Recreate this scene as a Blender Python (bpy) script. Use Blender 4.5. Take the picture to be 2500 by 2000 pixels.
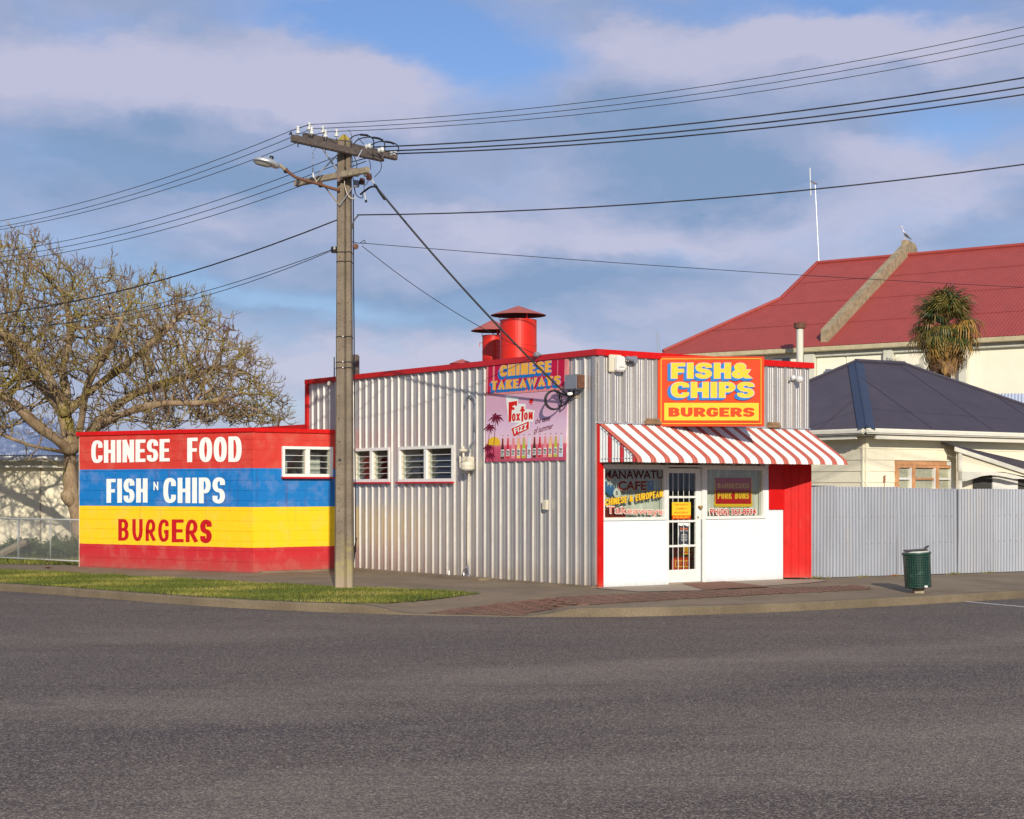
import bpy, bmesh, math, random
import numpy as np
from mathutils import Vector, Matrix, kdtree
from mathutils.geometry import delaunay_2d_cdt, tessellate_polygon

for o in list(bpy.data.objects): bpy.data.objects.remove(o)
SC = bpy.context.scene
R = math.radians
# ------------------------------------------------------------------ camera
F, HZ, CZ = 4061.0, 1193.0, 1.65            # focal length and horizon row in photo pixels, eye height
cam = bpy.data.cameras.new('camera'); camo = bpy.data.objects.new('camera', cam)
SC.collection.objects.link(camo); SC.camera = camo
camo.location = (0, 0, CZ); camo.rotation_euler = (R(90), 0, 0)
cam.sensor_width = 36; cam.lens = 36 * F / 2500
cam.shift_y = (HZ - 1000) / 2500
cam.clip_start = .1; cam.clip_end = 5000
# ------------------------------------------------------------------ light
SUN_AZ, SUN_EL = 7.3, 22.0                 # azimuth of the sun to the right of straight behind the camera
w = bpy.data.worlds.new('World'); SC.world = w; w.use_nodes = True
SC.view_settings.view_transform = 'Standard'; SC.view_settings.look = 'None'
SC.view_settings.exposure = 0.10; SC.view_settings.gamma = 1.0; SC.view_settings.use_curve_mapping = False
sd = Vector((math.sin(R(SUN_AZ)) * math.cos(R(SUN_EL)), -math.cos(R(SUN_AZ)) * math.cos(R(SUN_EL)), math.sin(R(SUN_EL))))
sl = bpy.data.lights.new('sun', 'SUN'); sl.energy = 4.3; sl.angle = R(.53); sl.color = (1, .90, .755)
slo = bpy.data.objects.new('sun', sl); SC.collection.objects.link(slo)
slo.rotation_euler = sd.to_track_quat('Z', 'Y').to_euler(); slo.location = sd * 100

def world():
    nt = w.node_tree; N = nt.nodes; L = nt.links; N.clear()
    out = N.new('ShaderNodeOutputWorld'); bg = N.new('ShaderNodeBackground'); L.new(bg.outputs[0], out.inputs[0])
    sky = N.new('ShaderNodeTexSky'); sky.sky_type = 'NISHITA'; sky.sun_disc = False
    sky.sun_elevation = R(SUN_EL); sky.sun_rotation = R(180 - SUN_AZ)
    sky.air_density = 1.0; sky.dust_density = .3; sky.ozone_density = 3.0
    tc = N.new('ShaderNodeTexCoord')
    def vm(op, a, b=None):
        n = N.new('ShaderNodeVectorMath'); n.operation = op
        for i, s in enumerate((a, b)):
            if s is None: continue
            if isinstance(s, (tuple, list)): n.inputs[i].default_value = s
            else: L.new(s, n.inputs[i])
        return n.outputs['Value' if op in ('LENGTH', 'DOT_PRODUCT') else 'Vector']
    def m(op, a, b=None, clamp=False):
        n = N.new('ShaderNodeMath'); n.operation = op; n.use_clamp = clamp
        for i, s in enumerate((a, b)):
            if s is None: continue
            if isinstance(s, (int, float)): n.inputs[i].default_value = s
            else: L.new(s, n.inputs[i])
        return n.outputs[0]
    def noise(vec, scale, detail, rough=.55):
        n = N.new('ShaderNodeTexNoise'); n.inputs['Scale'].default_value = scale; n.inputs['Detail'].default_value = detail
        n.inputs['Roughness'].default_value = rough; L.new(vec, n.inputs['Vector']); return n
    def smooth(v, a, b, c=0., d=1.):
        n = N.new('ShaderNodeMapRange'); n.interpolation_type = 'SMOOTHSTEP'
        L.new(v, n.inputs[0]); n.inputs[1].default_value = a; n.inputs[2].default_value = b
        n.inputs[3].default_value = c; n.inputs[4].default_value = d; return n.outputs[0]
    D = tc.outputs['Generated']
    wn = noise(vm('MULTIPLY', D, (1, 1, 2.0)), 5, 6, .58)
    warp = vm('MULTIPLY', vm('SUBTRACT', wn.outputs['Color'], (.5, .5, .5)), (.20, .20, .12))
    DW = vm('ADD', D, warp)
    def blob(vx, vy, rx, ry):
        x = (vx - 1078) / 3502; z = (1032 - vy) / 3502
        v = Vector((x, 1, z)).normalized()
        d = vm('MULTIPLY', vm('SUBTRACT', DW, tuple(v)), (3502 / rx, 3.0, 3502 / ry))
        return smooth(vm('LENGTH', d), .15, 1.25, 1., 0.)
    def total(bl):
        acc = None
        for (x, y, rx, ry, k) in bl:
            b = m('MULTIPLY', blob(x, y, rx, ry), k)
            acc = b if acc is None else m('ADD', acc, b)
        return acc
    n1 = noise(vm('MULTIPLY', D, (1, 1, 3.2)), 3.1, 7, .55)
    gaps = total([(840, 90, 400, 130, .8), (560, 20, 420, 70, .5), (1120, 190, 260, 110, .5), (1560, 22, 300, 50, .45),
                  (2080, 300, 260, 80, .6), (1130, 400, 300, 70, .45), (1350, 540, 260, 60, .3), (60, 20, 160, 60, .4),
                  (1790, 200, 130, 60, .25), (560, 640, 500, 45, .2), (1990, 150, 120, 60, .3), (1850, 30, 260, 60, .45)])
    clouds = total([(230, 170, 560, 130, .6), (620, 240, 330, 110, .6), (1480, 150, 520, 140, .6), (1900, 130, 330, 90, .4), (1950, 350, 420, 130, .3),
                    (1000, 470, 520, 90, .3), (850, 760, 700, 90, .3), (1400, 330, 500, 110, .4)])
    dens = m('ADD', m('SUBTRACT', m('MULTIPLY', n1.outputs[0], 1.7), .32), m('SUBTRACT', clouds, gaps))
    cov = smooth(dens, -.22, .66)
    lights = total([(120, 130, 480, 110, .65), (660, 215, 330, 80, .65), (1500, 110, 480, 100, .6), (1900, 110, 300, 70, .7), (1990, 380, 340, 90, .5),
                    (900, 760, 600, 80, .8), (560, 450, 420, 60, .4), (1700, 500, 500, 80, .45), (1250, 470, 420, 70, .4), (620, 60, 300, 60, .3), (1500, 640, 500, 70, .35)])
    darks = total([(150, 350, 520, 100, .42), (700, 400, 420, 70, .2), (1250, 310, 420, 70, .35), (650, 630, 700, 60, .5), (1350, 620, 520, 50, .3), (1500, 390, 300, 60, .4),
                   (1250, 560, 420, 50, .4), (2000, 270, 300, 50, .3)])
    n2 = noise(vm('MULTIPLY', DW, (1, 1, 2.8)), 6.5, 6, .55)
    shade = m('ADD', m('SUBTRACT', m('MULTIPLY', n2.outputs[0], 1.9), .52), m('SUBTRACT', lights, darks))
    cc = N.new('ShaderNodeValToRGB'); L.new(shade, cc.inputs[0])
    e = cc.color_ramp.elements
    K = .80
    def col(r, g, b): return (r * K, g * K, b * K, 1)
    e[0].position = 0.0; e[0].color = col(.275, .40, .63)
    e[1].position = 1.0; e[1].color = col(.67, .66, .84)
    x = e.new(.45); x.color = col(.42, .495, .72)
    sk = N.new('ShaderNodeMix'); sk.data_type = 'RGBA'; sk.blend_type = 'MULTIPLY'; sk.inputs[0].default_value = 1
    L.new(sky.outputs[0], sk.inputs[6]); sk.inputs[7].default_value = (SKY_T[0], SKY_T[1], SKY_T[2], 1)
    # height trend of the clear sky in the photograph: a deeper blue than the model's pale horizon
    mx = N.new('ShaderNodeMix'); mx.data_type = 'RGBA'
    L.new(m('MULTIPLY', cov, .9), mx.inputs[0]); L.new(sk.outputs[2], mx.inputs[6])
    cd = N.new('ShaderNodeMix'); cd.data_type = 'RGBA'; cd.blend_type = 'MULTIPLY'; cd.inputs[0].default_value = 1
    L.new(cc.outputs[0], cd.inputs[6]); cd.inputs[7].default_value = (10, 10, 10, 1)
    L.new(cd.outputs[2], mx.inputs[7])
    L.new(mx.outputs[2], bg.inputs[0]); bg.inputs[1].default_value = .096
SKY_T = (.93, .96, 1.16)
world()

# ------------------------------------------------------------------ materials
MATS = {}
class NT:
    def __init__(s, name):
        s.m = bpy.data.materials.new(name); s.m.use_nodes = True; s.nt = s.m.node_tree
        s.b = s.nt.nodes['Principled BSDF']; s.out = s.nt.nodes['Material Output']
    def n(s, t, **k):
        x = s.nt.nodes.new(t)
        for a, v in k.items(): setattr(x, a, v)
        return x
    def l(s, a, b): s.nt.links.new(a, b)
    def inp(s, node, i, v):
        if isinstance(v, (int, float)): node.inputs[i].default_value = v
        elif isinstance(v, (tuple, list)):
            node.inputs[i].default_value = tuple(v) + ((1,) if len(v) == 3 and node.inputs[i].type == 'RGBA' else ())
        else: s.l(v, node.inputs[i])
    def coord(s, kind='Object', scale=(1, 1, 1), rot=(0, 0, 0)):
        mp = s.n('ShaderNodeMapping'); mp.inputs['Scale'].default_value = scale; mp.inputs['Rotation'].default_value = rot
        if kind == 'World':
            g = s.n('ShaderNodeNewGeometry'); s.l(g.outputs['Position'], mp.inputs[0])
        else:
            t = s.n('ShaderNodeTexCoord'); s.l(t.outputs[kind], mp.inputs[0])
        return mp.outputs[0]
    def noise(s, vec, scale=5, detail=4, rough=.55):
        x = s.n('ShaderNodeTexNoise'); s.l(vec, x.inputs['Vector'])
        x.inputs['Scale'].default_value = scale; x.inputs['Detail'].default_value = detail; x.inputs['Roughness'].default_value = rough
        return x.outputs[0]
    def ramp(s, fac, stops, interp='LINEAR'):
        x = s.n('ShaderNodeValToRGB'); s.l(fac, x.inputs[0]); cr = x.color_ramp; cr.interpolation = interp
        while len(cr.elements) < len(stops): cr.elements.new(.5)
        for e_, (p, c) in zip(cr.elements, stops):
            e_.position = p; e_.color = (c, c, c, 1) if isinstance(c, (int, float)) else (*c, 1)
        return x.outputs[0]
    def mix(s, fac, a, b, mode='MIX'):
        x = s.n('ShaderNodeMix', data_type='RGBA', blend_type=mode)
        s.inp(x, 0, fac); s.inp(x, 6, a); s.inp(x, 7, b); return x.outputs[2]
    def math(s, op, a, b=0, clamp=False):
        x = s.n('ShaderNodeMath', operation=op, use_clamp=clamp); s.inp(x, 0, a); s.inp(x, 1, b); return x.outputs[0]
    def bump(s, h, strength=.3, dist=.01):
        x = s.n('ShaderNodeBump'); x.inputs['Strength'].default_value = strength; x.inputs['Distance'].default_value = dist
        s.l(h, x.inputs['Height']); s.l(x.outputs[0], s.b.inputs['Normal'])
    def fin(s, col=None, rough=.6, metal=0., spec=.5):
        if col is not None: s.inp(s.b, 'Base Color', col)
        s.inp(s.b, 'Roughness', rough); s.inp(s.b, 'Metallic', metal); s.inp(s.b, 'Specular IOR Level', spec)
        return s.m
def paint(name, c, rough=.5, var=.12, scale=6, dirt=None, bumpk=0., metal=0., streak=False, grime=False):
    """weathered paint: base colour, slow tone changes, fine mottling"""
    t = NT(name)
    v = t.coord('World', (1, 1, .25) if streak else (1, 1, 1))
    n = t.noise(v, scale, 5, .6)
    lo = tuple(max(0, x * (1 - var)) for x in c); hi = tuple(min(1, x * (1 + var)) for x in c)
    col = t.ramp(n, [(.3, lo), (.7, hi)])
    if dirt:
        n2 = t.noise(t.coord('World', (1, 1, .3)), scale * 2.3, 6, .65)
        col = t.mix(t.ramp(n2, [(.58, 0.), (.75, dirt[1])]), col, dirt[0])
    if grime:
        sp = t.n('ShaderNodeSeparateXYZ'); t.l(t.coord('World'), sp.inputs[0])
        gm_ = t.math('MULTIPLY', t.ramp(sp.outputs[2], [(.02, .6), (.10, .15), (.3, 0.)]), t.noise(t.coord('World', (4, 4, 2)), 2.2, 6, .7), True)
        col = t.mix(gm_, col, (.30, .24, .17))
        sc_ = t.noise(t.coord('World', (3, 3, 5)), 3.1, 3, .8); col = t.mix(t.ramp(sc_, [(.70, 0.), (.74, .45)]), col, (.35, .33, .28))
    if bumpk: t.bump(t.noise(t.coord('World'), 60, 3), bumpk, .004)
    MATS[name] = t.fin(col, rough, metal); return MATS[name]
def plain(name, c, rough=.5, metal=0., var=.06):
    m_ = paint(name, c, rough, var, 9, metal=metal)
    if name.startswith(('sign', 'letter', 'red_letter', 'white_letter', 'maroon', 'dark_letter')): m_.node_tree.nodes['Principled BSDF'].inputs['Specular IOR Level'].default_value = .15
    return m_

plain('white_paint', (.72, .72, .68), .45)
paint('window_white', (.76, .77, .73), .45, .06, 9, ((.45, .42, .36), .35))
paint('red_paint', (.58, .007, .006), .42, .12, 7, ((.60, .06, .04), .4), .1)
MATS['red_paint'].node_tree.nodes['Principled BSDF'].inputs['Specular IOR Level'].default_value = .25
paint('red_trim', (.50, .008, .010), .32, .10, 5)
paint('vent_red', (.60, .018, .006), .36, .14, 3, ((.34, .025, .015), .6), streak=True)
paint('vent_cap', (.40, .095, .075), .6, .15, 5, ((.36, .12, .10), .6))
paint('vent_under', (.035, .02, .018), .8)
paint('stucco', (.73, .80, .83), .75, .03, 4, ((.50, .50, .46), .12), .5, grime=True)
plain('black_wire', (.012, .012, .014), .5)
plain('black_plastic', (.015, .015, .016), .35)
plain('steel', (.45, .45, .46), .4, .8)
paint('rust', (.13, .055, .03), .8, .35, 14, ((.26, .19, .13), .7))
plain('fuse_brown', (.06, .018, .010), .4)
paint('galv', (.55, .56, .58), .42, .08, 8, metal=.6)
plain('porcelain', (.60, .62, .60), .25)
plain('grey_box', (.20, .22, .26), .5)
paint('cream_box', (.62, .58, .46), .5, .1, 12)
plain('brass', (.45, .28, .08), .3, .9)
paint('dark_timber', (.10, .08, .07), .85, .35, 14, ((.25, .22, .18), .7), .6)
paint('pale_timber', (.30, .25, .17), .85, .3, 14, ((.16, .12, .08), .7), .6)
paint('timber_bare', (.25, .15, .08), .8, .3, 10)
plain('interior', (.05, .048, .045), .8)
plain('interior_wall', (.22, .21, .19), .8)
plain('yellow_sticker', (.85, .55, .02), .4)
plain('orange_sticker', (.7, .14, .015), .4)
plain('white_letter', (.82, .84, .80), .45)
plain('red_letter', (.50, .012, .016), .45)
plain('sign_yellow', (.80, .50, .030), .4)
plain('sign_blue', (.012, .17, .50), .4)
plain('sign_red', (.60, .050, .006), .5)
plain('sign_halo', (.55, .40, .62), .4)
plain('letter_amber', (.80, .42, .06), .5)
plain('dark_letter', (.05, .012, .02), .5)
plain('maroon', (.16, .006, .03), .5)
plain('curtain', (.50, .50, .46), .8)
plain('leaf_dry', (.30, .08, .02), .7)
plain('gull_white', (.8, .8, .78), .6)
plain('gull_grey', (.05, .05, .055), .6)
plain('beak', (.7, .4, .05), .5)
plain('blue_sticker', (.03, .13, .30), .4)
plain('crimson', (.55, .012, .05), .5)

def mk_glass():
    t = NT('glass')
    t.b.inputs['Base Color'].default_value = (.6, .65, .63, 1); t.b.inputs['Roughness'].default_value = .03
    tr = t.n('ShaderNodeBsdfTransparent'); tr.inputs[0].default_value = (.90, .93, .91, 1)
    gl = t.n('ShaderNodeBsdfGlossy'); gl.inputs['Roughness'].default_value = .02; gl.inputs[0].default_value = (.9, .9, .9, 1)
    g = t.n('ShaderNodeNewGeometry'); dt = t.n('ShaderNodeVectorMath', operation='DOT_PRODUCT'); t.l(g.outputs['Incoming'], dt.inputs[0]); t.l(g.outputs['Normal'], dt.inputs[1])
    om = t.math('SUBTRACT', 1., t.math('ABSOLUTE', dt.outputs['Value'])); fr = t.math('ADD', t.math('MULTIPLY', t.math('POWER', om, 5.), .95), .045)
    mx = t.n('ShaderNodeMixShader'); t.l(fr, mx.inputs[0]); t.l(tr.outputs[0], mx.inputs[1]); t.l(gl.outputs[0], mx.inputs[2])
    t.l(mx.outputs[0], t.out.inputs[0]); MATS['glass'] = t.m
mk_glass()

def mk_cladding():
    t = NT('cladding')
    st = t.noise(t.coord('World', (9, 9, .35)), 1.0, 5, .65)
    fine = t.noise(t.coord('World', (60, 60, .8)), 1.0, 3, .6)
    big = t.noise(t.coord('World', (.8, .8, .5)), 1.2, 4, .5)
    col = t.ramp(st, [(.3, (.42, .40, .38)), (.5, (.58, .555, .52)), (.75, (.70, .675, .63))])
    col = t.mix(t.math('MULTIPLY', fine, .3), col, (.40, .39, .38))
    col = t.mix(t.ramp(big, [(.52, 0.), (.7, .35)]), col, (.42, .41, .42))
    # splash dirt low on the wall
    g = t.n('ShaderNodeNewGeometry'); sp = t.n('ShaderNodeSeparateXYZ'); t.l(g.outputs['Position'], sp.inputs[0])
    low = t.math('MULTIPLY', t.ramp(sp.outputs[2], [(.0, 1.), (.45, 0.)]), t.noise(t.coord('World', (3, 3, 2)), 1.5, 4), True)
    col = t.mix(t.math('MULTIPLY', low, .9, True), col, (.34, .25, .17))
    t.bump(t.noise(t.coord('World', (2.2, 2.2, 1.1)), 1.6, 4), .25, .03)
    r = t.ramp(st, [(.3, .48), (.7, .36)])
    MATS['cladding'] = t.fin(col, r, .68, .5)
mk_cladding()

def mk_blockpaint():
    """four painted bands on the block walls; the boundaries are brushed by hand and waver a little"""
    t = NT('block_paint')
    g = t.n('ShaderNodeNewGeometry'); sp = t.n('ShaderNodeSeparateXYZ'); t.l(g.outputs['Position'], sp.inputs[0])
    z = t.math('ADD', sp.outputs[2], t.math('MULTIPLY', t.math('SUBTRACT', t.noise(t.coord('World'), 7, 2), .5), .012))
    band = t.ramp(t.math('DIVIDE', z, 3.), [(0, (.52, .022, .030)), (.487 / 3, (.86, .57, .010)), (1.283 / 3, (.006, .175, .50)), (2.05 / 3, (.58, .042, .028))], 'CONSTANT')
    isb = t.ramp(t.math('DIVIDE', z, 3.), [(0, 0.), (1.283 / 3, 1.), (2.05 / 3, .0)], 'CONSTANT')
    mot = t.noise(t.coord('World', (1, 1, 1)), 3.2, 6, .65)
    run = t.noise(t.coord('World', (7, 7, .5)), 1.3, 5, .6)
    col = t.mix(t.math('MULTIPLY', t.ramp(mot, [(.48, 0.), (.75, .5)]), isb), band, (.04, .21, .58))
    col = t.mix(t.math('MULTIPLY', t.ramp(run, [(.56, 0.), (.66, .5)]), isb), col, (.006, .075, .32))
    col = t.mix(t.ramp(mot, [(.48, 0.), (.85, .20)]), col, (.75, .50, .36))
    col = t.mix(t.ramp(run, [(.60, 0.), (.72, .22)]), col, (.20, .10, .06))
    grime = t.ramp(sp.outputs[2], [(0., 1.), (.10, .5), (.35, 0.)])
    col = t.mix(t.math('MULTIPLY', grime, mot), col, (.25, .14, .10))
    t.bump(t.noise(t.coord('World'), 90, 4, .7), .35, .006)
    MATS['block_paint'] = t.fin(col, .62, 0, .35)
    t = NT('mortar_paint'); 
    MATS['mortar_paint'] = MATS['block_paint']; bpy.data.materials.remove(t.m)
mk_blockpaint()

def mk_road():
    t = NT('asphalt')
    P = t.coord('World')
    sp = t.n('ShaderNodeSeparateXYZ'); t.l(P, sp.inputs[0])
    # coordinate across the street the tyres run along
    wob = t.noise(t.coord('World', (.25, .5, 1)), 1.0, 4, .6)
    wc = t.math('ADD', t.math('ADD', t.math('MULTIPLY', sp.outputs[0], -.54), t.math('MULTIPLY', sp.outputs[1], .84)), t.math('MULTIPLY', t.math('SUBTRACT', wob, .5), 3.2))
    rmp = t.ramp(t.math('DIVIDE', wc, 30.), [(0, .5), (7.4 / 30, .50), (8.5 / 30, .74), (9.9 / 30, .48), (11.0 / 30, .36), (11.8 / 30, .20), (12.7 / 30, .46), (13.7 / 30, .66), (14.9 / 30, .40), (17 / 30, .34), (20 / 30, .46), (24 / 30, .36)], 'EASE')
    rot = (0, 0, R(-33))
    stre = t.noise(t.coord('World', (.16, 1.1, 1), rot), 1.0, 6, .6)
    patch = t.noise(t.coord('World', (.25, .4, 1), rot), 1.0, 4, .55)
    v = t.math('ADD', t.math('MULTIPLY', rmp, .68), t.math('ADD', t.math('MULTIPLY', stre, .48), t.math('MULTIPLY', patch, .50)))
    base = t.ramp(v, [(.50, (.058, .043, .040)), (.78, (.106, .079, .060)), (1.02, (.20, .160, .120))])
    vo = t.n('ShaderNodeTexVoronoi'); t.l(P, vo.inputs['Vector']); vo.inputs['Scale'].default_value = 85
    chip = t.n('ShaderNodeSeparateColor'); t.l(vo.outputs['Color'], chip.inputs[0])
    col = t.mix(t.ramp(chip.outputs[0], [(.0, .75), (.5, 0.)]), base, (.028, .024, .036))
    col = t.mix(t.ramp(chip.outputs[0], [(.62, 0.), (1., .8)]), col, (.42, .36, .28))
    n2 = t.noise(P, 26, 3, .7)
    thin = t.noise(t.coord('World', (.07, 5.5, 1), (0, 0, R(-31))), 1.0, 3, .5)
    col = t.mix(t.ramp(thin, [(.60, 0.), (.72, .22)]), col, (.045, .036, .05))
    spot = t.noise(t.coord('World', (1, 1, 1)), .9, 6, .75)
    col = t.mix(t.ramp(spot, [(.60, 0.), (.72, .5)]), col, (.045, .036, .045))
    col = t.mix(t.ramp(spot, [(.28, .45), (.40, 0.)]), col, (.21, .18, .15))
    col = t.mix(t.ramp(n2, [(.45, 0.), (.75, .35)]), col, (.045, .036, .042))
    t.bump(vo.outputs['Distance'], .55, .008)
    MATS['asphalt'] = t.fin(col, .8, 0, .35)
mk_road()
def mk_path(name, c, chip=120, var=.25, warm=(.30, .2, .1)):
    t = NT(name); P = t.coord('World')
    a = t.noise(P, 1.1, 6, .6); b = t.noise(P, chip, 2, .7)
    col = t.ramp(a, [(.3, tuple(x * (1 - var) for x in c)), (.7, tuple(x * (1 + var) for x in c))])
    col = t.mix(t.ramp(b, [(.35, .5), (.6, 0.)]), col, tuple(x * .45 for x in c))
    col = t.mix(t.ramp(b, [(.6, 0.), (.8, .5)]), col, tuple(min(1, x * 1.8) for x in c))
    col = t.mix(t.ramp(t.noise(P, 4, 5, .7), [(.58, 0.), (.75, .3)]), col, warm)
    t.bump(b, .5, .006)
    MATS[name] = t.fin(col, .85, 0, .3)
mk_path('path_asphalt', (.235, .182, .122))
mk_path('path_concrete', (.38, .31, .235), 90, .14)
mk_path('red_concrete', (.24, .115, .075), 90, .12)
mk_path('kerb_concrete', (.185, .145, .092), 60, .3, (.12, .11, .05))
mk_path('soil', (.10, .07, .035), 60, .3)
mk_path('turf_soil', (.085, .10, .02), 60, .3)
mk_path('field', (.075, .085, .03), 30, .3)
mk_path('paver_a', (.185, .105, .078), 60, .2)
mk_path('paver_b', (.165, .10, .075), 60, .2)
mk_path('road_paint', (.62, .60, .56), 60, .1)
mk_path('pole_concrete', (.27, .225, .165), 70, .16, (.18, .15, .10))
mk_path('lichen', (.42, .33, .06), 30, .35, (.4, .3, .15))
def mk_polebase():
    t = NT('pole_body'); P = t.coord('World')
    a = t.noise(P, 3.0, 6, .65); b = t.noise(P, 48, 3, .75); s = t.noise(t.coord('World', (14, 14, .6)), 1, 4, .6)
    col = t.ramp(a, [(.3, (.15, .12, .085)), (.7, (.25, .205, .15))])
    col = t.mix(t.ramp(s, [(.5, 0.), (.75, .5)]), col, (.15, .125, .095))
    col = t.mix(t.ramp(b, [(.30, .85), (.45, 0.)]), col, (.05, .042, .035))
    sp = t.n('ShaderNodeSeparateXYZ'); t.l(P, sp.inputs[0])
    pale = t.math('MULTIPLY', t.ramp(t.math('DIVIDE', sp.outputs[2], 3.), [(0, .8), (.28, 0.)]), 1.)
    col = t.mix(pale, col, (.40, .32, .215))
    ly = t.math('MULTIPLY', t.ramp(t.math('DIVIDE', sp.outputs[2], 3.), [(.05, 0.), (.16, 1.), (.3, 0.)]), t.ramp(a, [(.42, 0.), (.55, .8)]))
    col = t.mix(ly, col, (.38, .33, .08))
    t.bump(b, .7, .01)
    MATS['pole_body'] = t.fin(col, .85, 0, .25)
mk_polebase()
def mk_corr(name, c, sc, k=.35, rough=.45, metal=.3, var=.1, rnd=0.):
    t = NT(name); P = t.coord('World')
    n = t.noise(t.coord('World', (1, 1, .35)), 2.2, 6, .62)
    col = t.ramp(n, [(.3, tuple(x * (1 - var) for x in c)), (.7, tuple(min(1, x * (1 + var)) for x in c))])
    if rnd:
        oi = t.n('ShaderNodeObjectInfo')
        col = t.mix(t.math('MULTIPLY', oi.outputs['Random'], rnd), col, (.84, .82, .80), 'MULTIPLY')
        low = t.ramp(t.noise(t.coord('World', (6, 6, .5)), 1, 5), [(.55, 0.), (.75, .25)])
        col = t.mix(low, col, (.45, .38, .30))
    f = t.noise(P, 45, 3, .7)
    col = t.mix(t.ramp(f, [(.3, .25), (.5, 0.)]), col, tuple(x * .6 for x in c))
    MATS[name] = t.fin(col, rough, metal, .4)
mk_corr('fence_iron', (.34, .365, .41), 0, rough=.5, metal=.25, rnd=.8)
mk_corr('hall_red', (.32, .055, .045), 0, rough=.6, metal=0., var=.08)
mk_corr('dark_roof', (.055, .048, .068), 0, rough=.55, metal=0., var=.12)
mk_corr('ridge_blue', (.030, .045, .085), 0, rough=.5, metal=0.)
mk_corr('shed_roof', (.62, .68, .78), 0, rough=.45, metal=.1)
paint('cream_wall', (.84, .79, .60), .7, .04, 3, ((.5, .46, .38), .15))
paint('hall_cream', (.88, .85, .68), .7, .04, 2, ((.55, .53, .46), .2))
paint('hall_beam', (.62, .62, .52), .8, .08, 3, ((.28, .27, .25), .55), streak=True)
paint('hall_fascia', (.48, .42, .26), .7, .15, 5)
paint('fin_concrete', (.30, .24, .15), .9, .35, 5, ((.38, .27, .03), .9))
paint('shed_cream', (.82, .76, .56), .75, .06, 2, ((.5, .44, .33), .3))
paint('gutter_cream', (.70, .68, .58), .45, .06, 5)
paint('bare_wood', (.55, .27, .12), .75, .2, 12, ((.7, .62, .52), .6))
paint('awning_white', (.70, .73, .72), .6, .05, 8, ((.33, .33, .29), .35))
paint('awning_red', (.44, .100, .065), .6, .10, 12, ((.62, .30, .22), .5))
paint('awning_side_red', (.55, .02, .025), .5, .08, 8)
paint('bin_green', (.016, .062, .042), .42, .15, 6, ((.03, .12, .09), .4))
paint('red_chip', (.56, .006, .005), .5, .12, 4, ((.60, .08, .05), .35), .2, grime=True)
MATS['red_chip'].node_tree.nodes['Principled BSDF'].inputs['Specular IOR Level'].default_value = .2

def mk_sunset(name, stops, z0, z1):
    t = NT(name); g = t.n('ShaderNodeNewGeometry'); sp = t.n('ShaderNodeSeparateXYZ'); t.l(g.outputs['Position'], sp.inputs[0])
    f = t.math('DIVIDE', t.math('SUBTRACT', sp.outputs[2], z0), z1 - z0)
    col = t.ramp(f, stops)
    col = t.mix(t.math('MULTIPLY', t.noise(t.coord('World', (6, 6, .5)), 2, 4), .22), col, (.75, .55, .62))
    MATS[name] = t.fin(col, .42)
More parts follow.
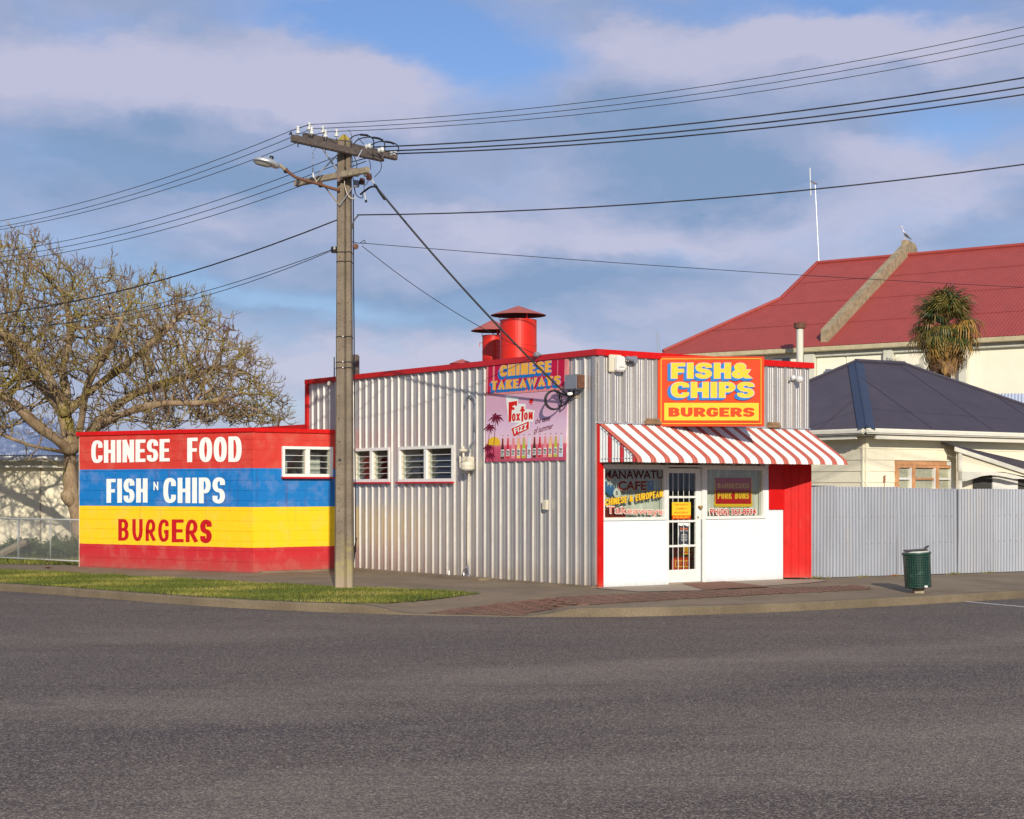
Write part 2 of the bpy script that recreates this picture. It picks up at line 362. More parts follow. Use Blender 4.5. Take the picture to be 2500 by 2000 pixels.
# ------------------------------------------------------------------ builders
def V(*a): return Vector(a)
ROOTLOC = {}
class MB:
    def __init__(s): s.v = []; s.f = []; s.m = []; s.mats = []
    def mat(s, name):
        if name not in s.mats: s.mats.append(name)
        return s.mats.index(name)
    def add(s, verts, faces, mat=None):
        o = len(s.v); s.v += [tuple(p) for p in verts]; i = s.mat(mat) if mat else 0
        for f in faces: s.f.append(tuple(a + o for a in f)); s.m.append(i)
        return s
    def box(s, o, a, b, c, mat=None):
        """corner and three edge vectors"""
        o, a, b, c = Vector(o), Vector(a), Vector(b), Vector(c)
        if a.cross(b).dot(c) < 0: a, b = b, a
        P = [o, o + a, o + a + b, o + b]; P += [p + c for p in P]
        return s.add(P, [(3, 2, 1, 0), (4, 5, 6, 7), (0, 1, 5, 4), (1, 2, 6, 5), (2, 3, 7, 6), (3, 0, 4, 7)], mat)
    def cbox(s, c, a, b, d, mat=None):
        c = Vector(c); a, b, d = Vector(a), Vector(b), Vector(d)
        return s.box(c - a / 2 - b / 2 - d / 2, a, b, d, mat)
    def tube(s, pts, r, n=6, cap=True, mat=None, squash=None):
        pts = [Vector(p) for p in pts]; rs = r if isinstance(r, (list, tuple)) else [r] * len(pts)
        t0 = (pts[1] - pts[0]).normalized()
        up = Vector((0, 0, 1)) if abs(t0.z) < .9 else Vector((1, 0, 0))
        x = t0.cross(up).normalized(); V_ = []
        for i, p in enumerate(pts):
            if i == 0: t = t0
            elif i == len(pts) - 1: t = (pts[i] - pts[i - 1]).normalized()
            else: t = ((pts[i + 1] - pts[i]).normalized() + (pts[i] - pts[i - 1]).normalized())
            if t.length < 1e-6: t = t0
            t.normalize(); x = (x - t * x.dot(t)); x.normalize(); y = t.cross(x)
            for k in range(n):
                a = 2 * math.pi * k / n
                V_.append(p + (x * math.cos(a) + y * math.sin(a)) * rs[i])
        Fs = []
        for i in range(len(pts) - 1):
            for k in range(n):
                a = i * n + k; b = i * n + (k + 1) % n
                Fs.append((a, b, b + n, a + n))
        if cap: Fs.append(tuple(range(n))[::-1]); Fs.append(tuple(range((len(pts) - 1) * n, len(pts) * n)))
        return s.add(V_, Fs, mat)
    def lathe(s, c, prof, n=20, axis=None, mat=None, mats=None):
        c = Vector(c); ax = Vector(axis or (0, 0, 1)).normalized()
        x = ax.orthogonal().normalized(); y = ax.cross(x); V_ = []
        for r, z in prof:
            for k in range(n):
                a = 2 * math.pi * k / n; V_.append(c + ax * z + (x * math.cos(a) + y * math.sin(a)) * r)
        for i in range(len(prof) - 1):
            fs = [(i * n + k, i * n + (k + 1) % n, (i + 1) * n + (k + 1) % n, (i + 1) * n + k) for k in range(n)]
            if i == 0: s.add(V_, fs, (mats[i] if mats else mat)); base = len(s.v) - len(V_)
            else:
                mi = s.mat(mats[i] if mats else mat) if (mats or mat) else 0
                for f in fs: s.f.append(tuple(a + base for a in f)); s.m.append(mi)
        return s
    def poly(s, pts, nrm_off=None, mat=None):
        """flat polygon (any shape) given in 3-D, triangulated"""
        tr = tessellate_polygon([[Vector(p) for p in pts]])
        return s.add(pts, [tuple(t) for t in tr], mat)
    def prism(s, pts, ext, mat=None):
        pts = [Vector(p) for p in pts]; ext = Vector(ext); n = len(pts)
        tr = [tuple(t) for t in tessellate_polygon([pts])]
        fs = tr + [tuple(i + n for i in t[::-1]) for t in tr] + [(i, (i + 1) % n, n + (i + 1) % n, n + i) for i in range(n)]
        return s.add(pts + [p + ext for p in pts], fs, mat)
    def build(s, name, mat=None, parent=None, smooth=False, recalc=False, bevel=0, label=None, kind=None):
        loc = Vector((0, 0, 0)); p = parent
        while p is not None: loc = loc + p.location; p = p.parent
        me = bpy.data.meshes.new(name)
        me.from_pydata([tuple(Vector(q) - loc) for q in s.v], [], s.f)
        mats = s.mats if s.mats else [mat]
        for m_ in mats: me.materials.append(MATS[m_ if m_ else mat])
        if len(mats) > 1: me.polygons.foreach_set('material_index', s.m)
        if smooth: me.polygons.foreach_set('use_smooth', [True] * len(me.polygons))
        if recalc or bevel:
            bm = bmesh.new(); bm.from_mesh(me)
            if recalc:
                bmesh.ops.remove_doubles(bm, verts=bm.verts, dist=1e-5); bmesh.ops.recalc_face_normals(bm, faces=bm.faces)
            if bevel:
                bmesh.ops.remove_doubles(bm, verts=bm.verts, dist=1e-5)
                bmesh.ops.bevel(bm, geom=[e_ for e_ in bm.edges if e_.is_manifold and e_.calc_face_angle(0) > .6], offset=bevel, segments=2, affect='EDGES', clamp_overlap=True)
            bm.to_mesh(me); bm.free()
        me.update()
        o = bpy.data.objects.new(name, me); SC.collection.objects.link(o); o.parent = parent
        if label: o['label'] = label
        if kind: o['kind'] = kind
        return o
def thing(name, label, cat, loc=(0, 0, 0), group=None):
    o = bpy.data.objects.new(name, None); SC.collection.objects.link(o); o.location = loc; o.empty_display_size = .2
    o['label'] = label; o['category'] = cat
    if group: o['group'] = group
    return o
def tag(o, label, cat, group=None, kind=None):
    o['label'] = label; o['category'] = cat
    if group: o['group'] = group
    if kind: o['kind'] = kind
    return o
def structure(o): o['kind'] = 'structure'; return o
def inst(name, me, parent, mw):
    """another piece on a shared mesh at world matrix mw"""
    o = bpy.data.objects.new(name, me); SC.collection.objects.link(o); o.parent = parent
    loc = Vector((0, 0, 0)); p = parent
    while p is not None: loc = loc + p.location; p = p.parent
    o.matrix_basis = Matrix.Translation(-loc) @ mw; return o
def copy_tree(o, parent=None, moved=None):
    c = o.copy(); SC.collection.objects.link(c); c.parent = parent
    for ch in [k for k in bpy.data.objects if k.parent == o]: copy_tree(ch, c)
    return c
def ray(px, py): return V((px - 1250) / F, 1, -(py - HZ) / F)
CAM = V(0, 0, CZ)
def at(px, py, Y): return CAM + ray(px, py) * Y           # the place at depth Y seen in that direction
def gnd(px, py, z): return CAM + ray(px, py) * ((CZ - z) * F / (py - HZ))
class Plane:
    def __init__(s, O, u, n): s.O = Vector(O); s.u = Vector(u).normalized(); s.n = Vector(n).normalized()
    def P(s, u, z, q=0): p = s.O + s.u * u + s.n * q; return V(p.x, p.y, z)
    def hit(s, px, py, q=0):
        r = ray(px, py); k = ((s.O + s.n * q - CAM).dot(s.n)) / r.dot(s.n); p = CAM + r * k
        return (p - s.O).dot(s.u), p.z
    def W(s, px, py, q=0):
        u, z = s.hit(px, py, q); return s.P(u, z, q)
    def mat(s, u, z, q=0):
        m_ = Matrix.Identity(4); zz = V(0, 0, 1)
        for i, c in enumerate((s.u, s.n, zz)): m_[0][i], m_[1][i], m_[2][i] = c.x, c.y, c.z
        m_.translation = s.P(u, z, q); return m_
th = R(36.6)
C = V(1.41, 27.6, 0)
d1 = V(-math.sin(th), math.cos(th), 0); n1 = V(-math.cos(th), -math.sin(th), 0)
d2 = V(math.cos(th), math.sin(th), 0); n2 = V(math.sin(th), -math.cos(th), 0)
SW = Plane(C, d1, n1)                       # long side wall
FW = Plane(C, d2, n2)                       # shop front
K = C + d1 * 7.8 + n1 * 2.28                # corner of the painted block annex
F2 = Plane(K, d2, n2)
a1 = R(57.3)
F1 = Plane(K, V(-math.sin(a1), math.cos(a1), 0), V(-math.cos(a1), -math.sin(a1), 0))
UP = V(0, 0, 1)
# ---- lettering: a stroke alphabet and the built-in font, both placed on a four-cornered field
def rnd(pts, r, closed=False, seg=6):
    """round the corners of a polyline (pts may carry a third value 0 = keep sharp)"""
    n = len(pts); out = []
    for i, p in enumerate(pts):
        sharp = len(p) > 2 and p[2] == 0; p2 = Vector(p[:2])
        if (not closed and i in (0, n - 1)) or sharp: out.append(p2); continue
        a = Vector(pts[(i - 1) % n][:2]); b = Vector(pts[(i + 1) % n][:2])
        ra = min(r, (a - p2).length * .5); rb = min(r, (b - p2).length * .5)
        A = p2 + (a - p2).normalized() * ra; B = p2 + (b - p2).normalized() * rb
        for k in range(seg + 1):
            t = k / seg; ang = t * math.pi / 2
            out.append(p2 + (A - p2) * (1 - math.sin(ang)) + (B - p2) * (1 - math.cos(ang)))
    return out
GL = {
 'A': (1.05, [[(0, 0), (.5, 1), (1, 0)], [(.2, .3), (.8, .3)]]),
 'B': (.95, [[(0, 0), (0, 1)], ('r', [(0, 1), (.93, 1), (.93, .52), (0, .52)]), ('r', [(0, .52), (1, .52), (1, 0), (0, 0)])]),
 'C': (1., [('r', [(1, .70), (1, 1), (0, 1), (0, 0), (1, 0), (1, .30)])]),
 'D': (1., [[(0, 0), (0, 1)], ('r', [(0, 1), (1, 1), (1, 0), (0, 0)])]),
 'E': (.85, [[(0, 0), (0, 1)], [(0, 1), (1, 1)], [(0, .5), (.85, .5)], [(0, 0), (1, 0)]]),
 'F': (.82, [[(0, 0), (0, 1)], [(0, 1), (1, 1)], [(0, .5), (.85, .5)]]),
 'G': (1., [('r', [(1, .72), (1, 1), (0, 1), (0, 0), (1, 0), (1, .44, 0), (.6, .44)])]),
 'H': (1., [[(0, 0), (0, 1)], [(1, 0), (1, 1)], [(0, .5), (1, .5)]]),
 'I': (.0, [[(.5, 0), (.5, 1)]]),
 'K': (1., [[(0, 0), (0, 1)], [(1, 1), (.1, .45)], [(.3, .58), (1, 0)]]),
 'M': (1.2, [[(0, 0), (0, 1), (.5, .2), (1, 1), (1, 0)]]),
 'N': (1., [[(0, 0), (0, 1)], [(0, 1), (1, 0)], [(1, 0), (1, 1)]]),
 'O': (1., [('c', [(1, 1), (0, 1), (0, 0), (1, 0)])]),
 'P': (.92, [[(0, 0), (0, 1)], ('r', [(0, 1), (1, 1), (1, .45), (0, .45)])]),
 'Q': (1., [('c', [(1, 1), (0, 1), (0, 0), (1, 0)]), [(.6, .3), (1, 0)]]),
 'R': (.98, [[(0, 0), (0, 1)], ('r', [(0, 1), (1, 1), (1, .48), (0, .48)]), [(.45, .48), (1, 0)]]),
 'S': (.95, [('r', [(1, .74), (1, 1), (0, 1), (0, .5), (1, .5), (1, 0), (0, 0), (0, .26)])]),
 'T': (.95, [[(.5, 0), (.5, 1)], [(0, 1), (1, 1)]]),
 'U': (1., [('r', [(0, 1), (0, 0), (1, 0), (1, 1)])]),
 'V': (1., [[(0, 1), (.5, 0), (1, 1)]]),
 'W': (1.45, [[(0, 1), (.25, 0), (.5, .85), (.75, 0), (1, 1)]]),
 'X': (1., [[(0, 0), (1, 1)], [(0, 1), (1, 0)]]),
 'Y': (1., [[(0, 1), (.5, .45), (1, 1)], [(.5, .5), (.5, 0)]]),
 'Z': (.9, [[(0, 1), (1, 1), (0, 0), (1, 0)]]),
 '&': (1.2, [('c', [(.74, 1), (.16, 1), (.16, .56), (.74, .56)]), ('r', [(.34, .56), (0, .5), (0, 0), (.66, 0), (.95, .44)]), [(.34, .56), (.96, .02)]]),
}
def ribbon(pts, hw, hh, closed, ext0=True, ext1=True):
    """outline of a stroke whose uprights are 2*hw wide and whose bars are 2*hh thick"""
    Q = [Vector((p[0] / hw, p[1] / hh)) for p in pts]; n = len(Q)
    if not closed:
        if ext0: Q[0] = Q[0] + (Q[0] - Q[1]).normalized() * 1.0
        if ext1: Q[-1] = Q[-1] + (Q[-1] - Q[-2]).normalized() * 1.0
    Lp, Rp = [], []
    for i in range(n):
        if closed: a, b = Q[(i - 1) % n], Q[(i + 1) % n]
        else: a, b = Q[max(i - 1, 0)], Q[min(i + 1, n - 1)]
        t1 = (Q[i] - a); t2 = (b - Q[i])
        t1 = t1.normalized() if t1.length > 1e-6 else t2.normalized()
        t2 = t2.normalized() if t2.length > 1e-6 else t1
        na = Vector((-t1.y, t1.x)); nb = Vector((-t2.y, t2.x)); mm = na + nb
        if mm.length < 1e-3: mm = na.copy()
        mm.normalize(); k = min(1 / max(mm.dot(na), .2), 1.9)
        Lp.append(Q[i] + mm * k); Rp.append(Q[i] - mm * k)
    sc = lambda p: (p.x * hw, p.y * hh)
    return [sc(p) for p in Lp], [sc(p) for p in Rp]
def stroke_text(txt, wv=.24, wh=.2, cw=.62, gap=.10, rad=.42, space=.5):
    """list of 2-D ribbons (verts, faces); letters one unit high, cw = letter width"""
    x = 0; out = []; hw, hh = wv / 2, wh / 2
    for ch in txt:
        if ch == ' ': x += space; continue
        wd, strokes = GL[ch]
        Wd = max(wd * cw, 0) if wd else wv
        iw = max(Wd - wv, 0)
        for st in strokes:
            closed = False; sp = st; r = 0
            if isinstance(st, tuple): r = rad; closed = st[0] == 'c'; sp = st[1]
            pts = rnd(sp, r, closed) if r else [Vector(p[:2]) for p in sp]
            pts = [(x + hw + p[0] * iw, hh + p[1] * (1 - wh)) for p in pts]
            a, b = ribbon(pts, hw, hh, closed, not r or ch not in 'CGS&', not r or ch not in 'CGS&')
            n = len(a); fs = [(i, i + 1, n + i + 1, n + i) for i in range(n - 1)]
            if closed: fs.append((n - 1, 0, n, 2 * n - 1))
            out.append((a + b, fs))
        x += Wd + gap
    return out
def bf_text(txt, bold=0., shear=0., spacing=1.):
    cu = bpy.data.curves.new('t', 'FONT'); cu.body = txt; cu.offset = bold; cu.shear = shear; cu.space_character = spacing; cu.resolution_u = 3
    o = bpy.data.objects.new('t', cu); SC.collection.objects.link(o)
    dg = bpy.context.evaluated_depsgraph_get(); me = bpy.data.meshes.new_from_object(o.evaluated_get(dg))
    vs = [(v.co.x, v.co.y) for v in me.vertices]; fs = [tuple(p.vertices) for p in me.polygons]
    bpy.data.objects.remove(o); bpy.data.curves.remove(cu); bpy.data.meshes.remove(me)
    return [(vs, fs)]
def fit(parts):
    xs = [p[0] for v, _ in parts for p in v]; ys = [p[1] for v, _ in parts for p in v]
    x0, x1, y0, y1 = min(xs), max(xs), min(ys), max(ys)
    return [([((p[0] - x0) / (x1 - x0), (p[1] - y0) / (y1 - y0)) for p in v], f) for v, f in parts]
def quad_map(Q):
    """unit square to the world, corners given top-left, top-right, bottom-right, bottom-left"""
    TL, TR, BR, BL = [Vector(q) for q in Q]
    nn = (TR - TL).cross(TL - BL); nn.normalize()
    if nn.dot(CAM - TL) < 0: nn = -nn
    return lambda u, v, h=0.: BL * (1 - u) * (1 - v) + BR * u * (1 - v) + TL * (1 - u) * v + TR * u * v + nn * h
def put(mb, parts, Q, mat, h=.004, dx=0, dy=0, step=.0001):
    M = Q if callable(Q) else quad_map(Q)
    for i, (v, f) in enumerate(parts):
        mb.add([M(p[0] + dx, p[1] + dy, h + i * step) for p in v], f, mat)
def field(pl, q, *pp):
    return [pl.W(x, y, q) for x, y in pp]
def sub(M, x0, x1, y0, y1, sk=0.):
    """a field inside another (fractions), sk = rise of the base line from left to right"""
    return lambda u, v, h=0.: M(x0 + (x1 - x0) * u, y0 + (y1 - y0) * v + sk * u, h)
def flat(mb, M, pts, h, mat):
    pts3 = [M(x, y, h) for x, y in pts]; mb.poly(pts3, mat=mat)
def rect(mb, M, x0, x1, y0, y1, h, mat): mb.add([M(x0, y0, h), M(x1, y0, h), M(x1, y1, h), M(x0, y1, h)], [(0, 1, 2, 3)], mat)
# ================================================================== ground
ROADZ = -.2
edge_px = [(0, 1443), (93, 1449), (186, 1456), (340, 1468.5), (492, 1480), (628, 1488), (761, 1493.5), (850, 1497), (928, 1500), (1010, 1502.5), (1100, 1504), (1180, 1505.3), (1263, 1506), (1340, 1507), (1418, 1508), (1570, 1506), (1735, 1501), (1900, 1495), (2040, 1487.5), (2178, 1480), (2340, 1470.5), (2500, 1460.6)]
edge = [gnd(x, y, ROADZ) for x, y in edge_px]
dl = (edge[0] - edge[2]).normalized(); dr = (edge[-1] - edge[-3]).normalized()
edge = [edge[0] + dl * 40, edge[0] + dl * 20, edge[0] + dl * 8, edge[0] + dl * 3] + edge + [edge[-1] + dr * 3, edge[-1] + dr * 8, edge[-1] + dr * 20, edge[-1] + dr * 45]
def lerp(a, b, t): return a + (b - a) * t
def sstep(a, b, x): x = max(0, min(1, (x - a) / (b - a))); return x * x * (3 - 2 * x)
def px_of(p): return 1250 + F * p.x / p.y
fine = []                                                      # finely cut kerb line
for a, b in zip(edge, edge[1:]):
    n = max(1, int((b - a).length / .14))
    for k in range(n): fine.append(a.lerp(b, k / n))
fine.append(edge[-1])
for _ in range(30):
    fine = [fine[0]] + [(fine[i - 1] + fine[i] * 2 + fine[i + 1]) / 4 for i in range(1, len(fine) - 1)] + [fine[-1]]
def kh(p):                                                     # kerb top height, dropped at the crossing
    x = px_of(p)
    return lerp(-.075, -.188, sstep(870, 1010, x) * (1 - sstep(1290, 1420, x)))
FX = np.array([(p.x, p.y) for p in fine]); FK = np.array([kh(p) for p in fine])
FN = []
for i in range(len(fine)):
    t = fine[min(i + 1, len(fine) - 1)] - fine[max(i - 1, 0)]; t.normalize(); FN.append((-t.y, t.x))
def gz(x, y):
    d = np.hypot(FX[:, 0] - x, FX[:, 1] - y); i = int(d.argmin()); dd = float(d[i])
    if i > 0 and (x - FX[i, 0]) * FN[i][0] + (y - FX[i, 1]) * FN[i][1] < 0: return float(FK[i])
    return lerp(float(FK[i]), 0., sstep(0, 2.6, dd)) + .004 * math.sin(x * 1.7 + y * .9) * min(1, dd)
def on_ground(px, py):
    z = -.05
    for _ in range(60): p = gnd(px, py, z); z = lerp(z, gz(p.x, p.y), .25)
    return V(p.x, p.y, z)
nrm = []
for i in range(len(fine)):
    t = fine[min(i + 1, len(fine) - 1)] - fine[max(i - 1, 0)]; t.normalize(); nrm.append(V(-t.y, t.x, 0))
def in_poly(x, y, P):
    c = False; j = len(P) - 1
    for i in range(len(P)):
        if (P[i][1] > y) != (P[j][1] > y) and x < (P[j][0] - P[i][0]) * (y - P[i][1]) / (P[j][1] - P[i][1]) + P[i][0]: c = not c
        j = i
    return c
def sheet(name, P, lift, mat, step=.5, bounds=None):
    P = [(p[0], p[1]) for p in P]; n = len(P)
    vs = [Vector(p) for p in P]; x0 = min(p[0] for p in P); x1 = max(p[0] for p in P); y0 = min(p[1] for p in P); y1 = max(p[1] for p in P)
    xs = np.arange(x0 + step / 2, x1, step); ys = np.arange(y0 + step / 2, y1, step)
    for x in xs:
        for y in ys:
            if bounds and not bounds(x, y): continue
            if in_poly(x, y, P): vs.append(Vector((x + .01 * math.sin(y * 31), y)))
    ov, oe, of, *_ = delaunay_2d_cdt(vs, [], [list(range(n))], 1, 1e-4)
    mb = MB(); mb.add([(v.x, v.y, gz(v.x, v.y) + lift) for v in ov], [tuple(f) for f in of])
    o = mb.build(name, mat, recalc=False)
    me = o.data
    bm = bmesh.new(); bm.from_mesh(me)
    for f in bm.faces:
        if f.normal.z < 0: f.normal_flip()
    bm.to_mesh(me); bm.free(); return o
# far ground, road
mb = MB(); g = 1500
mb.add([(-g, -300, -.215), (g, -300, -.215), (g, 2500, -.215), (-g, 2500, -.215)], [(0, 1, 2, 3)])
structure(mb.build('ground', 'field'))
mb = MB()
nx, ny = 60, 40
RP = [(p.x, p.y) for p in fine] + [(60, -40), (-60, -40)]
pts = [V(p.x, p.y, ROADZ) + nrm[i] * .06 for i, p in enumerate(fine)]
mb.add([tuple(p) for p in pts] + [(p.x, -40, ROADZ) for p in pts], [(i, i + len(pts), i + len(pts) + 1, i + 1) for i in range(len(pts) - 1)])
structure(mb.build('road', 'asphalt', recalc=False))
# kerb
mb = MB(); n = len(fine); prof = []
rng = random.Random(4)
for i, p in enumerate(fine):
    k = kh(p); q = nrm[i]; j = rng.uniform(-.004, .004)
    prof.append([p + V(0, 0, -.02), V(p.x, p.y, lerp(ROADZ, k, .82) + j) + q * .012, V(p.x, p.y, k + .004 + j) + q * .04, V(p.x, p.y, k + .006) + q * .15, V(p.x, p.y, k - .05) + q * .155])
    prof[-1][0] = V(p.x, p.y, ROADZ - .01)
for i in range(n - 1):
    a, b = prof[i], prof[i + 1]
    for k in range(4): mb.add([a[k], b[k], b[k + 1], a[k + 1]], [(0, 1, 2, 3)])
structure(mb.build('kerb', 'kerb_concrete', recalc=True))
inner = [p + nrm[i] * .148 for i, p in enumerate(fine)]
base = [inner[0]] + inner[1:] + [V(45, 60, 0), V(-45, 75, 0)]
near = lambda x, y: y < 36 and -13 < x < 11.5
structure(sheet('footpath', base, 0, 'path_asphalt', .22, near))
# grass verge
top = [on_ground(*q) for q in [(1174, 1450), (1090, 1445), (1000, 1440), (816, 1433), (557, 1421), (278, 1405), (0, 1392)]]
tdir = (top[-1] - top[-2]).normalized()
top += [top[-1] + tdir * 5, top[-1] + tdir * 14]
i0 = min(range(n), key=lambda i: (inner[i] - top[-1]).length)
i1 = min(range(n), key=lambda i: abs(px_of(inner[i]) - 838) + (0 if abs(inner[i].y - 27) < 4 else 999))
low = [on_ground(*q) for q in [(926, 1474), (1000, 1470), (1060, 1464), (1110, 1458)]]
verge = top[::-1] + low[::-1] + [inner[i] for i in range(i1, i0, -1)] if i1 > i0 else top
verge = [(p.x, p.y) for p in verge]
structure(sheet('verge', verge, .008, 'turf_soil', .2))
def grass(name, P, count, h0, h1, mats, label, lift=.008, wd=.006, seed=1, lean=.5):
    rs = np.random.RandomState(seed)
    x0 = min(p[0] for p in P); x1 = max(p[0] for p in P); y0 = min(p[1] for p in P); y1 = max(p[1] for p in P)
    PA = np.array(P); pts = []
    X = rs.uniform(max(x0, -16), min(x1, 16), count * 3); Y = rs.uniform(y0, min(y1, 42), count * 3)
    inside = np.zeros(len(X), bool); j = len(P) - 1
    for i in range(len(P)):
        yi, yj, xi, xj = PA[i, 1], PA[j, 1], PA[i, 0], PA[j, 0]
        c = ((yi > Y) != (yj > Y))
        with np.errstate(divide='ignore', invalid='ignore'): c &= X < (xj - xi) * (Y - yi) / (yj - yi) + xi
        inside ^= c; j = i
    dn = np.sin(X * 2.1 + np.sin(Y * 1.7) * 2) * np.sin(Y * 2.9 + X * .8) + .6 * np.sin(X * 6.3 + Y * 4.1) * np.sin(Y * 7.1)
    inside &= rs.uniform(-1.5, 1, len(X)) < dn + .75
    X = X[inside][:count]; Y = Y[inside][:count]; m_ = len(X)
    # heights from a coarse table
    gx = np.arange(-17, 17, .12); gy = np.arange(22, 43, .12)
    T = np.array([[gz(a, b) for b in gy] for a in gx])
    Z = T[np.clip(((X + 17) / .12).round().astype(int), 0, len(gx) - 1), np.clip(((Y - 22) / .12).round().astype(int), 0, len(gy) - 1)] + lift
    a = rs.uniform(0, 6.283, m_); clump = .7 + .6 * (np.sin(X * 3.1 + np.sin(Y * 2.3) * 2) * .5 + .5)
    h = rs.uniform(h0, h1, m_) * clump; l = rs.uniform(-lean, lean, (m_, 2)) * h[:, None]; tone = np.sin(X * 1.3 + Y * 2.2) * np.sin(X * .7 - Y * 3.1)
    dx = np.cos(a) * wd; dy = np.sin(a) * wd
    v = np.empty((m_, 3, 3))
    v[:, 0] = np.stack([X - dx, Y - dy, Z - .004], 1); v[:, 1] = np.stack([X + dx, Y + dy, Z - .004], 1); v[:, 2] = np.stack([X + l[:, 0], Y + l[:, 1], Z + h], 1)
    me = bpy.data.meshes.new(name); me.vertices.add(m_ * 3); me.vertices.foreach_set('co', v.ravel())
    me.loops.add(m_ * 3); me.loops.foreach_set('vertex_index', np.arange(m_ * 3, dtype=np.int32)); me.polygons.add(m_)
    me.polygons.foreach_set('loop_start', np.arange(0, m_ * 3, 3, dtype=np.int32)); me.polygons.foreach_set('loop_total', np.full(m_, 3, np.int32))
    for k in mats: me.materials.append(MATS[k])
    sel = tone + rs.normal(0, .45, m_); me.polygons.foreach_set('material_index', np.where(sel > .75, 2, np.where(sel > .05, 1, 0)).astype(np.int32))
    me.update(); o = bpy.data.objects.new(name, me); SC.collection.objects.link(o)
    return tag(o, label, 'grass', kind='stuff')
plain('grass_a', (.085, .110, .008), .7, 0, .3); plain('grass_b', (.155, .165, .015), .7, 0, .3); plain('grass_c', (.30, .25, .06), .7, 0, .3)
MATS['soil'].node_tree  # keep
grass('grass', verge, 220000, .018, .045, ['grass_a', 'grass_b', 'grass_c'], 'short green mown grass growing on the kerbside verge', seed=2)
# brick paved crossing
bt = [(1040, 1497.5), (1110, 1488), (1174, 1480), (1263, 1469), (1352, 1460.5), (1450, 1454.5), (1556, 1450), (1708, 1442.5), (1850, 1438), (2000, 1434.5), (2095, 1430)]
bl = [(2131, 1439), (2000, 1446), (1900, 1450), (1797, 1456), (1680, 1462), (1574, 1469), (1441, 1477), (1352, 1487), (1300, 1496), (1263, 1503)]
brick = [on_ground(*q) for q in bt + bl]; brick = [(p.x, p.y) for p in brick]
structure(sheet('paving_bed', brick, .008, 'red_concrete', .2))
A, B = MB(), None
rot = math.atan2(.5, 1.0); ca, sa = math.cos(rot + R(45)), math.sin(rot + R(45))
cx = sum(p[0] for p in brick) / len(brick); cy = sum(p[1] for p in brick) / len(brick)
rng = random.Random(7)
for i in range(-70, 70):
    for j in range(-70, 70):
        # herringbone: pairs of bricks, one along, one across
        for k in (0, 1):
            u = (i * .1 + j * .2) + (0 if k == 0 else .0); v = (i * .1 - j * .2)
            if k == 0: u0, v0, du, dv = u, v, .2, .1
            else: u0, v0, du, dv = u + .0, v + .1, .1, .2
            uu, vv = u0 + du / 2, v0 + dv / 2
            X = cx + uu * ca - vv * sa; Y = cy + uu * sa + vv * ca
            if not (abs(X - cx) < 8 and abs(Y - cy) < 6) or not in_poly(X, Y, brick): continue
            g_ = .006; z = gz(X, Y) + .004; c4 = []
            for (s1, s2) in ((-1, -1), (1, -1), (1, 1), (-1, 1)):
                a_ = uu + s1 * (du / 2 - g_ / 2); b_ = vv + s2 * (dv / 2 - g_ / 2)
                c4.append((cx + a_ * ca - b_ * sa, cy + a_ * sa + b_ * ca))
            h = .010 + rng.uniform(-.002, .002)
            m_ = 'paver_a' if rng.random() < .6 else 'paver_b'
            A.add([(a, b, z) for a, b in c4] + [(a, b, z + h) for a, b in c4], [(4, 5, 6, 7), (0, 1, 5, 4), (1, 2, 6, 5), (2, 3, 7, 6), (3, 0, 4, 7)], m_)
tag(A.build('brick_paving'), 'faded red brick pavers laid in herringbone across the corner footpath', 'paving', kind='stuff')
# concrete apron in front of the shop, red painted patch before the door
ap = [on_ground(*q) for q in [(1462, 1438), (1560, 1446), (1716, 1442.5), (1850, 1433), (1980, 1424), (2020, 1419)]]
ap = [(p.x, p.y) for p in ap] + [(FW.P(5.0, 0, -.05).x, FW.P(5.0, 0, -.05).y), (FW.P(.0, 0, -.05).x, FW.P(0, 0, -.05).y)]
structure(sheet('forecourt', ap, .010, 'path_concrete', .2))
pt = [on_ground(*q) for q in [(1632, 1416.5), (1712, 1414), (1880, 1434.5), (1716, 1442)]]
structure(sheet('painted_path', [(p.x, p.y) for p in pt], .016, 'red_concrete', .2))
mb = MB(); P1 = SW.P(7.75, 0, .0); 
mb.box(SW.P(2.9, -.04, .0), d1 * 4.88, n1 * .34, UP * .085); mb.box(SW.P(-.02, -.04, 0), d1 * 2.9, n1 * .14, UP * .07)
mb.box(F2.P(.12, -.04, 0), d2 * 2.14, n2 * .16, UP * .07)
structure(mb.build('footpath_edging', 'path_asphalt', bevel=.01))
# parking line on the road
a, b = gnd(2356, 1468.5, ROADZ + .004), gnd(2560, 1487, ROADZ + .004)
mb = MB(); s_ = (b - a).normalized(); q = V(-s_.y, s_.x, 0) * .05; mb.add([a - q, b - q, b + q, a + q], [(0, 1, 2, 3)])
structure(mb.build('parking_line', 'road_paint'))
# dry leaves
def leaf(px, py, s, mat, lab, seed):
    p = gnd(px, py, ROADZ) if py > 1445 else on_ground(px, py)
    r_ = random.Random(seed); mb = MB()
    c = [p + V(math.cos(k * 1.05) * s * r_.uniform(.6, 1), math.sin(k * 1.05) * s * r_.uniform(.6, 1), .012 + r_.uniform(0, .035)) for k in range(6)]
    mb.add([p + V(0, 0, .012)] + c, [(0, k + 1, (k + 1) % 6 + 1) for k in range(6)])
    return tag(mb.build('leaf', mat), lab, 'leaf')
leaf(505, 1479, .11, 'leaf_dry', 'brown dry leaf lying in the gutter below the verge, left of the pole', 1)
leaf(1753, 1498, .05, 'leaf_dry', 'small red brown leaf against the kerb below the shop door', 2)
leaf(117, 1389, .12, 'leaf_dry', 'orange brown leaf on the footpath in front of the wire fence', 3)

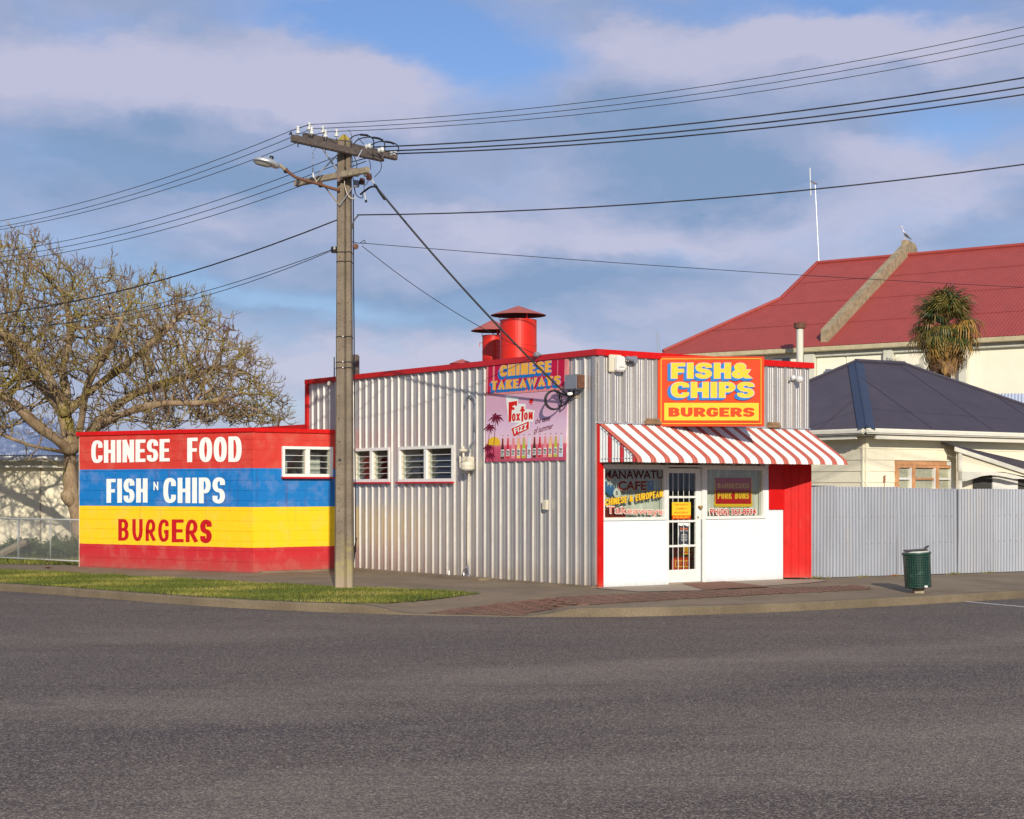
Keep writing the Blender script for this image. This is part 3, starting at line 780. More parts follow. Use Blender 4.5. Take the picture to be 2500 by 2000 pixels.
# ================================================================== the shop
shop = thing('takeaway_shop', 'single storey corner shop clad in ribbed grey metal with red capping and white shopfront', 'shop', C)
ZT, ZC = 3.96, 3.86
def clad_profile(t0, t1, pitch=.24, ph=0.):
    """corners (t, q) of the ribbed sheet between t0 and t1"""
    pts = []; k = math.floor((t0 - ph) / pitch) - 1
    while ph + k * pitch < t1 + pitch:
        b = ph + k * pitch
        for dt, q in ((0, .006), (.014, .040), (.046, .040), (.060, .006), (.098, .006), (.103, .010), (.110, .010), (.115, .006), (.150, .006), (.155, .010), (.162, .010), (.167, .006), (.202, .006), (.207, .010), (.214, .010), (.219, .006)):
            pts.append((b + dt, q))
        k += 1
    out = []
    for (a, qa), (b, qb) in zip(pts, pts[1:]):
        if a < t0 <= b: out.append((t0, qa + (qb - qa) * (t0 - a) / (b - a)))
        if t0 < b < t1: out.append((b, qb))
        if a < t1 <= b: out.append((t1, qa + (qb - qa) * (t1 - a) / (b - a)))
    return out
def clad(pl, t0, t1, z0, z1, ph=0., parent=None, rows=1, seed=0, dent=None):
    pr = clad_profile(t0, t1, ph=ph); mb = MB(); r_ = random.Random(seed); m_ = len(pr)
    off = r_.uniform(-.0015, .0015); vs = []
    for k in range(rows + 1):
        z = lerp(z0, z1, k / rows)
        for (t, q) in pr:
            dq = 0
            if dent:
                for (dt_, dz_, r0, amp) in dent:
                    d_ = math.hypot((t - dt_) / .06, (z - dz_) / r0)
                    if d_ < 1 and q > .02: dq -= amp * (1 - d_ * d_)
            vs.append(pl.P(t, z, q + off + dq))
    mb.add(vs, [(k * m_ + i, k * m_ + i + 1, (k + 1) * m_ + i + 1, (k + 1) * m_ + i) for k in range(rows) for i in range(m_ - 1)])
    return mb.build('cladding_sheet', 'cladding', parent)
# window openings on the side wall
wa = (6.34, 7.74); wb = (4.14, 6.03); wz = (1.78, 2.46)
LEN = 9.6
t = 0.; i = 0
cuts = [0.]
while t < LEN - .3:
    t = round(t + .72, 3); cuts.append(min(t, LEN))
if cuts[-1] < LEN: cuts.append(LEN)
allc = sorted(set(cuts + [wa[0], wa[1], wb[0], wb[1]]))
dents = [(1.38, .72, .30, .022), (1.63, .75, .35, .028), (1.62, 1.05, .2, .02), (2.1, .4, .25, .02), (.95, .9, .4, .014), (1.14, .55, .22, .018), (2.85, .9, .2, .012), (4.6, .6, .2, .012)]
for a, b in zip(allc, allc[1:]):
    if b - a < .02: continue
    mid = (a + b) / 2; i += 1
    if wa[0] < mid < wa[1] or wb[0] < mid < wb[1]:
        clad(SW, a, b, .032, wz[0], .03, shop, 1, i); clad(SW, a, b, wz[1], ZC + .02, .03, shop, 1, i)
    else:
        clad(SW, a, b, .032, ZC + .02, .03, shop, 26 if b < 3.2 else 1, i, dents if b < 3.2 else None)
for k in range(7):                                            # upper shop front
    a = .06 + k * .72; clad(FW, a, min(a + .72, 5.03), 2.74, ZC + .02, .05, shop, 1, 50 + k)
def part_box(name, mat, parent, *boxes, bevel=.004, label=None):
    mb = MB()
    for bx in boxes: mb.box(*bx)
    return mb.build(name, mat, parent, bevel=bevel, label=label)
# corner flashings and red capping
part_box('corner_flashing', 'cladding', shop, (SW.P(-.006, .05, .0), d1 * .085, n1 * .048, UP * (ZC - .04)), (FW.P(.006, 2.72, .0), d2 * .10, n2 * .046, UP * (ZC - 2.71)))
part_box('capping', 'red_trim', shop, (SW.P(-.075, ZC, -.12), d1 * (LEN + .13), n1 * .195, UP * (ZT - ZC)))
part_box('capping', 'red_paint', shop, (FW.P(-.062, ZC - .003, -.12), d2 * 5.19, n2 * .185, UP * (ZT - ZC + .006)))
part_box('corner_trim', 'red_trim', shop, (SW.P(LEN - .02, 2.6, -.06), d1 * .09, n1 * .12, UP * (ZC - 2.6 - .002)))
# hidden bulk: roof, floor, back walls of the hollow building
part_box('roof', 'vent_cap', shop, (C + d1 * .05 + n1 * -.08 + UP * 3.70, d1 * (LEN - .1), -n1 * 4.9, UP * .05), bevel=0)
mb = MB(); mb.box(C + d1 * LEN + UP * -.1, d1 * .12, -n1 * 5.0, UP * 3.9); mb.box(C - n1 * 5.0 + d1 * .05 - UP * .1, d1 * LEN, -n1 * .1, UP * 3.9)
mb.build('rear_wall', 'interior_wall', shop)
mb = MB(); mb.box(C + d1 * .1 - n1 * .1 + UP * .012, d1 * (LEN - .2), -n1 * 4.8, UP * .01); mb.build('interior_floor', 'interior', shop)
# low rear wing whose capping shows over the annex
part_box('rear_wing_wall', 'cladding', shop, (SW.P(LEN + .13, -.1, -.15), d1 * 4.4, n1 * .1, UP * 2.95), bevel=0)
part_box('rear_wing_capping', 'red_trim', shop, (SW.P(LEN + .075, 2.885, -.12), d1 * 4.5, n1 * .17, UP * .13))

def louvre_window(pl, u0, u1, z0, z1, parent, nl=5, q=.05, sides=2, depth=.10, right_first=True, blind=None):
    fr = .055; mb = MB()
    mb.box(pl.P(u0, z0, -depth), pl.u * (u1 - u0), pl.n * (depth + q), UP * fr); mb.box(pl.P(u0, z1 - fr, -depth), pl.u * (u1 - u0), pl.n * (depth + q), UP * fr)
    um = (u0 + u1) / 2
    for a in (u0, u1 - fr): mb.box(pl.P(a, z0 + fr, -depth), pl.u * fr, pl.n * (depth + q), UP * (z1 - z0 - 2 * fr))
    win = mb.build('window', 'window_white', parent, bevel=.004)
    mm = MB(); mm.box(pl.P(um - .045, z0 + fr, -depth + .005), pl.u * .09, pl.n * (depth + q - .012), UP * (z1 - z0 - 2 * fr)); mm.build('mullion', 'window_white', win, bevel=.003)
    s = MB(); s.box(pl.P(u0 - .02, z0 - .035, -.02), pl.u * (u1 - u0 + .04), pl.n * (q + .075), UP * .034); s.build('sill', 'red_trim', win, bevel=.004)
    for (a, b) in ((u0 + fr + .012, um - .045 - .012), (um + .045 + .012, u1 - fr - .012)):
        hh = (z1 - z0 - 2 * fr) / nl
        for k in range(nl):
            zc = z0 + fr + hh * (k + .5); g_ = MB()
            tl = pl.n * .045; g_.box(pl.P(a, zc - hh * .52, -.02), pl.u * (b - a), (UP * (hh * 1.04) - pl.n * .055), (pl.n * .005))
            g_.build('louvre', 'glass', win)
            e_ = MB(); e_.box(pl.P(a, zc - hh * .54, -.02), pl.u * (b - a), UP * .009, pl.n * .010); e_.build('louvre_edge', 'white_paint', win)
        for e0 in (a - .012, b):
            c = MB(); c.box(pl.P(e0, z0 + fr, -.07), pl.u * .012, pl.n * .08, UP * (z1 - z0 - 2 * fr)); c.build('louvre_gallery', 'cream_box', win)
    return win
wA = louvre_window(SW, wa[0], wa[1], wz[0], wz[1], shop)
wB = louvre_window(SW, wb[0], wb[1], wz[0], wz[1], shop)
# things seen dimly through them: a curtain and shelving planes inside
mb = MB(); mb.box(SW.P(4.25, 1.7, -.9), d1 * .9, -n1 * .02, UP * .9); mb.box(SW.P(6.4, 1.7, -.7), d1 * .55, -n1 * .02, UP * .75)
mb.build('curtain', 'curtain', shop)
# ------------------------------------------------------------------ shop front below the awning
def z1b(x, y): return (1440 + x * .25974, 1100 + y * .25974)
fu = lambda x, y=600, q=0.: FW.hit(*z1b(x, y), q)[0]
fz = lambda x, y, q=0.: FW.hit(*z1b(x, y), q)[1]
zsill, zhead = 1.145, 2.02
uWL0, uWL1 = .10, fu(712); uD0, uD1 = fu(735), fu(1050); uWR0, uWR1 = fu(1078), fu(1640); uWend = fu(1810)
part_box('corner_post', 'red_chip', shop, (FW.P(.0, 0.0, -.02), d2 * .105, n2 * .07, UP * 2.72))
part_box('front_wall', 'stucco', shop, (FW.P(.107, .0, -.12), d2 * (uD0 - .108), n2 * .14, UP * (zsill - .03)), bevel=.003)
part_box('front_wall', 'stucco', shop, (FW.P(uD1 + .002, .0, -.12), d2 * (uWR1 - uD1), n2 * .14, UP * (zsill - .03)), (FW.P(uWR1 + .003, 0.0, -.12), d2 * (uWend - uWR1 - .004), n2 * .14, UP * 2.12), bevel=.003)
part_box('red_board', 'red_paint', shop, (FW.P(uWR1 + .09, fz(1740, 556), .0), d2 * (uWend - uWR1 + .12), n2 * .045, UP * (2.7 - fz(1740, 556))), bevel=.003)
part_box('transom', 'window_white', shop, (FW.P(.107, zhead, -.1), d2 * (uWR1 - .1), n2 * .125, UP * .035), bevel=.003)
mb = MB()
for u in (.107, fu(420), fu(735), fu(1072), fu(1360), uWR1 - .04): mb.box(FW.P(u, 2.06, -.08), d2 * .02, n2 * .07, UP * .69)
mb.build('fanlight_bars', 'window_white', shop)
part_box('fanlight_glass', 'glass', shop, (FW.P(.14, 2.06, -.05), d2 * (uWR1 - .2), n2 * .004, UP * .66), bevel=0)
part_box('front_lintel', 'interior', shop, (FW.P(.1, 2.6, -.13), d2 * 4.9, n2 * .04, UP * .16), bevel=0)
# splayed red ribbed panel at the right end
pA = FW.P(uWend - .01, 0, .03); pB = FW.P(4.71, 0, .34)
RW = Plane(V(pA.x, pA.y, 0), pB - pA, V((pB - pA).y, -(pB - pA).x, 0)); RL = (pB - pA).length
mb = MB(); pr = []
k = 0
while k * .135 < RL:
    for dt, q in ((0, 0), (.004, .010), (.014, .010), (.018, 0)): pr.append((k * .135 + dt, q))
    k += 1
pr = [p for p in pr if p[0] < RL] + [(RL, 0)]
m_ = len(pr); mb.add([RW.P(t_, z_, q_) for z_ in (.035, 2.42) for t_, q_ in pr], [(i, i + 1, m_ + i + 1, m_ + i) for i in range(m_ - 1)])
mb.build('ribbed_panel', 'red_chip', shop)
part_box('panel_edge', 'red_chip', shop, (RW.P(RL, .035, -.02), RW.u * .03, RW.n * .035, UP * 2.36), bevel=0)
part_box('side_wall', 'cladding', shop, (FW.P(5.035, 0, -.02), d2 * .04, -n2 * .35, UP * 3.85), bevel=0)
def shop_window(u0, u1, z0, z1):
    fr = .045; mb = MB()
    mb.box(FW.P(u0, z0 - .03, -.10), d2 * (u1 - u0), n2 * .145, UP * .05); mb.box(FW.P(u0, z1 - .04, -.10), d2 * (u1 - u0), n2 * .12, UP * .038)
    for a in (u0, u1 - fr): mb.box(FW.P(a, z0 + .02, -.10), d2 * fr, n2 * .12, UP * (z1 - z0 - .06))
    win = mb.build('shop_window', 'window_white', shop, bevel=.003)
    g_ = MB(); g_.box(FW.P(u0 + fr, z0 + .02, -.035), d2 * (u1 - u0 - 2 * fr), n2 * .005, UP * (z1 - z0 - .06)); g_.build('pane', 'glass', win)
    # gathered net curtain behind the pane
    c = MB(); nn_ = 160; vs = []
    for zz in (z0 - .02, z1 + .1):
        for k in range(nn_ + 1):
            uu = u0 + (u1 - u0) * k / nn_; vs.append(FW.P(uu, zz, -.145 + .018 * math.sin(k * .9 + math.sin(k * .31) * 1.5)))
    c.add(vs, [(k, k + 1, nn_ + 2 + k, nn_ + 1 + k) for k in range(nn_)]); c.build('net_curtain', 'curtain_net', win)
    return win
paint('curtain_net', (.60, .60, .53), .9, .2, 7, ((.5, .5, .45), .5), streak=True)
WLo = shop_window(uWL0 + .01, uWL1, zsill, zhead); WRo = shop_window(uWR0, uWR1, zsill, zhead)
mb = MB(); mb.box(FW.P(uWL1 + .002, .0, -.1), d2 * (uD0 - uWL1 - .004), n2 * .128, UP * 2.018); mb.box(FW.P(uWR0 - (uWR0 - uD1) + .002, 0, -.1), d2 * (uWR0 - uD1 - .004), n2 * .128, UP * 2.018)
mb.build('door_frame', 'window_white', shop, bevel=.004)
# door
zd0, zd1 = .03, 2.0
dg0, dg1 = fu(750), fu(1003); zg0, zg1 = fz(870, 1120), fz(870, 213)
mb = MB()
mb.box(FW.P(uD0 + .006, zd0, -.06), d2 * (dg0 - uD0 - .006), n2 * .045, UP * (zd1 - zd0)); mb.box(FW.P(dg1, zd0, -.06), d2 * (uD1 - dg1 - .006), n2 * .045, UP * (zd1 - zd0))
mb.box(FW.P(dg0, zd0, -.06), d2 * (dg1 - dg0), n2 * .044, UP * (zg0 - zd0)); mb.box(FW.P(dg0, zg1, -.06), d2 * (dg1 - dg0), n2 * .044, UP * (zd1 - zg1))
door = mb.build('door', 'window_white', shop, bevel=.003)
mb = MB(); mb.box(FW.P(dg0, zg0, -.045), d2 * (dg1 - dg0), n2 * .005, UP * (zg1 - zg0)); mb.build('pane', 'glass', door)
for y in (438, 665, 897):
    mb = MB(); z_ = fz(870, y); mb.box(FW.P(dg0, z_ - .018, -.03), d2 * (dg1 - dg0), n2 * .024, UP * .036); mb.build('glazing_bar', 'window_white', door)
for x in (785, 835, 886, 938):
    mb = MB(); u_ = fu(x); mb.tube([FW.P(u_, zg0, -.012), FW.P(u_, zg1, -.012)], .006, 6); mb.build('grille_bar', 'white_paint', door)
hp = FW.P(fu(1030), fz(1030, 533), -.012); mb = MB(); mb.lathe(hp, [(0, 0), (.026, 0), (.026, .008), (.010, .012), (.010, .035), (.026, .045), (.030, .06), (.022, .075), (0, .078)], 12, n2); mb.build('knob', 'brass', door, smooth=True)
hp = FW.P(fu(1020), fz(1020, 628), -.012); mb = MB(); mb.lathe(hp, [(0, 0), (.018, 0), (.018, .008), (0, .009)], 10, n2); mb.build('lock', 'brass', door, smooth=True)
part_box('doorstep', 'path_concrete', shop, (FW.P(uD0 - .02, .004, -.1), d2 * (uD1 - uD0 + .04), n2 * .14, UP * .022), bevel=.003)
# ---- window lettering
def wfield(pl, q, x0, y0, x1, y1, z=z1b): return quad_map([pl.W(*z(x0, y0), q), pl.W(*z(x1, y0), q), pl.W(*z(x1, y1), q), pl.W(*z(x0, y1), q)])
def wf4(pl, q, pts, z=z1b): return quad_map([pl.W(*z(*p), q) for p in pts])
plain('letter_dark_red', (.16, .015, .012), .5); plain('letter_outline', (.52, .16, .10), .5); plain('letter_pink', (.62, .22, .16), .5)
mb = MB(); gq = -.028
mb_ = lambda name, parent: mb.build(name, None, parent)
put(mb, fit(bf_text('MANAWATU', .022)), wf4(FW, gq, [(132, 180), (690, 186), (690, 268), (132, 270)]), 'letter_outline', .001)
put(mb, fit(bf_text('MANAWATU', .012)), wf4(FW, gq, [(134, 183), (688, 189), (688, 265), (134, 267)]), 'dark_letter', .002)
mb.build('window_lettering', None, WLo); mb = MB()
put(mb, fit(bf_text('CAFE', .026)), wf4(FW, gq, [(265, 285), (532, 285), (532, 375), (265, 377)]), 'letter_pink', .001)
put(mb, fit(bf_text('CAFE', .016)), wf4(FW, gq, [(268, 289), (529, 289), (529, 371), (268, 373)]), 'letter_dark_red', .002)
mb.build('window_lettering', None, WLo); mb = MB()
Q = wf4(FW, gq, [(138, 452), (686, 362), (686, 440), (138, 528)])
st = fit(stroke_text('CHINESE & EUROPEAN', .23, .17, .60, .08, .4, .35))
put(mb, fit(stroke_text('CHINESE & EUROPEAN', .33, .26, .64, .02, .4, .33)), Q, 'dark_letter', .0015)
put(mb, st, sub(Q, .006, .994, .05, .95), 'sign_yellow', .004)
mb.build('window_lettering', None, WLo); mb = MB()
put(mb, fit(bf_text('Takeaways', .034)), wf4(FW, gq, [(157, 518), (686, 536), (686, 628), (157, 620)]), 'white_letter', .001)
put(mb, fit(bf_text('Takeaways', .016)), wf4(FW, gq, [(161, 524), (683, 541), (683, 624), (161, 614)]), 'letter_pink', .003)
mb.build('window_lettering', None, WLo)
mb = MB()
put(mb, fit(bf_text('PH(06) 363-8934', .045)), wf4(FW, gq, [(1122, 540), (1568, 540), (1568, 626), (1122, 626)]), 'white_letter', .001)
put(mb, fit(bf_text('PH(06) 363-8934', .018)), wf4(FW, gq, [(1128, 546), (1562, 546), (1562, 620), (1128, 620)]), 'red_letter', .003)
mb.build('window_lettering', None, WRo)
# hanging pork bun board behind the right pane
s1 = MB(); M1 = wf4(FW, -.12, [(1165, 250), (1530, 250), (1530, 530), (1165, 530)])
rect(s1, M1, .03, .97, .10, .97, .0, 'red_letter')
frm = [(.0, .06), (.06, .0), (.94, .0), (1., .06), (1., .16), (.96, .16), (.96, .10), (.04, .10), (.04, .16), (0, .16)]
flat(s1, M1, frm, .003, 'sign_yellow'); rect(s1, M1, .015, .045, .16, .9, .002, 'letter_amber'); rect(s1, M1, .955, .985, .16, .9, .002, 'letter_amber')
rect(s1, M1, .06, .94, .14, .93, .004, 'red_letter')
put(s1, fit(stroke_text('BARBECUED', .2, .18, .6, .09)), sub(M1, .09, .90, .62, .80), 'letter_amber', .006); put(s1, fit(stroke_text('PORK BUNS', .26, .2, .62, .08)), sub(M1, .09, .90, .26, .50), 'sign_yellow', .006)
tag(s1.build('sign'), 'small red and yellow board reading BARBECUED PORK BUNS behind the right shop window', 'sign')
# round tags and stickers hanging inside the left pane
def disc(mb, pl, px, py, r, q, mat, n=18, zc=z1b):
    c = pl.W(*zc(px, py), q); mb.add([c + pl.u * math.cos(2 * math.pi * k / n) * r + UP * math.sin(2 * math.pi * k / n) * r for k in range(n)], [tuple(range(n))], mat)
mb = MB(); disc(mb, FW, 195, 372, .105 * .9, -.06, 'blue_sticker'); mb.tube([FW.W(*z1b(195, 345), -.06), FW.W(*z1b(195, 288), -.06)], .006, 4, mat='white_paint')
mb.add([FW.W(*z1b(x, y), -.061) for x, y in ((130, 290), (165, 290), (165, 395), (130, 395))], [(0, 1, 2, 3)], 'blue_sticker')
tag(mb.build('ornament'), 'blue round tag hanging inside the left shop window above yellow lettering', 'tag')
mb = MB(); disc(mb, FW, 255, 400, .095 * .85, -.055, 'white_paint'); mb.tube([FW.W(*z1b(252, 375), -.055), FW.W(*z1b(250, 310), -.055)], .005, 4, mat='white_paint')
put(mb, fit(bf_text('5', .02)), wf4(FW, -.052, [(244, 382), (265, 382), (265, 418), (244, 418)]), 'black_plastic', .001)
tag(mb.build('price_tag'), 'white round tag marked 5 hanging inside the left shop window', 'tag')
mb = MB(); rect(mb, wf4(FW, -.05, [(543, 285), (600, 285), (600, 372), (543, 372)]), 0, 1, 0, 1, 0, 'blue_sticker')
put(mb, fit(bf_text('Z', .02)), wf4(FW, -.048, [(560, 298), (585, 298), (585, 325), (560, 325)]), 'sign_halo', .001)
tag(mb.build('sticker'), 'dark blue sticker inside the left shop window beside the cafe lettering', 'sticker')
mb = MB(); M2 = wf4(FW, -.05, [(662, 255), (700, 255), (700, 355), (662, 355)])
flat(mb, M2, [(.2, 0), (.8, 0), (.85, .55), (.6, .7), (.6, .95), (.4, .95), (.4, .7), (.15, .55)], 0, 'red_letter'); rect(mb, M2, .25, .75, .2, .45, .002, 'white_paint')
tag(mb.build('bottle_picture'), 'small red bottle picture inside the left shop window near the door', 'sticker')
mb = MB(); M3 = wf4(FW, -.09, [(128, 540), (338, 540), (338, 634), (128, 634)]); rect(mb, M3, 0, 1, 0, 1, 0, 'letter_dark_red'); rect(mb, M3, .02, .98, .0, .09, .002, 'orange_sticker'); rect(mb, M3, .02, .98, .85, .97, .002, 'letter_outline')
tag(mb.build('notice'), 'dark red notice low behind the left pane under pink script lettering', 'notice')
# door sticker, poster, and the board standing inside
mb = MB(); M4 = wf4(FW, .002, [(772, 486), (949, 486), (949, 646), (772, 646)])
rect(mb, M4, 0, 1, .22, 1, 0, 'yellow_sticker'); rect(mb, M4, 0, 1, 0, .22, 0, 'sign_red')
for k, s_ in enumerate(('THIS SHOP IS', 'ALARMED &', 'MONITORED BY')):
    put(mb, fit(bf_text(s_, .03, .2)), sub(M4, .12 + (.08 if k == 1 else 0), .88 - (.08 if k == 1 else 0), .80 - .235 * k, .91 - .235 * k), 'orange_sticker', .001)
put(mb, fit(bf_text('24 HR SECURITY', .03)), sub(M4, .06, .94, .06, .17), 'yellow_sticker', .001)
tag(mb.build('warning_sign'), 'yellow and orange security notice on the glass door', 'notice')
mb = MB(); M5 = wf4(FW, -.036, [(826, 676), (942, 676), (942, 889), (826, 889)])
rect(mb, M5, 0, 1, 0, 1, 0, 'white_letter'); plain('poster_dark', (.03, .035, .05), .5)
flat(mb, M5, [(.03, .04), (.2, .01), (.5, .05), (.9, .02), (.97, .1), (.93, .45), (.97, .86), (.8, .82), (.5, .9), (.3, .84), (.06, .88), (.1, .5)], .001, 'poster_dark')
put(mb, fit(bf_text('Karate', .02)), sub(M5, .2, .8, .68, .78), 'orange_sticker', .002); put(mb, fit(bf_text('Beginner Classes', .01)), sub(M5, .18, .84, .60, .655), 'white_letter', .002)
for k in range(5): rect(mb, M5, .3 - .05 * (k % 2), .72 + .06 * (k % 2), .46 - .07 * k, .475 - .07 * k, .002, 'white_letter')
tag(mb.build('poster'), 'black and white karate poster taped inside the glass door', 'poster')
mb = MB(); M6 = wf4(FW, -.45, [(782, 900), (1030, 905), (1040, 1125), (775, 1125)])
mb.box(M6(.0, 0, -.03), M6(1, 0, -.03) - M6(0, 0, -.03), M6(.03, 1, -.03) - M6(0, 0, -.03), n2 * .025, 'sign_red')
put(mb, fit(stroke_text('FISH', .28, .22, .62, .08)), sub(M6, .22, .85, .78, .98), 'sign_yellow', .006); put(mb, fit(stroke_text('CHIPS', .28, .22, .62, .08)), sub(M6, .22, .85, .55, .73), 'sign_yellow', .006)
rect(mb, M6, .08, .95, .12, .42, .004, 'letter_amber'); put(mb, fit(stroke_text('BURGERS', .26, .22, .62, .08)), sub(M6, .12, .92, .17, .37), 'red_letter', .007)
mb.box(M6(.1, 0, -.03) - UP * .12, d2 * .04, n2 * .02, UP * .14, 'dark_timber'); mb.box(M6(.85, 0, -.03) - UP * .12, d2 * .04, n2 * .02, UP * .14, 'dark_timber')
tag(mb.build('sandwich_board'), 'red board with yellow lettering standing inside behind the glass door', 'sign')

# ================================================================== awning
aw = thing('awning', 'red and white striped corrugated iron awning over the shopfront', 'awning', FW.P(0, 2.08, 0))
prof = [(.0, 2.745), (.25, 2.597), (.55, 2.42), (.80, 2.27), (.90, 2.205), (.955, 2.165), (.985, 2.125), (1., 2.075)]
Lw = 5.0; wv = .0762; ns = int(Lw / wv * 8)
SP = (Lw - .115) / 16
mb = MB(); vs = []
nr = []
for i, (p, z) in enumerate(prof):
    a_ = prof[max(i - 1, 0)]; b_ = prof[min(i + 1, len(prof) - 1)]; d_ = Vector((b_[0] - a_[0], b_[1] - a_[1])).normalized(); nr.append((-d_.y, d_.x))
grid = []
for i, (p, z) in enumerate(prof):
    for k in range(ns + 1):
        t_ = Lw * k / ns; h = .009 * math.cos(2 * math.pi * t_ / wv)
        vs.append(FW.P(t_, z + nr[i][1] * h, p + nr[i][0] * h))
mb.mat('awning_white'); mb.mat('awning_red'); mb.v = [tuple(v) for v in vs]
for i in range(len(prof) - 1):
    for k in range(ns):
        t_ = Lw * (k + .5) / ns; mb.f.append((i * (ns + 1) + k, i * (ns + 1) + k + 1, (i + 1) * (ns + 1) + k + 1, (i + 1) * (ns + 1) + k)); mb.m.append(1 if (t_ % SP) < .132 else 0)
mb.build('canopy', None, aw, smooth=True)
mb = MB(); ne = int(.97 / wv * 8); mb.mat('awning_white'); mb.mat('awning_side_red')
vs = []
for k in range(ne + 1):
    p = .96 * k / ne; zt = np.interp(p, [a for a, _ in prof], [b for _, b in prof]) - .012; h = .008 * math.cos(2 * math.pi * p / wv)
    vs.append(FW.P(.012 - h, 2.085, p)); vs.append(FW.P(.012 - h, max(zt, 2.09), p))
mb.v = [tuple(v) for v in vs]
for k in range(ne):
    p = .96 * (k + .5) / ne; red = p < .07 or .26 < p < .38 or .56 < p < .68 or p > .87
    mb.f.append((2 * k, 2 * k + 2, 2 * k + 3, 2 * k + 1)); mb.m.append(1 if red else 0)
mb.build('end_panel', None, aw, smooth=True)
mb = MB(); mb.box(FW.P(-.02, 2.735, .0), FW.u * 5.06, n2 * .05, UP * .022); 
mb.build('flashing', 'galv', aw, bevel=.002)
mb = MB()
for t_ in (.02, 1.65, 3.3, 4.95):
    mb.tube([FW.P(t_, 2.68, .03), FW.P(t_, 2.15, .93)], .014, 6); mb.tube([FW.P(t_, 2.14, .02), FW.P(t_, 2.14, .93)], .012, 6)
mb.tube([FW.P(.02, 2.14, .93), FW.P(4.95, 2.14, .93)], .014, 6)
mb.build('frame', 'steel', aw)
mb = MB()
for k in range(22): mb.lathe(FW.P(.15 + k * .225, 2.757, .03), [(0, 0), (.016, 0), (.012, .012), (0, .016)], 8, UP)
mb.build('roofing_nails', 'rust', aw)

# ================================================================== signs
def z2b(x, y): return (1440 + x * .30612, 840 + y * .30612)
def z6(x, y): return (1120 + x * .26667, 700 + y * .26667)
def smear(mb, parts, M, mat, h, dx, dy, n=9):
    for k in range(n):
        put(mb, parts, M, mat, h + k * .00035, dx * (1 - k / n), dy * (1 - k / n), .00003)
SX0, SX1 = 1606., 1866.; YS = 28.36
sg = thing('sign', 'large orange red sign reading FISH & CHIPS BURGERS above the awning', 'sign', at(SX0, 1041, YS))
a = at(SX0, 1041, YS); b = at(SX1, 1041.5, YS + .02); t_ = at(SX0, 870, YS); 
mb = MB(); mb.box(a + V(0, .004, 0), b - a, V(0, .09, 0), t_ - a); mb.build('board', 'sign_red', sg, bevel=.006)
MS = quad_map([at(SX0, 870, YS - .0), at(SX1, 869.6, YS + .0), at(SX1, 1041.6, YS + .0), at(SX0, 1041, YS)])
mb = MB(); e_ = .0035
for (x0, x1, y0, y1) in ((.028, .972, .035, .035 + .009), (.028, .972, .957, .966), (.028, .034, .035, .966), (.966, .972, .035, .966)): rect(mb, MS, x0, x1, y0, y1, .003 + .0002 * (x0 < .03), 'sign_yellow')
rect(mb, MS, .06, .948, .085, .335, .003, 'sign_yellow')
def zs(x, y): return ((x - 543) / 849, 1 - (y - 97) / 560)
def sfield(x0, y0, x1, y1): a_ = zs(x0, y1); b_ = zs(x1, y0); return sub(MS, a_[0], b_[0], a_[1], b_[1])
for (s_, kw, fld) in (('FISH&', dict(wv=.31, wh=.22, cw=.84, gap=.10), (650, 150, 1297, 275)), ('CHIPS', dict(wv=.34, wh=.22, cw=.98, gap=.10), (650, 303, 1310, 428))):
    Fd = sfield(*fld); bold = dict(kw); bold['wv'] += .03; bold['wh'] += .03; bold['gap'] = kw['gap'] - .02
    def comp(k_, bo):
        if s_ != 'FISH&': return stroke_text(s_, **k_)
        p_ = stroke_text('FISH', **k_); xm = max(q[0] for v, _ in p_ for q in v); am = fit(bf_text('&', bo))
        return p_ + [([(xm + .03 + q[0] * 1.02, q[1]) for q in v], f) for v, f in am]
    tx = fit(comp(kw, .055))
    smear(mb, fit(comp(bold, .065)), sub(Fd, -.01, 1.01, -.03, 1.03), 'sign_blue', .0035, -.036, -.125, 9)
    put(mb, fit(comp(bold, .065)), sub(Fd, -.008, 1.008, -.02, 1.02), 'sign_halo', .0072, step=.00003)
    put(mb, tx, Fd, 'sign_yellow', .0080)
put(mb, fit(stroke_text('BURGERS', .33, .24, .84, .08)), sfield(628, 507, 1312, 583), 'sign_red', .0045)
mb.build('lettering', None, sg)
mb = MB()
for zz in (2.85, 3.75):
    q1 = V(b.x, YS + .09, zz); q0 = FW.P((q1 - C).dot(d2), zz, .0); mb.box(q1 + V(-.05, 0, -.03), V(.04, 0, 0), q0 - q1, UP * .05)
mb.build('bracket', 'steel', sg)
def timber(x0, x1, y0, y1, lab):
    u0, z0 = FW.hit(*z2b(x0, y1)); u1, zt_ = FW.hit(*z2b(x1, y0)); mb = MB(); mb.box(FW.P(u0, z0, .01), d2 * (u1 - u0), n2 * .09, UP * .055); mb.box(FW.P(u0 + .03, z0 + .055, .02), d2 * (u1 - u0 - .05), n2 * .06, UP * .045)
    tag(mb.build('timber_block', 'timber_bare', bevel=.006), lab, 'timber')
timber(425, 545, 605, 640, 'weathered brown timber packer above the awning at the left foot of the big sign')
timber(1398, 1498, 632, 668, 'weathered brown timber packer above the awning to the right of the big sign')

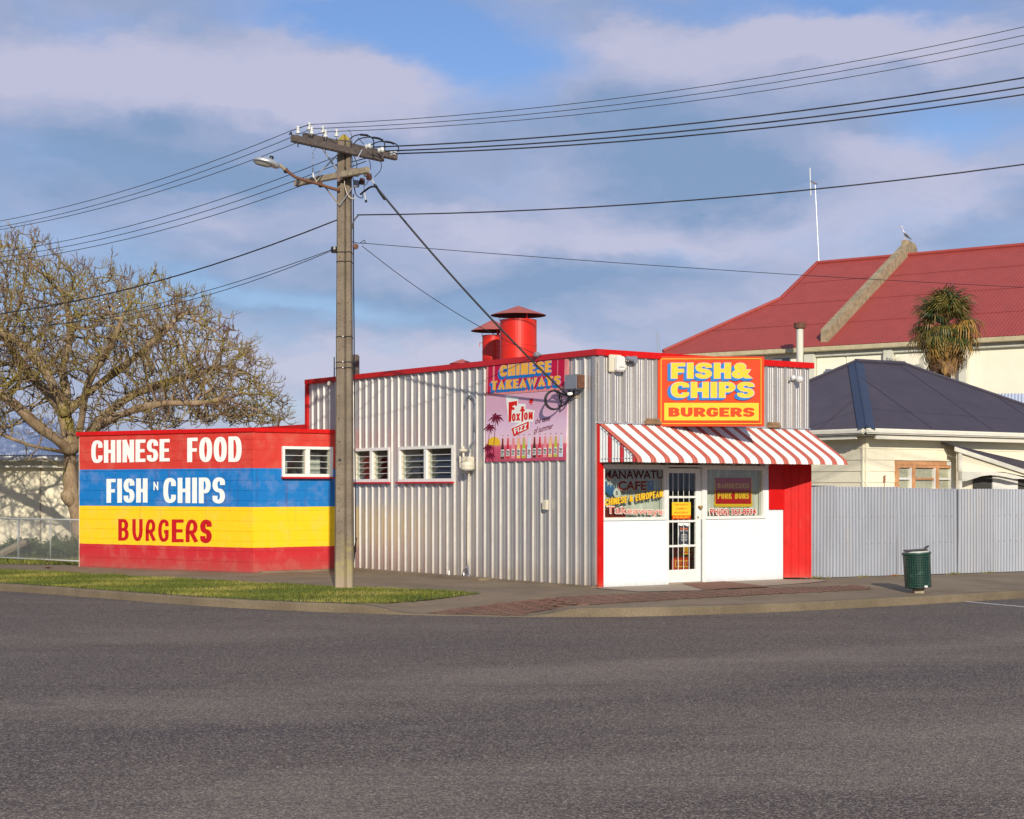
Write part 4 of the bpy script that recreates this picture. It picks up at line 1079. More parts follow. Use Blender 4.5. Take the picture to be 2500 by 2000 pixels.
# side wall posters
PQ = .050
TLb, TRb, BRb, BLb = [SW.W(x, y, PQ) for x, y in ((1188, 890), (1386.5, 870.5), (1385.5, 951), (1186, 966))]
s3 = thing('sign', 'faded red sign reading CHINESE TAKEAWAYS in amber letters on the side wall', 'sign', BLb)
plain('sign_crimson', (.50, .010, .055), .45); plain('sign_pink', (.72, .26, .26), .5, 0, .12)
def board(Q, name, mat, parent, th_=.02):
    Q = [Vector(q) for q in Q]; mb = MB(); mb.prism([q - n1 * th_ for q in Q], n1 * (th_ - .001), mat); return mb.build(name, None, parent, recalc=True)
board([TLb, TRb, BRb, BLb], 'board', 'sign_pink', s3)
M7 = quad_map([TLb, TRb, BRb, BLb]); mb = MB()
flat(mb, M7, [(.10, .10), (.93, .10), (.96, .16), (.965, .93), (.10, .96)], .002, 'sign_crimson')
for x in (.03, ): rect(mb, M7, .025, .085, .06, .96, .002, 'sign_crimson')
for x in (.10, .29, .88): rect(mb, M7, x, x + .008, .1, .95, .0025, 'sign_pink')
for (s_, x0, x1, y0, y1, sk) in (('CHINESE', .18, .81, .56, .93, .09), ('TAKEAWAYS', .075, .92, .13, .47, .09)):
    kw = dict(wv=.30, wh=.19, cw=.66, gap=.10); bold = dict(wv=.34, wh=.23, cw=.69, gap=.065)
    Fd = sub(M7, x0, x1, y0, y1, 0)
    smear(mb, fit(stroke_text(s_, **bold)), sub(M7, x0 - .006, x1 + .006, y0 - .01, y1 + .01), 'sign_blue', .003, -.035 if s_ == 'CHINESE' else -.028, -.24, 8)
    put(mb, fit(stroke_text(s_, **bold)), sub(M7, x0 - .006, x1 + .006, y0 - .01, y1 + .01), 'sign_halo', .0065, step=.00003)
    put(mb, fit(stroke_text(s_, **kw)), Fd, 'letter_amber', .0075)
for x in (.15, .33, .40, .56, .66, .78): rect(mb, M7, x, x + .006, .02, .12, .0028, 'sign_pink')
mb.build('lettering', None, s3)
TLf, TRf, BRf, BLf = [SW.W(x, y, PQ) for x, y in ((1186, 967), (1385.5, 952), (1381, 1124), (1184.5, 1128))]
s4 = thing('poster', 'pink sunset drinks poster with a row of coloured bottles below the CHINESE TAKEAWAYS sign', 'poster', BLf)
zlo, zhi = BLf.z, TLf.z
mk_sunset('sunset', [(.0, (.50, .008, .07)), (.18, (.58, .02, .10)), (.235, (.72, .10, .15)), (.25, (.82, .48, .50)), (.36, (.80, .56, .68)), (.55, (.72, .50, .68)), (.8, (.64, .36, .50)), (1., (.66, .36, .48))], zlo, zhi)
board([TLf, TRf, BRf, BLf], 'board', 'sunset', s4)
M8 = quad_map([TLf, TRf, BRf, BLf]); mb = MB()
def zf(x, y):                                                  # poster fractions from the 2156-px crop (1180,880)-(1480,1120)
    P_ = (1180 + x * .13915, 880 + y * .13915); u_, z_ = SW.hit(P_[0], P_[1], PQ)
    uL = SW.hit(1185, 1040, PQ)[0]; uR = SW.hit(1384, 1040, PQ)[0]; f_ = (u_ - uL) / (uR - uL)
    zb = lerp(BLf.z, BRf.z, f_); zt_ = lerp(TLf.z, TRf.z, f_); return f_, (z_ - zb) / (zt_ - zb)
def pf(pts): return [zf(*p) for p in pts]
flat(mb, M8, [(.11 + .085 * math.cos(t_), .27 + .105 * math.sin(t_)) for t_ in np.linspace(-.25, math.pi + .25, 20)], .0012, 'sign_yellow')
def palm_pic(cx, cy, s, base):
    bx, by = base; mb.add([M8(bx - .004, by, .0022), M8(bx + .004, by, .0022), M8(cx + .003, cy, .0022), M8(cx - .003, cy, .0022)], [(0, 1, 2, 3)], 'maroon')
    for k, an in enumerate((8, 35, 65, 95, 125, 155, 185, 215, 325, 350, 240, 290)):
        L_ = s * (1. + .25 * math.sin(k * 2.3)); a_ = R(an); ux, uy = math.cos(a_), math.sin(a_) * 1.1
        m1 = (cx + ux * L_ * .55, cy + uy * L_ * .55 + .02 * s * 10 * .1); e1 = (cx + ux * L_, cy + uy * L_ - L_ * .35)
        nx_, ny_ = -uy * s * .13, ux * s * .13
        mb.poly([M8(cx, cy, .0024 + k * .0001), M8(m1[0] - nx_, m1[1] - ny_, .0024 + k * .0001), M8(e1[0], e1[1], .0024 + k * .0001), M8(m1[0] + nx_, m1[1] + ny_, .0024 + k * .0001)], mat='maroon')
palm_pic(.135, .66, .09, (.10, .0)); palm_pic(.055, .52, .075, (.03, .05)); palm_pic(.04, .22, .07, (.0, .0)); palm_pic(.07, .10, .06, (.05, 0))
# white cut-out behind the logo, logo, script
wl = pf([(385, 610), (610, 660), (605, 760), (740, 765), (735, 850), (900, 880), (880, 1075), (815, 1085), (815, 1215), (530, 1340), (485, 1190), (620, 1100), (440, 1090)])
flat(mb, M8, wl, .0025, 'white_letter')
for P_ in ([(440, 735), (592, 710), (588, 800), (560, 800), (555, 780), (500, 812), (548, 832), (545, 872), (500, 868), (490, 1080), (445, 1082)],
           [(660, 812), (710, 808), (706, 850), (730, 862), (728, 892), (705, 890), (702, 1072), (668, 1074), (672, 895), (640, 892), (642, 870), (665, 855)]):
    flat(mb, M8, pf(P_), .0045, 'sign_letter_red')
plain('sign_letter_red', (.66, .015, .012), .45) if 'sign_letter_red' not in MATS else None
for ch, x0, x1, y0, y1 in (('O', 503, 568, 930, 1072), ('X', 575, 650, 928, 1062), ('O', 715, 782, 912, 1048), ('N', 792, 872, 900, 1040)):
    a_ = zf(x0, y1); b_ = zf(x1, y0); put(mb, fit(stroke_text(ch, .26, .17, .62, .1, .45)), sub(M8, a_[0], b_[0], a_[1], b_[1]), 'sign_letter_red', .0045)
flat(mb, M8, pf([(495, 1195), (803, 1070), (803, 1205), (540, 1335)]), .0045, 'sign_letter_red')
Qz = [M8(*zf(x, y), .0050) for x, y in ((535, 1200), (775, 1105), (775, 1200), (555, 1290))]
put(mb, fit(stroke_text('FIZZ', .26, .2, .68, .12)), quad_map(Qz), 'white_letter', .001)
for s_, Qs in (('the taste', ((915, 1020), (1180, 965), (1180, 1050), (915, 1120))), ('of summer', ((895, 1180), (1235, 1090), (1235, 1190), (895, 1290)))):
    put(mb, fit(bf_text(s_, .004, .35)), quad_map([M8(*zf(x, y), .004) for x, y in Qs]), 'maroon', .0005)
flat(mb, M8, pf([(800, 690), (850, 665), (870, 690), (862, 745), (830, 750), (785, 740), (812, 715)]), .004, 'sign_letter_red')
for x_ in (822, 842): flat(mb, M8, pf([(x_, 748), (x_ + 6, 748), (x_ + 2, 785), (x_ - 8, 785)]), .0042, 'sign_letter_red')
cols = [('b0', (.07, .015, .01)), ('b1', (.62, .01, .04)), ('b2', (.80, .25, .30)), ('b3', (.85, .60, .18)), ('b4', (.42, .55, .02)), ('b5', (.55, .68, .85))]
for n_, c_ in cols: plain(n_, c_, .4)
for k in range(12):
    xc = 345 + (1378 - 345) * k / 11 ; yb = 1730 - 4 * k; yt = 1370 - 4 * k
    if k == 0: pass
    hw_ = 30
    bot = lambda e2: pf([(xc - hw_ - e2, yb + e2), (xc + hw_ + e2, yb + e2), (xc + hw_ + e2, yb - 175), (xc + 13 + e2, yt + 95), (xc + 9 + e2, yt - e2), (xc - 9 - e2, yt - e2), (xc - 13 - e2, yt + 95), (xc - hw_ - e2, yb - 175)])
    flat(mb, M8, bot(6), .0028, 'sign_pink' if k != 5 and k != 11 else 'white_letter'); flat(mb, M8, bot(0), .0040, cols[k % 6][0])
    a_ = zf(xc - hw_ + 3, yb - 45); b_ = zf(xc + hw_ - 3, yb - 165)
    rect(mb, M8, a_[0], b_[0], a_[1], b_[1], .0046, 'white_letter')
    for (ta, tb, s_) in ((.52, .95, 'Foxton'), (.10, .45, 'FIZZ')):
        put(mb, fit(bf_text(s_, .05)), sub(M8, lerp(a_[0], b_[0], .08), lerp(a_[0], b_[0], .92), lerp(a_[1], b_[1], ta), lerp(a_[1], b_[1], tb)), 'black_plastic', .0052)
    rect(mb, M8, *[zf(xc - 14, yt - 45)[0], zf(xc + 14, yt - 45)[0]], zf(xc, yt - 45)[1], zf(xc, yt - 52)[1], .003, 'dark_letter')
mb.build('printed_design', None, s4)

# ================================================================== painted block annex
annex = thing('block_annex', 'painted concrete block annex banded red, blue and yellow with white hand lettering', 'building', K)
BZ = .003; CH = .2; NC = 14
cache = {}
def block_mesh(w_, h_):
    k = (round(w_, 3), round(h_, 3))
    if k not in cache:
        mb = MB(); mb.box((0, -.09, 0), (w_, 0, 0), (0, .09, 0), (0, 0, h_)); o = mb.build('brick', 'block_paint', bevel=.004 if min(w_, h_) > .03 else 0)
        cache[k] = o.data; bpy.data.objects.remove(o)
    return cache[k]
rb = random.Random(3)
def block_wall(pl, L_, hole=None, flip=1, shift=0.):
    """every block a piece of its own, joints 8 mm wide and sunk"""
    J = .013
    for c in range(NC):
        z0 = BZ + c * CH; st = -(.2 if c % 2 else 0) - shift
        x = st
        while x < L_ - .01:
            x0, x1 = max(x, 0), min(x + .4, L_)
            x += .4
            if x1 - x0 < .05: continue
            segs = [(x0 + J / 2, x1 - J / 2, z0 + J / 2, z0 + CH - J / 2)]
            if hole:
                hu0, hu1, hz0, hz1 = hole; out = []
                for (a, b, p, q) in segs:
                    if b <= hu0 or a >= hu1 or q <= hz0 or p >= hz1: out.append((a, b, p, q)); continue
                    if a < hu0: out.append((a, hu0, p, q))
                    if b > hu1: out.append((hu1, b, p, q))
                    aa, bb = max(a, hu0), min(b, hu1)
                    if p < hz0: out.append((aa, bb, p, hz0))
                    if q > hz1: out.append((aa, bb, hz1, q))
                segs = out
            for (a, b, p, q) in segs:
                if b - a < .02 or q - p < .02: continue
                inst('concrete_block', block_mesh(b - a, q - p), annex, pl.mat(a, p, rb.uniform(-.0006, .0012)) if flip > 0 else pl.mat(a, p, rb.uniform(-.0006, .0012)))
L1, L2 = 4.84, 2.27
hw0 = F2.hit(687.5, 1120)[0]; hw1 = F2.hit(811.5, 1120)[0]; hz1_ = F2.hit(750, 1090)[1]; hz0_ = F2.hit(750, 1165)[1]
F1.hit(195, 1300)
F1P = Plane(F1.O, F1.u, F1.n)
block_wall(F1P, L1); block_wall(F2, L2, (hw0, hw1, hz0_, hz1_), 1, .1)
def backing(pl, L_, hole=None, a0=0.):
    mb = MB(); H_ = BZ + NC * CH
    if not hole: mb.box(pl.P(a0, BZ - .05, -.19), pl.u * (L_ - a0), pl.n * .181, UP * (H_ + .04))
    else:
        u0, u1, z0, z1 = hole
        mb.box(pl.P(a0, BZ - .05, -.19), pl.u * (u0 - a0), pl.n * .184, UP * (H_ + .04)); mb.box(pl.P(u1, BZ - .05, -.19), pl.u * (L_ - u1), pl.n * .184, UP * (H_ + .04))
        mb.box(pl.P(u0, BZ - .05, -.19), pl.u * (u1 - u0), pl.n * .184, UP * (z0 - BZ + .05)); mb.box(pl.P(u0, z1, -.19), pl.u * (u1 - u0), pl.n * .184, UP * (H_ - z1))
    return mb.build('mortar', 'mortar_paint', annex)
backing(F1P, L1 - .004, None, .012); backing(F2, L2, (hw0, hw1, hz0_, hz1_), .012)
e1 = F1.P(L1, 0, 0)
part_box('end_pier', 'shed_cream', annex, (F1.P(L1 + .003, -.05, -.5), F1.u * .05, F1.n * .45, UP * 2.8), bevel=0)
ztop = BZ + NC * CH
part_box('capping', 'red_paint', annex, (F1.P(-.02, ztop - .045, -.15), F1.u * (L1 + .08), F1.n * .185, UP * .085), bevel=.008)
part_box('capping', 'red_paint', annex, (F2.P(.02, ztop - .047, -.15), d2 * (L2 - .03), n2 * .185, UP * .085), bevel=.008)
mb = MB(); mb.prism([F1.P(L1, ztop - .08, -.16), F1.P(.1, ztop - .08, -.16), F2.P(.15, ztop - .08, -.16), F2.P(L2 - .05, ztop - .08, -.2), SW.P(11.6, ztop - .08, -.3) + n1 * .25], UP * .04); mb.build('roof', 'vent_cap', annex, recalc=True)
mb = MB(); q_ = SW.P(7.9, 0, 0); mb.box(F1.P(L1, 0, -.2), F1.n * -3.4, F1.u * .1, UP * 2.7); mb.build('rear_wall', 'interior_wall', annex)
wW = louvre_window(F2, hw0 + .004, hw1 - .004, hz0_ + .004, hz1_ - .004, annex, 4, .035, depth=.12)
mb = MB(); mb.box(F2.P(hw0 + .05, hz0_, -.5), d2 * .35, -n2 * .02, UP * .55); mb.box(F2.P(hw0 + .7, hz0_, -.4), d2 * .4, -n2 * .02, UP * .5); mb.build('curtain', 'curtain', annex)
# hand-painted lettering on the long face
def z2(x, y): return (x * .39425, 1000 + y * .39425)
def f1(pts): return quad_map([F1.W(*z2(*p), .0) for p in pts])
mb = MB()
put(mb, fit(stroke_text('CHINESE', .19, .145, .49, .06, .42)), f1([(566, 190), (1052, 180), (1052, 323), (566, 334)]), 'white_letter', .0035)
mb.build('painted_word', None, annex); mb = MB()
put(mb, fit(stroke_text('FOOD', .21, .14, .54, .065, .45)), f1([(1160, 176), (1497, 165), (1497, 324), (1160, 326)]), 'white_letter', .0035)
mb.build('painted_word', None, annex); mb = MB()
put(mb, fit(stroke_text('FISH', .19, .14, .46, .07, .42)), f1([(660, 430), (915, 426), (915, 576), (660, 578)]), 'white_letter', .0035)
mb.build('painted_word', None, annex); mb = MB()
put(mb, fit(stroke_text('N', .15, .12, .58, .07)), f1([(950, 447), (982, 446), (982, 500), (950, 501)]), 'white_letter', .0035)
mb.build('painted_word', None, annex); mb = MB()
put(mb, fit(stroke_text('CHIPS', .19, .14, .50, .07, .44)), f1([(1012, 424), (1394, 420), (1394, 582), (1012, 578)]), 'white_letter', .0035)
mb.build('painted_word', None, annex); mb = MB()
xs_ = [(733, 798), (820, 884), (902, 966), (980, 1045), (1064, 1138), (1150, 1228), (1240, 1312)]
for ch, (x0, x1) in zip('BURGERS', xs_):
    k = (x0 - 733) / 579; yt = 678 + 4 * k; yb = 812 + 18 * k
    r_ = .5; GLs = None
    if ch in 'AR':
        pts = [('r', [(0, 0), (0, 1), (1, 1), (1, .42), (.1, .42)]), [(.45, .42), (1, 0)]]
        old = GL['R']; GL['R'] = (.98, pts); pr_ = stroke_text('R', .20, .15, .60, .1, .5); GL['R'] = old
    elif ch == 'S': pr_ = stroke_text(ch, .27, .19, .62, .1, .5)
    else: pr_ = stroke_text(ch, .20, .145, .60, .1, .5)
    put(mb, fit(pr_), f1([(x0, yt), (x1, yt), (x1, yb), (x0, yb)]), 'red_letter', .0035)
    mb.build('painted_letter', None, annex); mb = MB()
# ================================================================== roof vents
def vent(px, yb, ybrim, yapex, rb_, rc, Y, label, hook=False):
    c = at(px, yb, Y); c.z = 3.7; zb = at(px, ybrim, Y).z; za = at(px, yapex, Y).z
    t = thing('roof_vent', label, 'vent', c, 'red roof vents on the shop')
    mb = MB(); mb.lathe(c, [(rb_, 0)] + ([(rb_, .55), (rb_ + .006, .552), (rb_ + .006, .566), (rb_, .568)] if zb - c.z > .7 else []) + [(rb_, zb - c.z - .08), (rb_ - .01, zb - c.z - .08)], 40, UP); mb.build('flue', 'vent_red', t, smooth=False)
    for k in range(3):
        a = k * 2.09 + 1.0; d = V(math.cos(a), math.sin(a), 0); m_ = MB(); m_.cbox(c + d * (rb_ + .004) + UP * (zb - c.z - .04), d * .01, V(-d.y, d.x, 0) * .03, UP * .12); m_.build('strap', 'vent_red', t)
    m2 = MB(); m2.lathe(c + UP * (zb - c.z), [(rc, 0), (rc + .004, .008), (.02, za - zb), (0, za - zb + .004)], 40, UP); m2.build('cap', 'vent_cap', t)
    m3 = MB(); m3.lathe(c + UP * (zb - c.z - .001), [(rc, 0), (.05, za - zb - .05), (0, za - zb - .05)], 40, UP); m3.build('cap_lining', 'vent_under', t)
    m4 = MB(); m4.box(c + V(-rb_, -rb_ - .005, -.1) * 1.0 + V(0, 0, 0), V(.012, 0, 0), V(0, .01, 0), UP * .1); 
    if hook:
        h = MB(); h.tube([c + V(-rb_ - .05, 0, zb - c.z - .3), c + V(-rb_ - .05, 0, zb - c.z - .22), c + V(-rb_, 0, zb - c.z - .22)], .008, 5); h.build('hook', 'vent_red', t)
    sm = MB(); sm.box(c + V(.02, -rb_ - .006, 0), V(.012, 0, 0), V(0, .01, 0), UP * (zb - c.z - .1)); sm.build('seam', 'vent_red', t)
    return t
vent(1265.5, 871, 771, 747.5, .335, .505, 30.4, 'big red roof vent with a wide conical cap, in front of a smaller one')
vent(1203, 879, 809, 781.5, .20, .415, 31.8, 'smaller red roof vent with a conical cap, half behind the biggest vent', True)
vent(1128, 905, 889, 877.5, .14, .25, 33.2, 'red vent cap just showing above the red capping, left of the two tall vents')

# ================================================================== utility pole
PX, PY = -2.77, 27.5
pole = thing('utility_pole', 'tall grey concrete power pole with a grooved face and two sets of crossarms', 'pole', (PX, PY, -.06))
pz0 = -.1; pzT = 7.40
def pole_w(z): return lerp(.155, .112, z / 7.4)
secs = []
mb = MB(); rows = 24
def section(z):
    h = pole_w(z); g_ = .022
    # seen from the camera: a broad face with a vertical groove right of its middle
    base = [(-h, -.6 * h), (-h * .86, -h * .92), (.02 * h, -h * .92), (.18 * h, -h * .92 + g_ * 1.6), (.34 * h, -h * .92), (.86 * h, -h * .92), (h, -.6 * h), (h, .6 * h), (h * .86, h * .9), (-h * .86, h * .9), (-h, .6 * h)]
    return [V(PX + x, PY + y, z) for x, y in base]
vs = []; m_ = 11
for k in range(rows + 1): vs += section(lerp(pz0, pzT, k / rows))
mb.add(vs, [(k * m_ + i, k * m_ + (i + 1) % m_, (k + 1) * m_ + (i + 1) % m_, (k + 1) * m_ + i) for k in range(rows) for i in range(m_)])
mb.build('shaft', 'pole_body', pole)
mb = MB(); top = section(pzT); apx = [V(PX + (p.x - PX) * .25, PY + (p.y - PY) * .6, pzT + .09) for p in top]
mb.add(top + apx, [(i, (i + 1) % m_, m_ + (i + 1) % m_, m_ + i) for i in range(m_)] + [tuple(range(m_, 2 * m_))]); mb.build('cap', 'lichen', pole)
def zp(y): return at(841, y, PY - .13).z
for y in (615, 638, 822, 884, 898):
    z = zp(y); h = pole_w(z) + .004; mb = MB()
    mb.tube([V(PX - h, PY - .5 * h, z - .01), V(PX - h * .86, PY - h * .97, z), V(PX + h * .86, PY - h * .97, z + .004), V(PX + h, PY - .5 * h, z - .01), V(PX + h, PY + h, z), V(PX - h, PY + h, z - .01), V(PX - h, PY - .5 * h, z - .01)], .006, 5); mb.build('strap', 'black_wire', pole)
    if y > 800:
        b_ = MB(); b_.lathe(V(PX - .1 * h, PY - h * .97, z), [(0, 0), (.012, 0), (.010, .012), (0, .014)], 8, V(0, -1, 0)); b_.build('buckle', 'steel', pole)
mb = MB(); mb.box(V(PX - .085, PY - .155, zp(1125)), V(.05, 0, 0), V(0, .006, 0), V(0, 0, .032)); mb.build('number_plate', 'black_plastic', pole)
# step holes
for k in range(16):
    z = .9 + k * .38; s_ = pole_w(z); mb = MB(); mb.lathe(V(PX - s_ * .55, PY - s_ * .921, z), [(0, 0), (.012, 0), (.012, .004), (0, .002)], 8, V(0, -1, 0)); mb.build('bolt', 'rust', pole)
# dark conduit on the right side
mb = MB(); xr = PX + pole_w(4) + .015
mb.tube([V(xr, PY, zp(470)), V(xr + .005, PY, zp(700)), V(xr + .012, PY, zp(790)), V(xr + .02, PY, zp(1000)), V(xr + .04, PY, zp(1350))], .010, 5); mb.build('conduit', 'black_wire', pole)
# upper crossarms
da = V(.635, .773, 0); nf = V(.773, -.635, 0)             # along the arms, and towards the viewer
ctr = V(PX, PY, 0)
zA = 7.20
def beam(c, d, l0, l1, off, zc, w_, h_, mat, name='crossarm', tilt=0.):
    mb = MB(); o = c + nf * off - d * l0 + UP * (zc - h_ / 2); mb.box(o, d * (l0 + l1) + UP * tilt, nf * w_, UP * h_); return mb.build(name, mat, pole, bevel=.012)
beam(ctr, da, 1.336, .737, .125, zA, .09, .115, 'dark_timber')
beam(ctr, da, .763, 1.417, -.21, zA + .17, .09, .115, 'dark_timber')
# lower crossarm
db = V(-.743, .669, 0); nf2 = V(-.669, -.743, 0)
zB = at(841, 433, PY).z
mb = MB(); mb.box(ctr - db * .76 + nf2 * .13 + UP * (zB - .05), db * 1.80, nf2 * .08, UP * .10); mb.build('crossarm', 'pale_timber', pole, bevel=.01)
# flat steel braces
def brace(a, b, w_=.022, mat='galv'):
    mb = MB(); mb.tube([a, b], w_ * .6, 4); mb.build('brace', mat, pole)
brace(at(782, 355, PY - .1), at(823, 416, PY - .1)); brace(at(833, 369, PY - .15), at(768, 434, PY - .1))
brace(at(786, 447, PY - .12), at(829, 502, PY - .13), .018, 'pale_timber'); brace(at(829, 502, PY - .15), at(862, 455, PY - .15), .018, 'galv')
brace(at(870, 392, PY - .1), at(884, 366, PY), .02, 'steel')
# insulators
def insul(px, py, Y, s=1.):
    """white two-skirt pin insulator with its foot at the given place"""
    p = at(px, py, Y); mb = MB()
    mb.lathe(p, [(.010, -.02), (.010, 0), (.042, .001), (.040, .012), (.026, .034), (.020, .052), (.030, .060), (.030, .070), (.016, .078), (.022, .09), (.026, .104), (.020, .118), (0, .122)], 14, UP); 
    o = mb.build('insulator', 'porcelain', pole, smooth=True); m2 = MB(); m2.tube([p - UP * .22, p], .009, 5); m2.build('pin', 'black_wire', o); return p + UP * .085 * s
I1 = insul(727.5, 326, 26.6); I2 = insul(755, 317, 27.1); I3 = insul(788, 326, 27.35); I4 = insul(821.5, 333.5, 27.6)
I5 = insul(761, 327.5, 26.85); I6 = insul(794.5, 335, 27.1)
for (x, y) in ((900.5, 361), (931, 370), (961, 378)):
    p = at(x, y, 27.9 + .5 * (x - 900) / 60); mb = MB(); mb.lathe(p - da * .07, [(0, 0), (.04, .005), (.048, .03), (.028, .05), (.05, .07), (.045, .1), (.02, .12), (0, .125)], 12, V(.85, -.5, .1)); mb.build('insulator', 'porcelain', pole, smooth=True)
# rust-brown fuse carriers and grey joint boxes
for (x, y, w_, h_) in ((834, 428, .15, .15), (864, 421, .17, .13)):
    p = at(x, y, PY - .18); mb = MB(); mb.cbox(p, V(w_, 0, 0), V(0, .10, 0), V(0, 0, h_)); mb.cbox(p + V(-w_ * .3, -.01, -h_ * .6), V(w_ * .35, 0, 0), V(0, .1, 0), V(0, 0, h_ * .4)); mb.build('fuse_box', 'fuse_brown', pole, bevel=.012)
for (x, y, s_, m_n) in ((870, 449, .11, 'grey_box'), (884, 443, .10, 'fuse_brown'), (901, 432, .10, 'fuse_brown'), (893, 426, .07, 'dark_timber')):
    p = at(x, y, PY - .15); mb = MB(); mb.lathe(p, [(0, -s_ * .5), (s_ * .42, -s_ * .5), (s_ * .5, 0), (s_ * .38, s_ * .5), (0, s_ * .52)], 8, UP); mb.build('fuse', m_n, pole)
p = at(868, 602, PY - .1); mb = MB(); mb.lathe(p, [(0, -.03), (.045, -.03), (.05, 0), (.045, .03), (0, .03)], 12, V(.3, -1, 0)); mb.build('reel_insulator', 'rust', pole)
p = at(816, 610, PY - .05); mb = MB(); mb.lathe(p, [(0, -.06), (.05, -.05), (.06, 0), (.05, .05), (0, .06)], 10, UP); mb.build('joint_box', 'black_plastic', pole)
def spl(pts, n=8):
    """Catmull-Rom through points"""
    P = [Vector(p) for p in pts]; P = [P[0] * 2 - P[1]] + P + [P[-1] * 2 - P[-2]]; out = []
    for i in range(1, len(P) - 2):
        for k in range(n):
            t = k / n; a, b, c, d = P[i - 1:i + 3]
            out.append(.5 * ((2 * b) + (c - a) * t + (2 * a - 5 * b + 4 * c - d) * t * t + (3 * b - a - 3 * c + d) * t ** 3))
    out.append(P[-2]); return out
def z3(x, y): return (580 + x * .23191, 260 + y * .23191)
def jump(pts, r, mat='black_wire', dY=0., name='jumper_cable'):
    mb = MB(); mb.tube(spl([at(*z3(*p), PY - .1 + dY) for p in pts], 6), r, 5, mat=mat); return mb.build(name, None, pole)
jump([(1180, 345), (1230, 310), (1300, 298), (1380, 310), (1425, 345), (1435, 400), (1425, 440)], .010)
jump([(1220, 400), (1270, 350), (1360, 325), (1470, 335), (1535, 365), (1550, 420), (1548, 470)], .010)
jump([(1290, 298), (1350, 303), (1375, 308)], .019); jump([(1420, 328), (1480, 337), (1530, 358)], .019); jump([(1555, 372), (1610, 380), (1650, 395)], .019)
jump([(1400, 410), (1460, 380), (1540, 370), (1640, 385), (1690, 420), (1690, 480)], .010)
jump([(1165, 245), (1195, 290), (1205, 380), (1200, 480), (1215, 600), (1210, 700), (1220, 800)], .0045)
jump([(1500, 570), (1515, 620), (1500, 680), (1440, 745)], .006); jump([(1385, 560), (1400, 620), (1402, 665)], .006)
jump([(1215, 500), (1250, 580), (1255, 640), (1225, 670), (1160, 665), (1120, 640)], .007)
jump([(1230, 860), (1250, 930), (1300, 965), (1320, 950), (1310, 900)], .007); jump([(1220, 760), (1225, 850), (1240, 920)], .006)
jump([(1125, 740), (1130, 840), (1160, 930), (1205, 968), (1245, 960)], .006, 'cream_box', -.08); jump([(1330, 790), (1335, 900), (1350, 990)], .007, 'cream_box')
jump([(1350, 985), (1355, 1010)], .02); jump([(820, 420), (815, 450), (790, 490), (800, 520), (785, 570), (795, 640), (800, 730)], .005, 'galv'); jump([(805, 745), (850, 820), (880, 850)], .007, 'cream_box')
jump([(790, 650), (800, 750)], .012, 'white_paint'); jump([(1410, 760), (1430, 800), (1455, 845)], .008, 'cream_box'); jump([(1290, 930), (1340, 890), (1400, 850), (1455, 850), (1490, 900), (1550, 985)], .017)
jump([(1300, 770), (1340, 830), (1380, 780)], .006); jump([(1265, 330), (1330, 400)], .006)
jump([(545, 300), (565, 275), (570, 315), (575, 325)], .012)
jump([(1210, 1290), (1215, 1230), (1240, 1180), (1270, 1150)], .012); jump([(1205, 1425), (1290, 1440), (1325, 1410), (1345, 1425), (1320, 1445), (1290, 1430)], .006)

# ------------------------------------------------------------------ street lamp
lamp = thing('street_lamp', 'street lamp with silver head on a rusty outreach arm bolted to the concrete pole', 'lamp', at(*z3(1050, 880), PY - .1))
mb = MB(); mb.tube(spl([at(*z3(x, y), PY - .15 - (1060 - x) * .0004) for x, y in ((1075, 885), (950, 850), (830, 810), (700, 775), (610, 745), (555, 705), (500, 660))], 5), .026, 8); mb.build('arm', 'rust', lamp, smooth=True)
mb = MB(); mb.tube([at(*z3(505, 672), PY - .36), at(*z3(440, 612), PY - .38)], [.024, .028], 8); mb.build('arm_sleeve', 'pale_timber', lamp)
HL = at(*z3(440, 628), PY - .38); HR = at(*z3(165, 555), PY - .50); ax = (HR - HL); Lh = ax.length; ax.normalize(); sdv = ax.cross(UP).normalized(); upv = sdv.cross(ax)
mb = MB(); st_ = [(0, .045, .04, .04), (.12, .075, .05, .06), (.3, .125, .075, .045), (.55, .145, .085, .03), (.8, .115, .062, .025), (.95, .06, .03, .02), (1., .01, .006, .006)]
vs = []; nseg = 16
for (f_, wd, tp, bt_) in st_:
    for k in range(nseg):
        a = 2 * math.pi * k / nseg; s1, c1 = math.sin(a), math.cos(a); vs.append(HL + ax * f_ * Lh + sdv * c1 * wd + upv * (s1 * tp if s1 > 0 else s1 * bt_))
mb.add(vs, [(i * nseg + k, i * nseg + (k + 1) % nseg, (i + 1) * nseg + (k + 1) % nseg, (i + 1) * nseg + k) for i in range(len(st_) - 1) for k in range(nseg)] + [tuple(range(nseg))])
mb.build('lamp_head', 'galv', lamp, smooth=True, recalc=True)
mb = MB(); c_ = HL + ax * Lh * .62 - upv * .028; vs = [c_ + ax * math.cos(a) * .17 + sdv * math.sin(a) * .11 for a in np.linspace(0, 2 * math.pi, 17)[:-1]] + [c_ - upv * .035 + ax * math.cos(a) * .12 + sdv * math.sin(a) * .07 for a in np.linspace(0, 2 * math.pi, 17)[:-1]]
mb.add(vs, [(k, (k + 1) % 16, 16 + (k + 1) % 16, 16 + k) for k in range(16)] + [tuple(range(16, 32))]); plain('lens', (.35, .36, .34), .15); mb.build('lens', 'lens', lamp)
mb = MB(); mb.lathe(HL + ax * Lh * .35 + upv * .075, [(.035, 0), (.035, .045), (.02, .055), (0, .055)], 12, upv); mb.build('light_sensor', 'black_plastic', lamp)
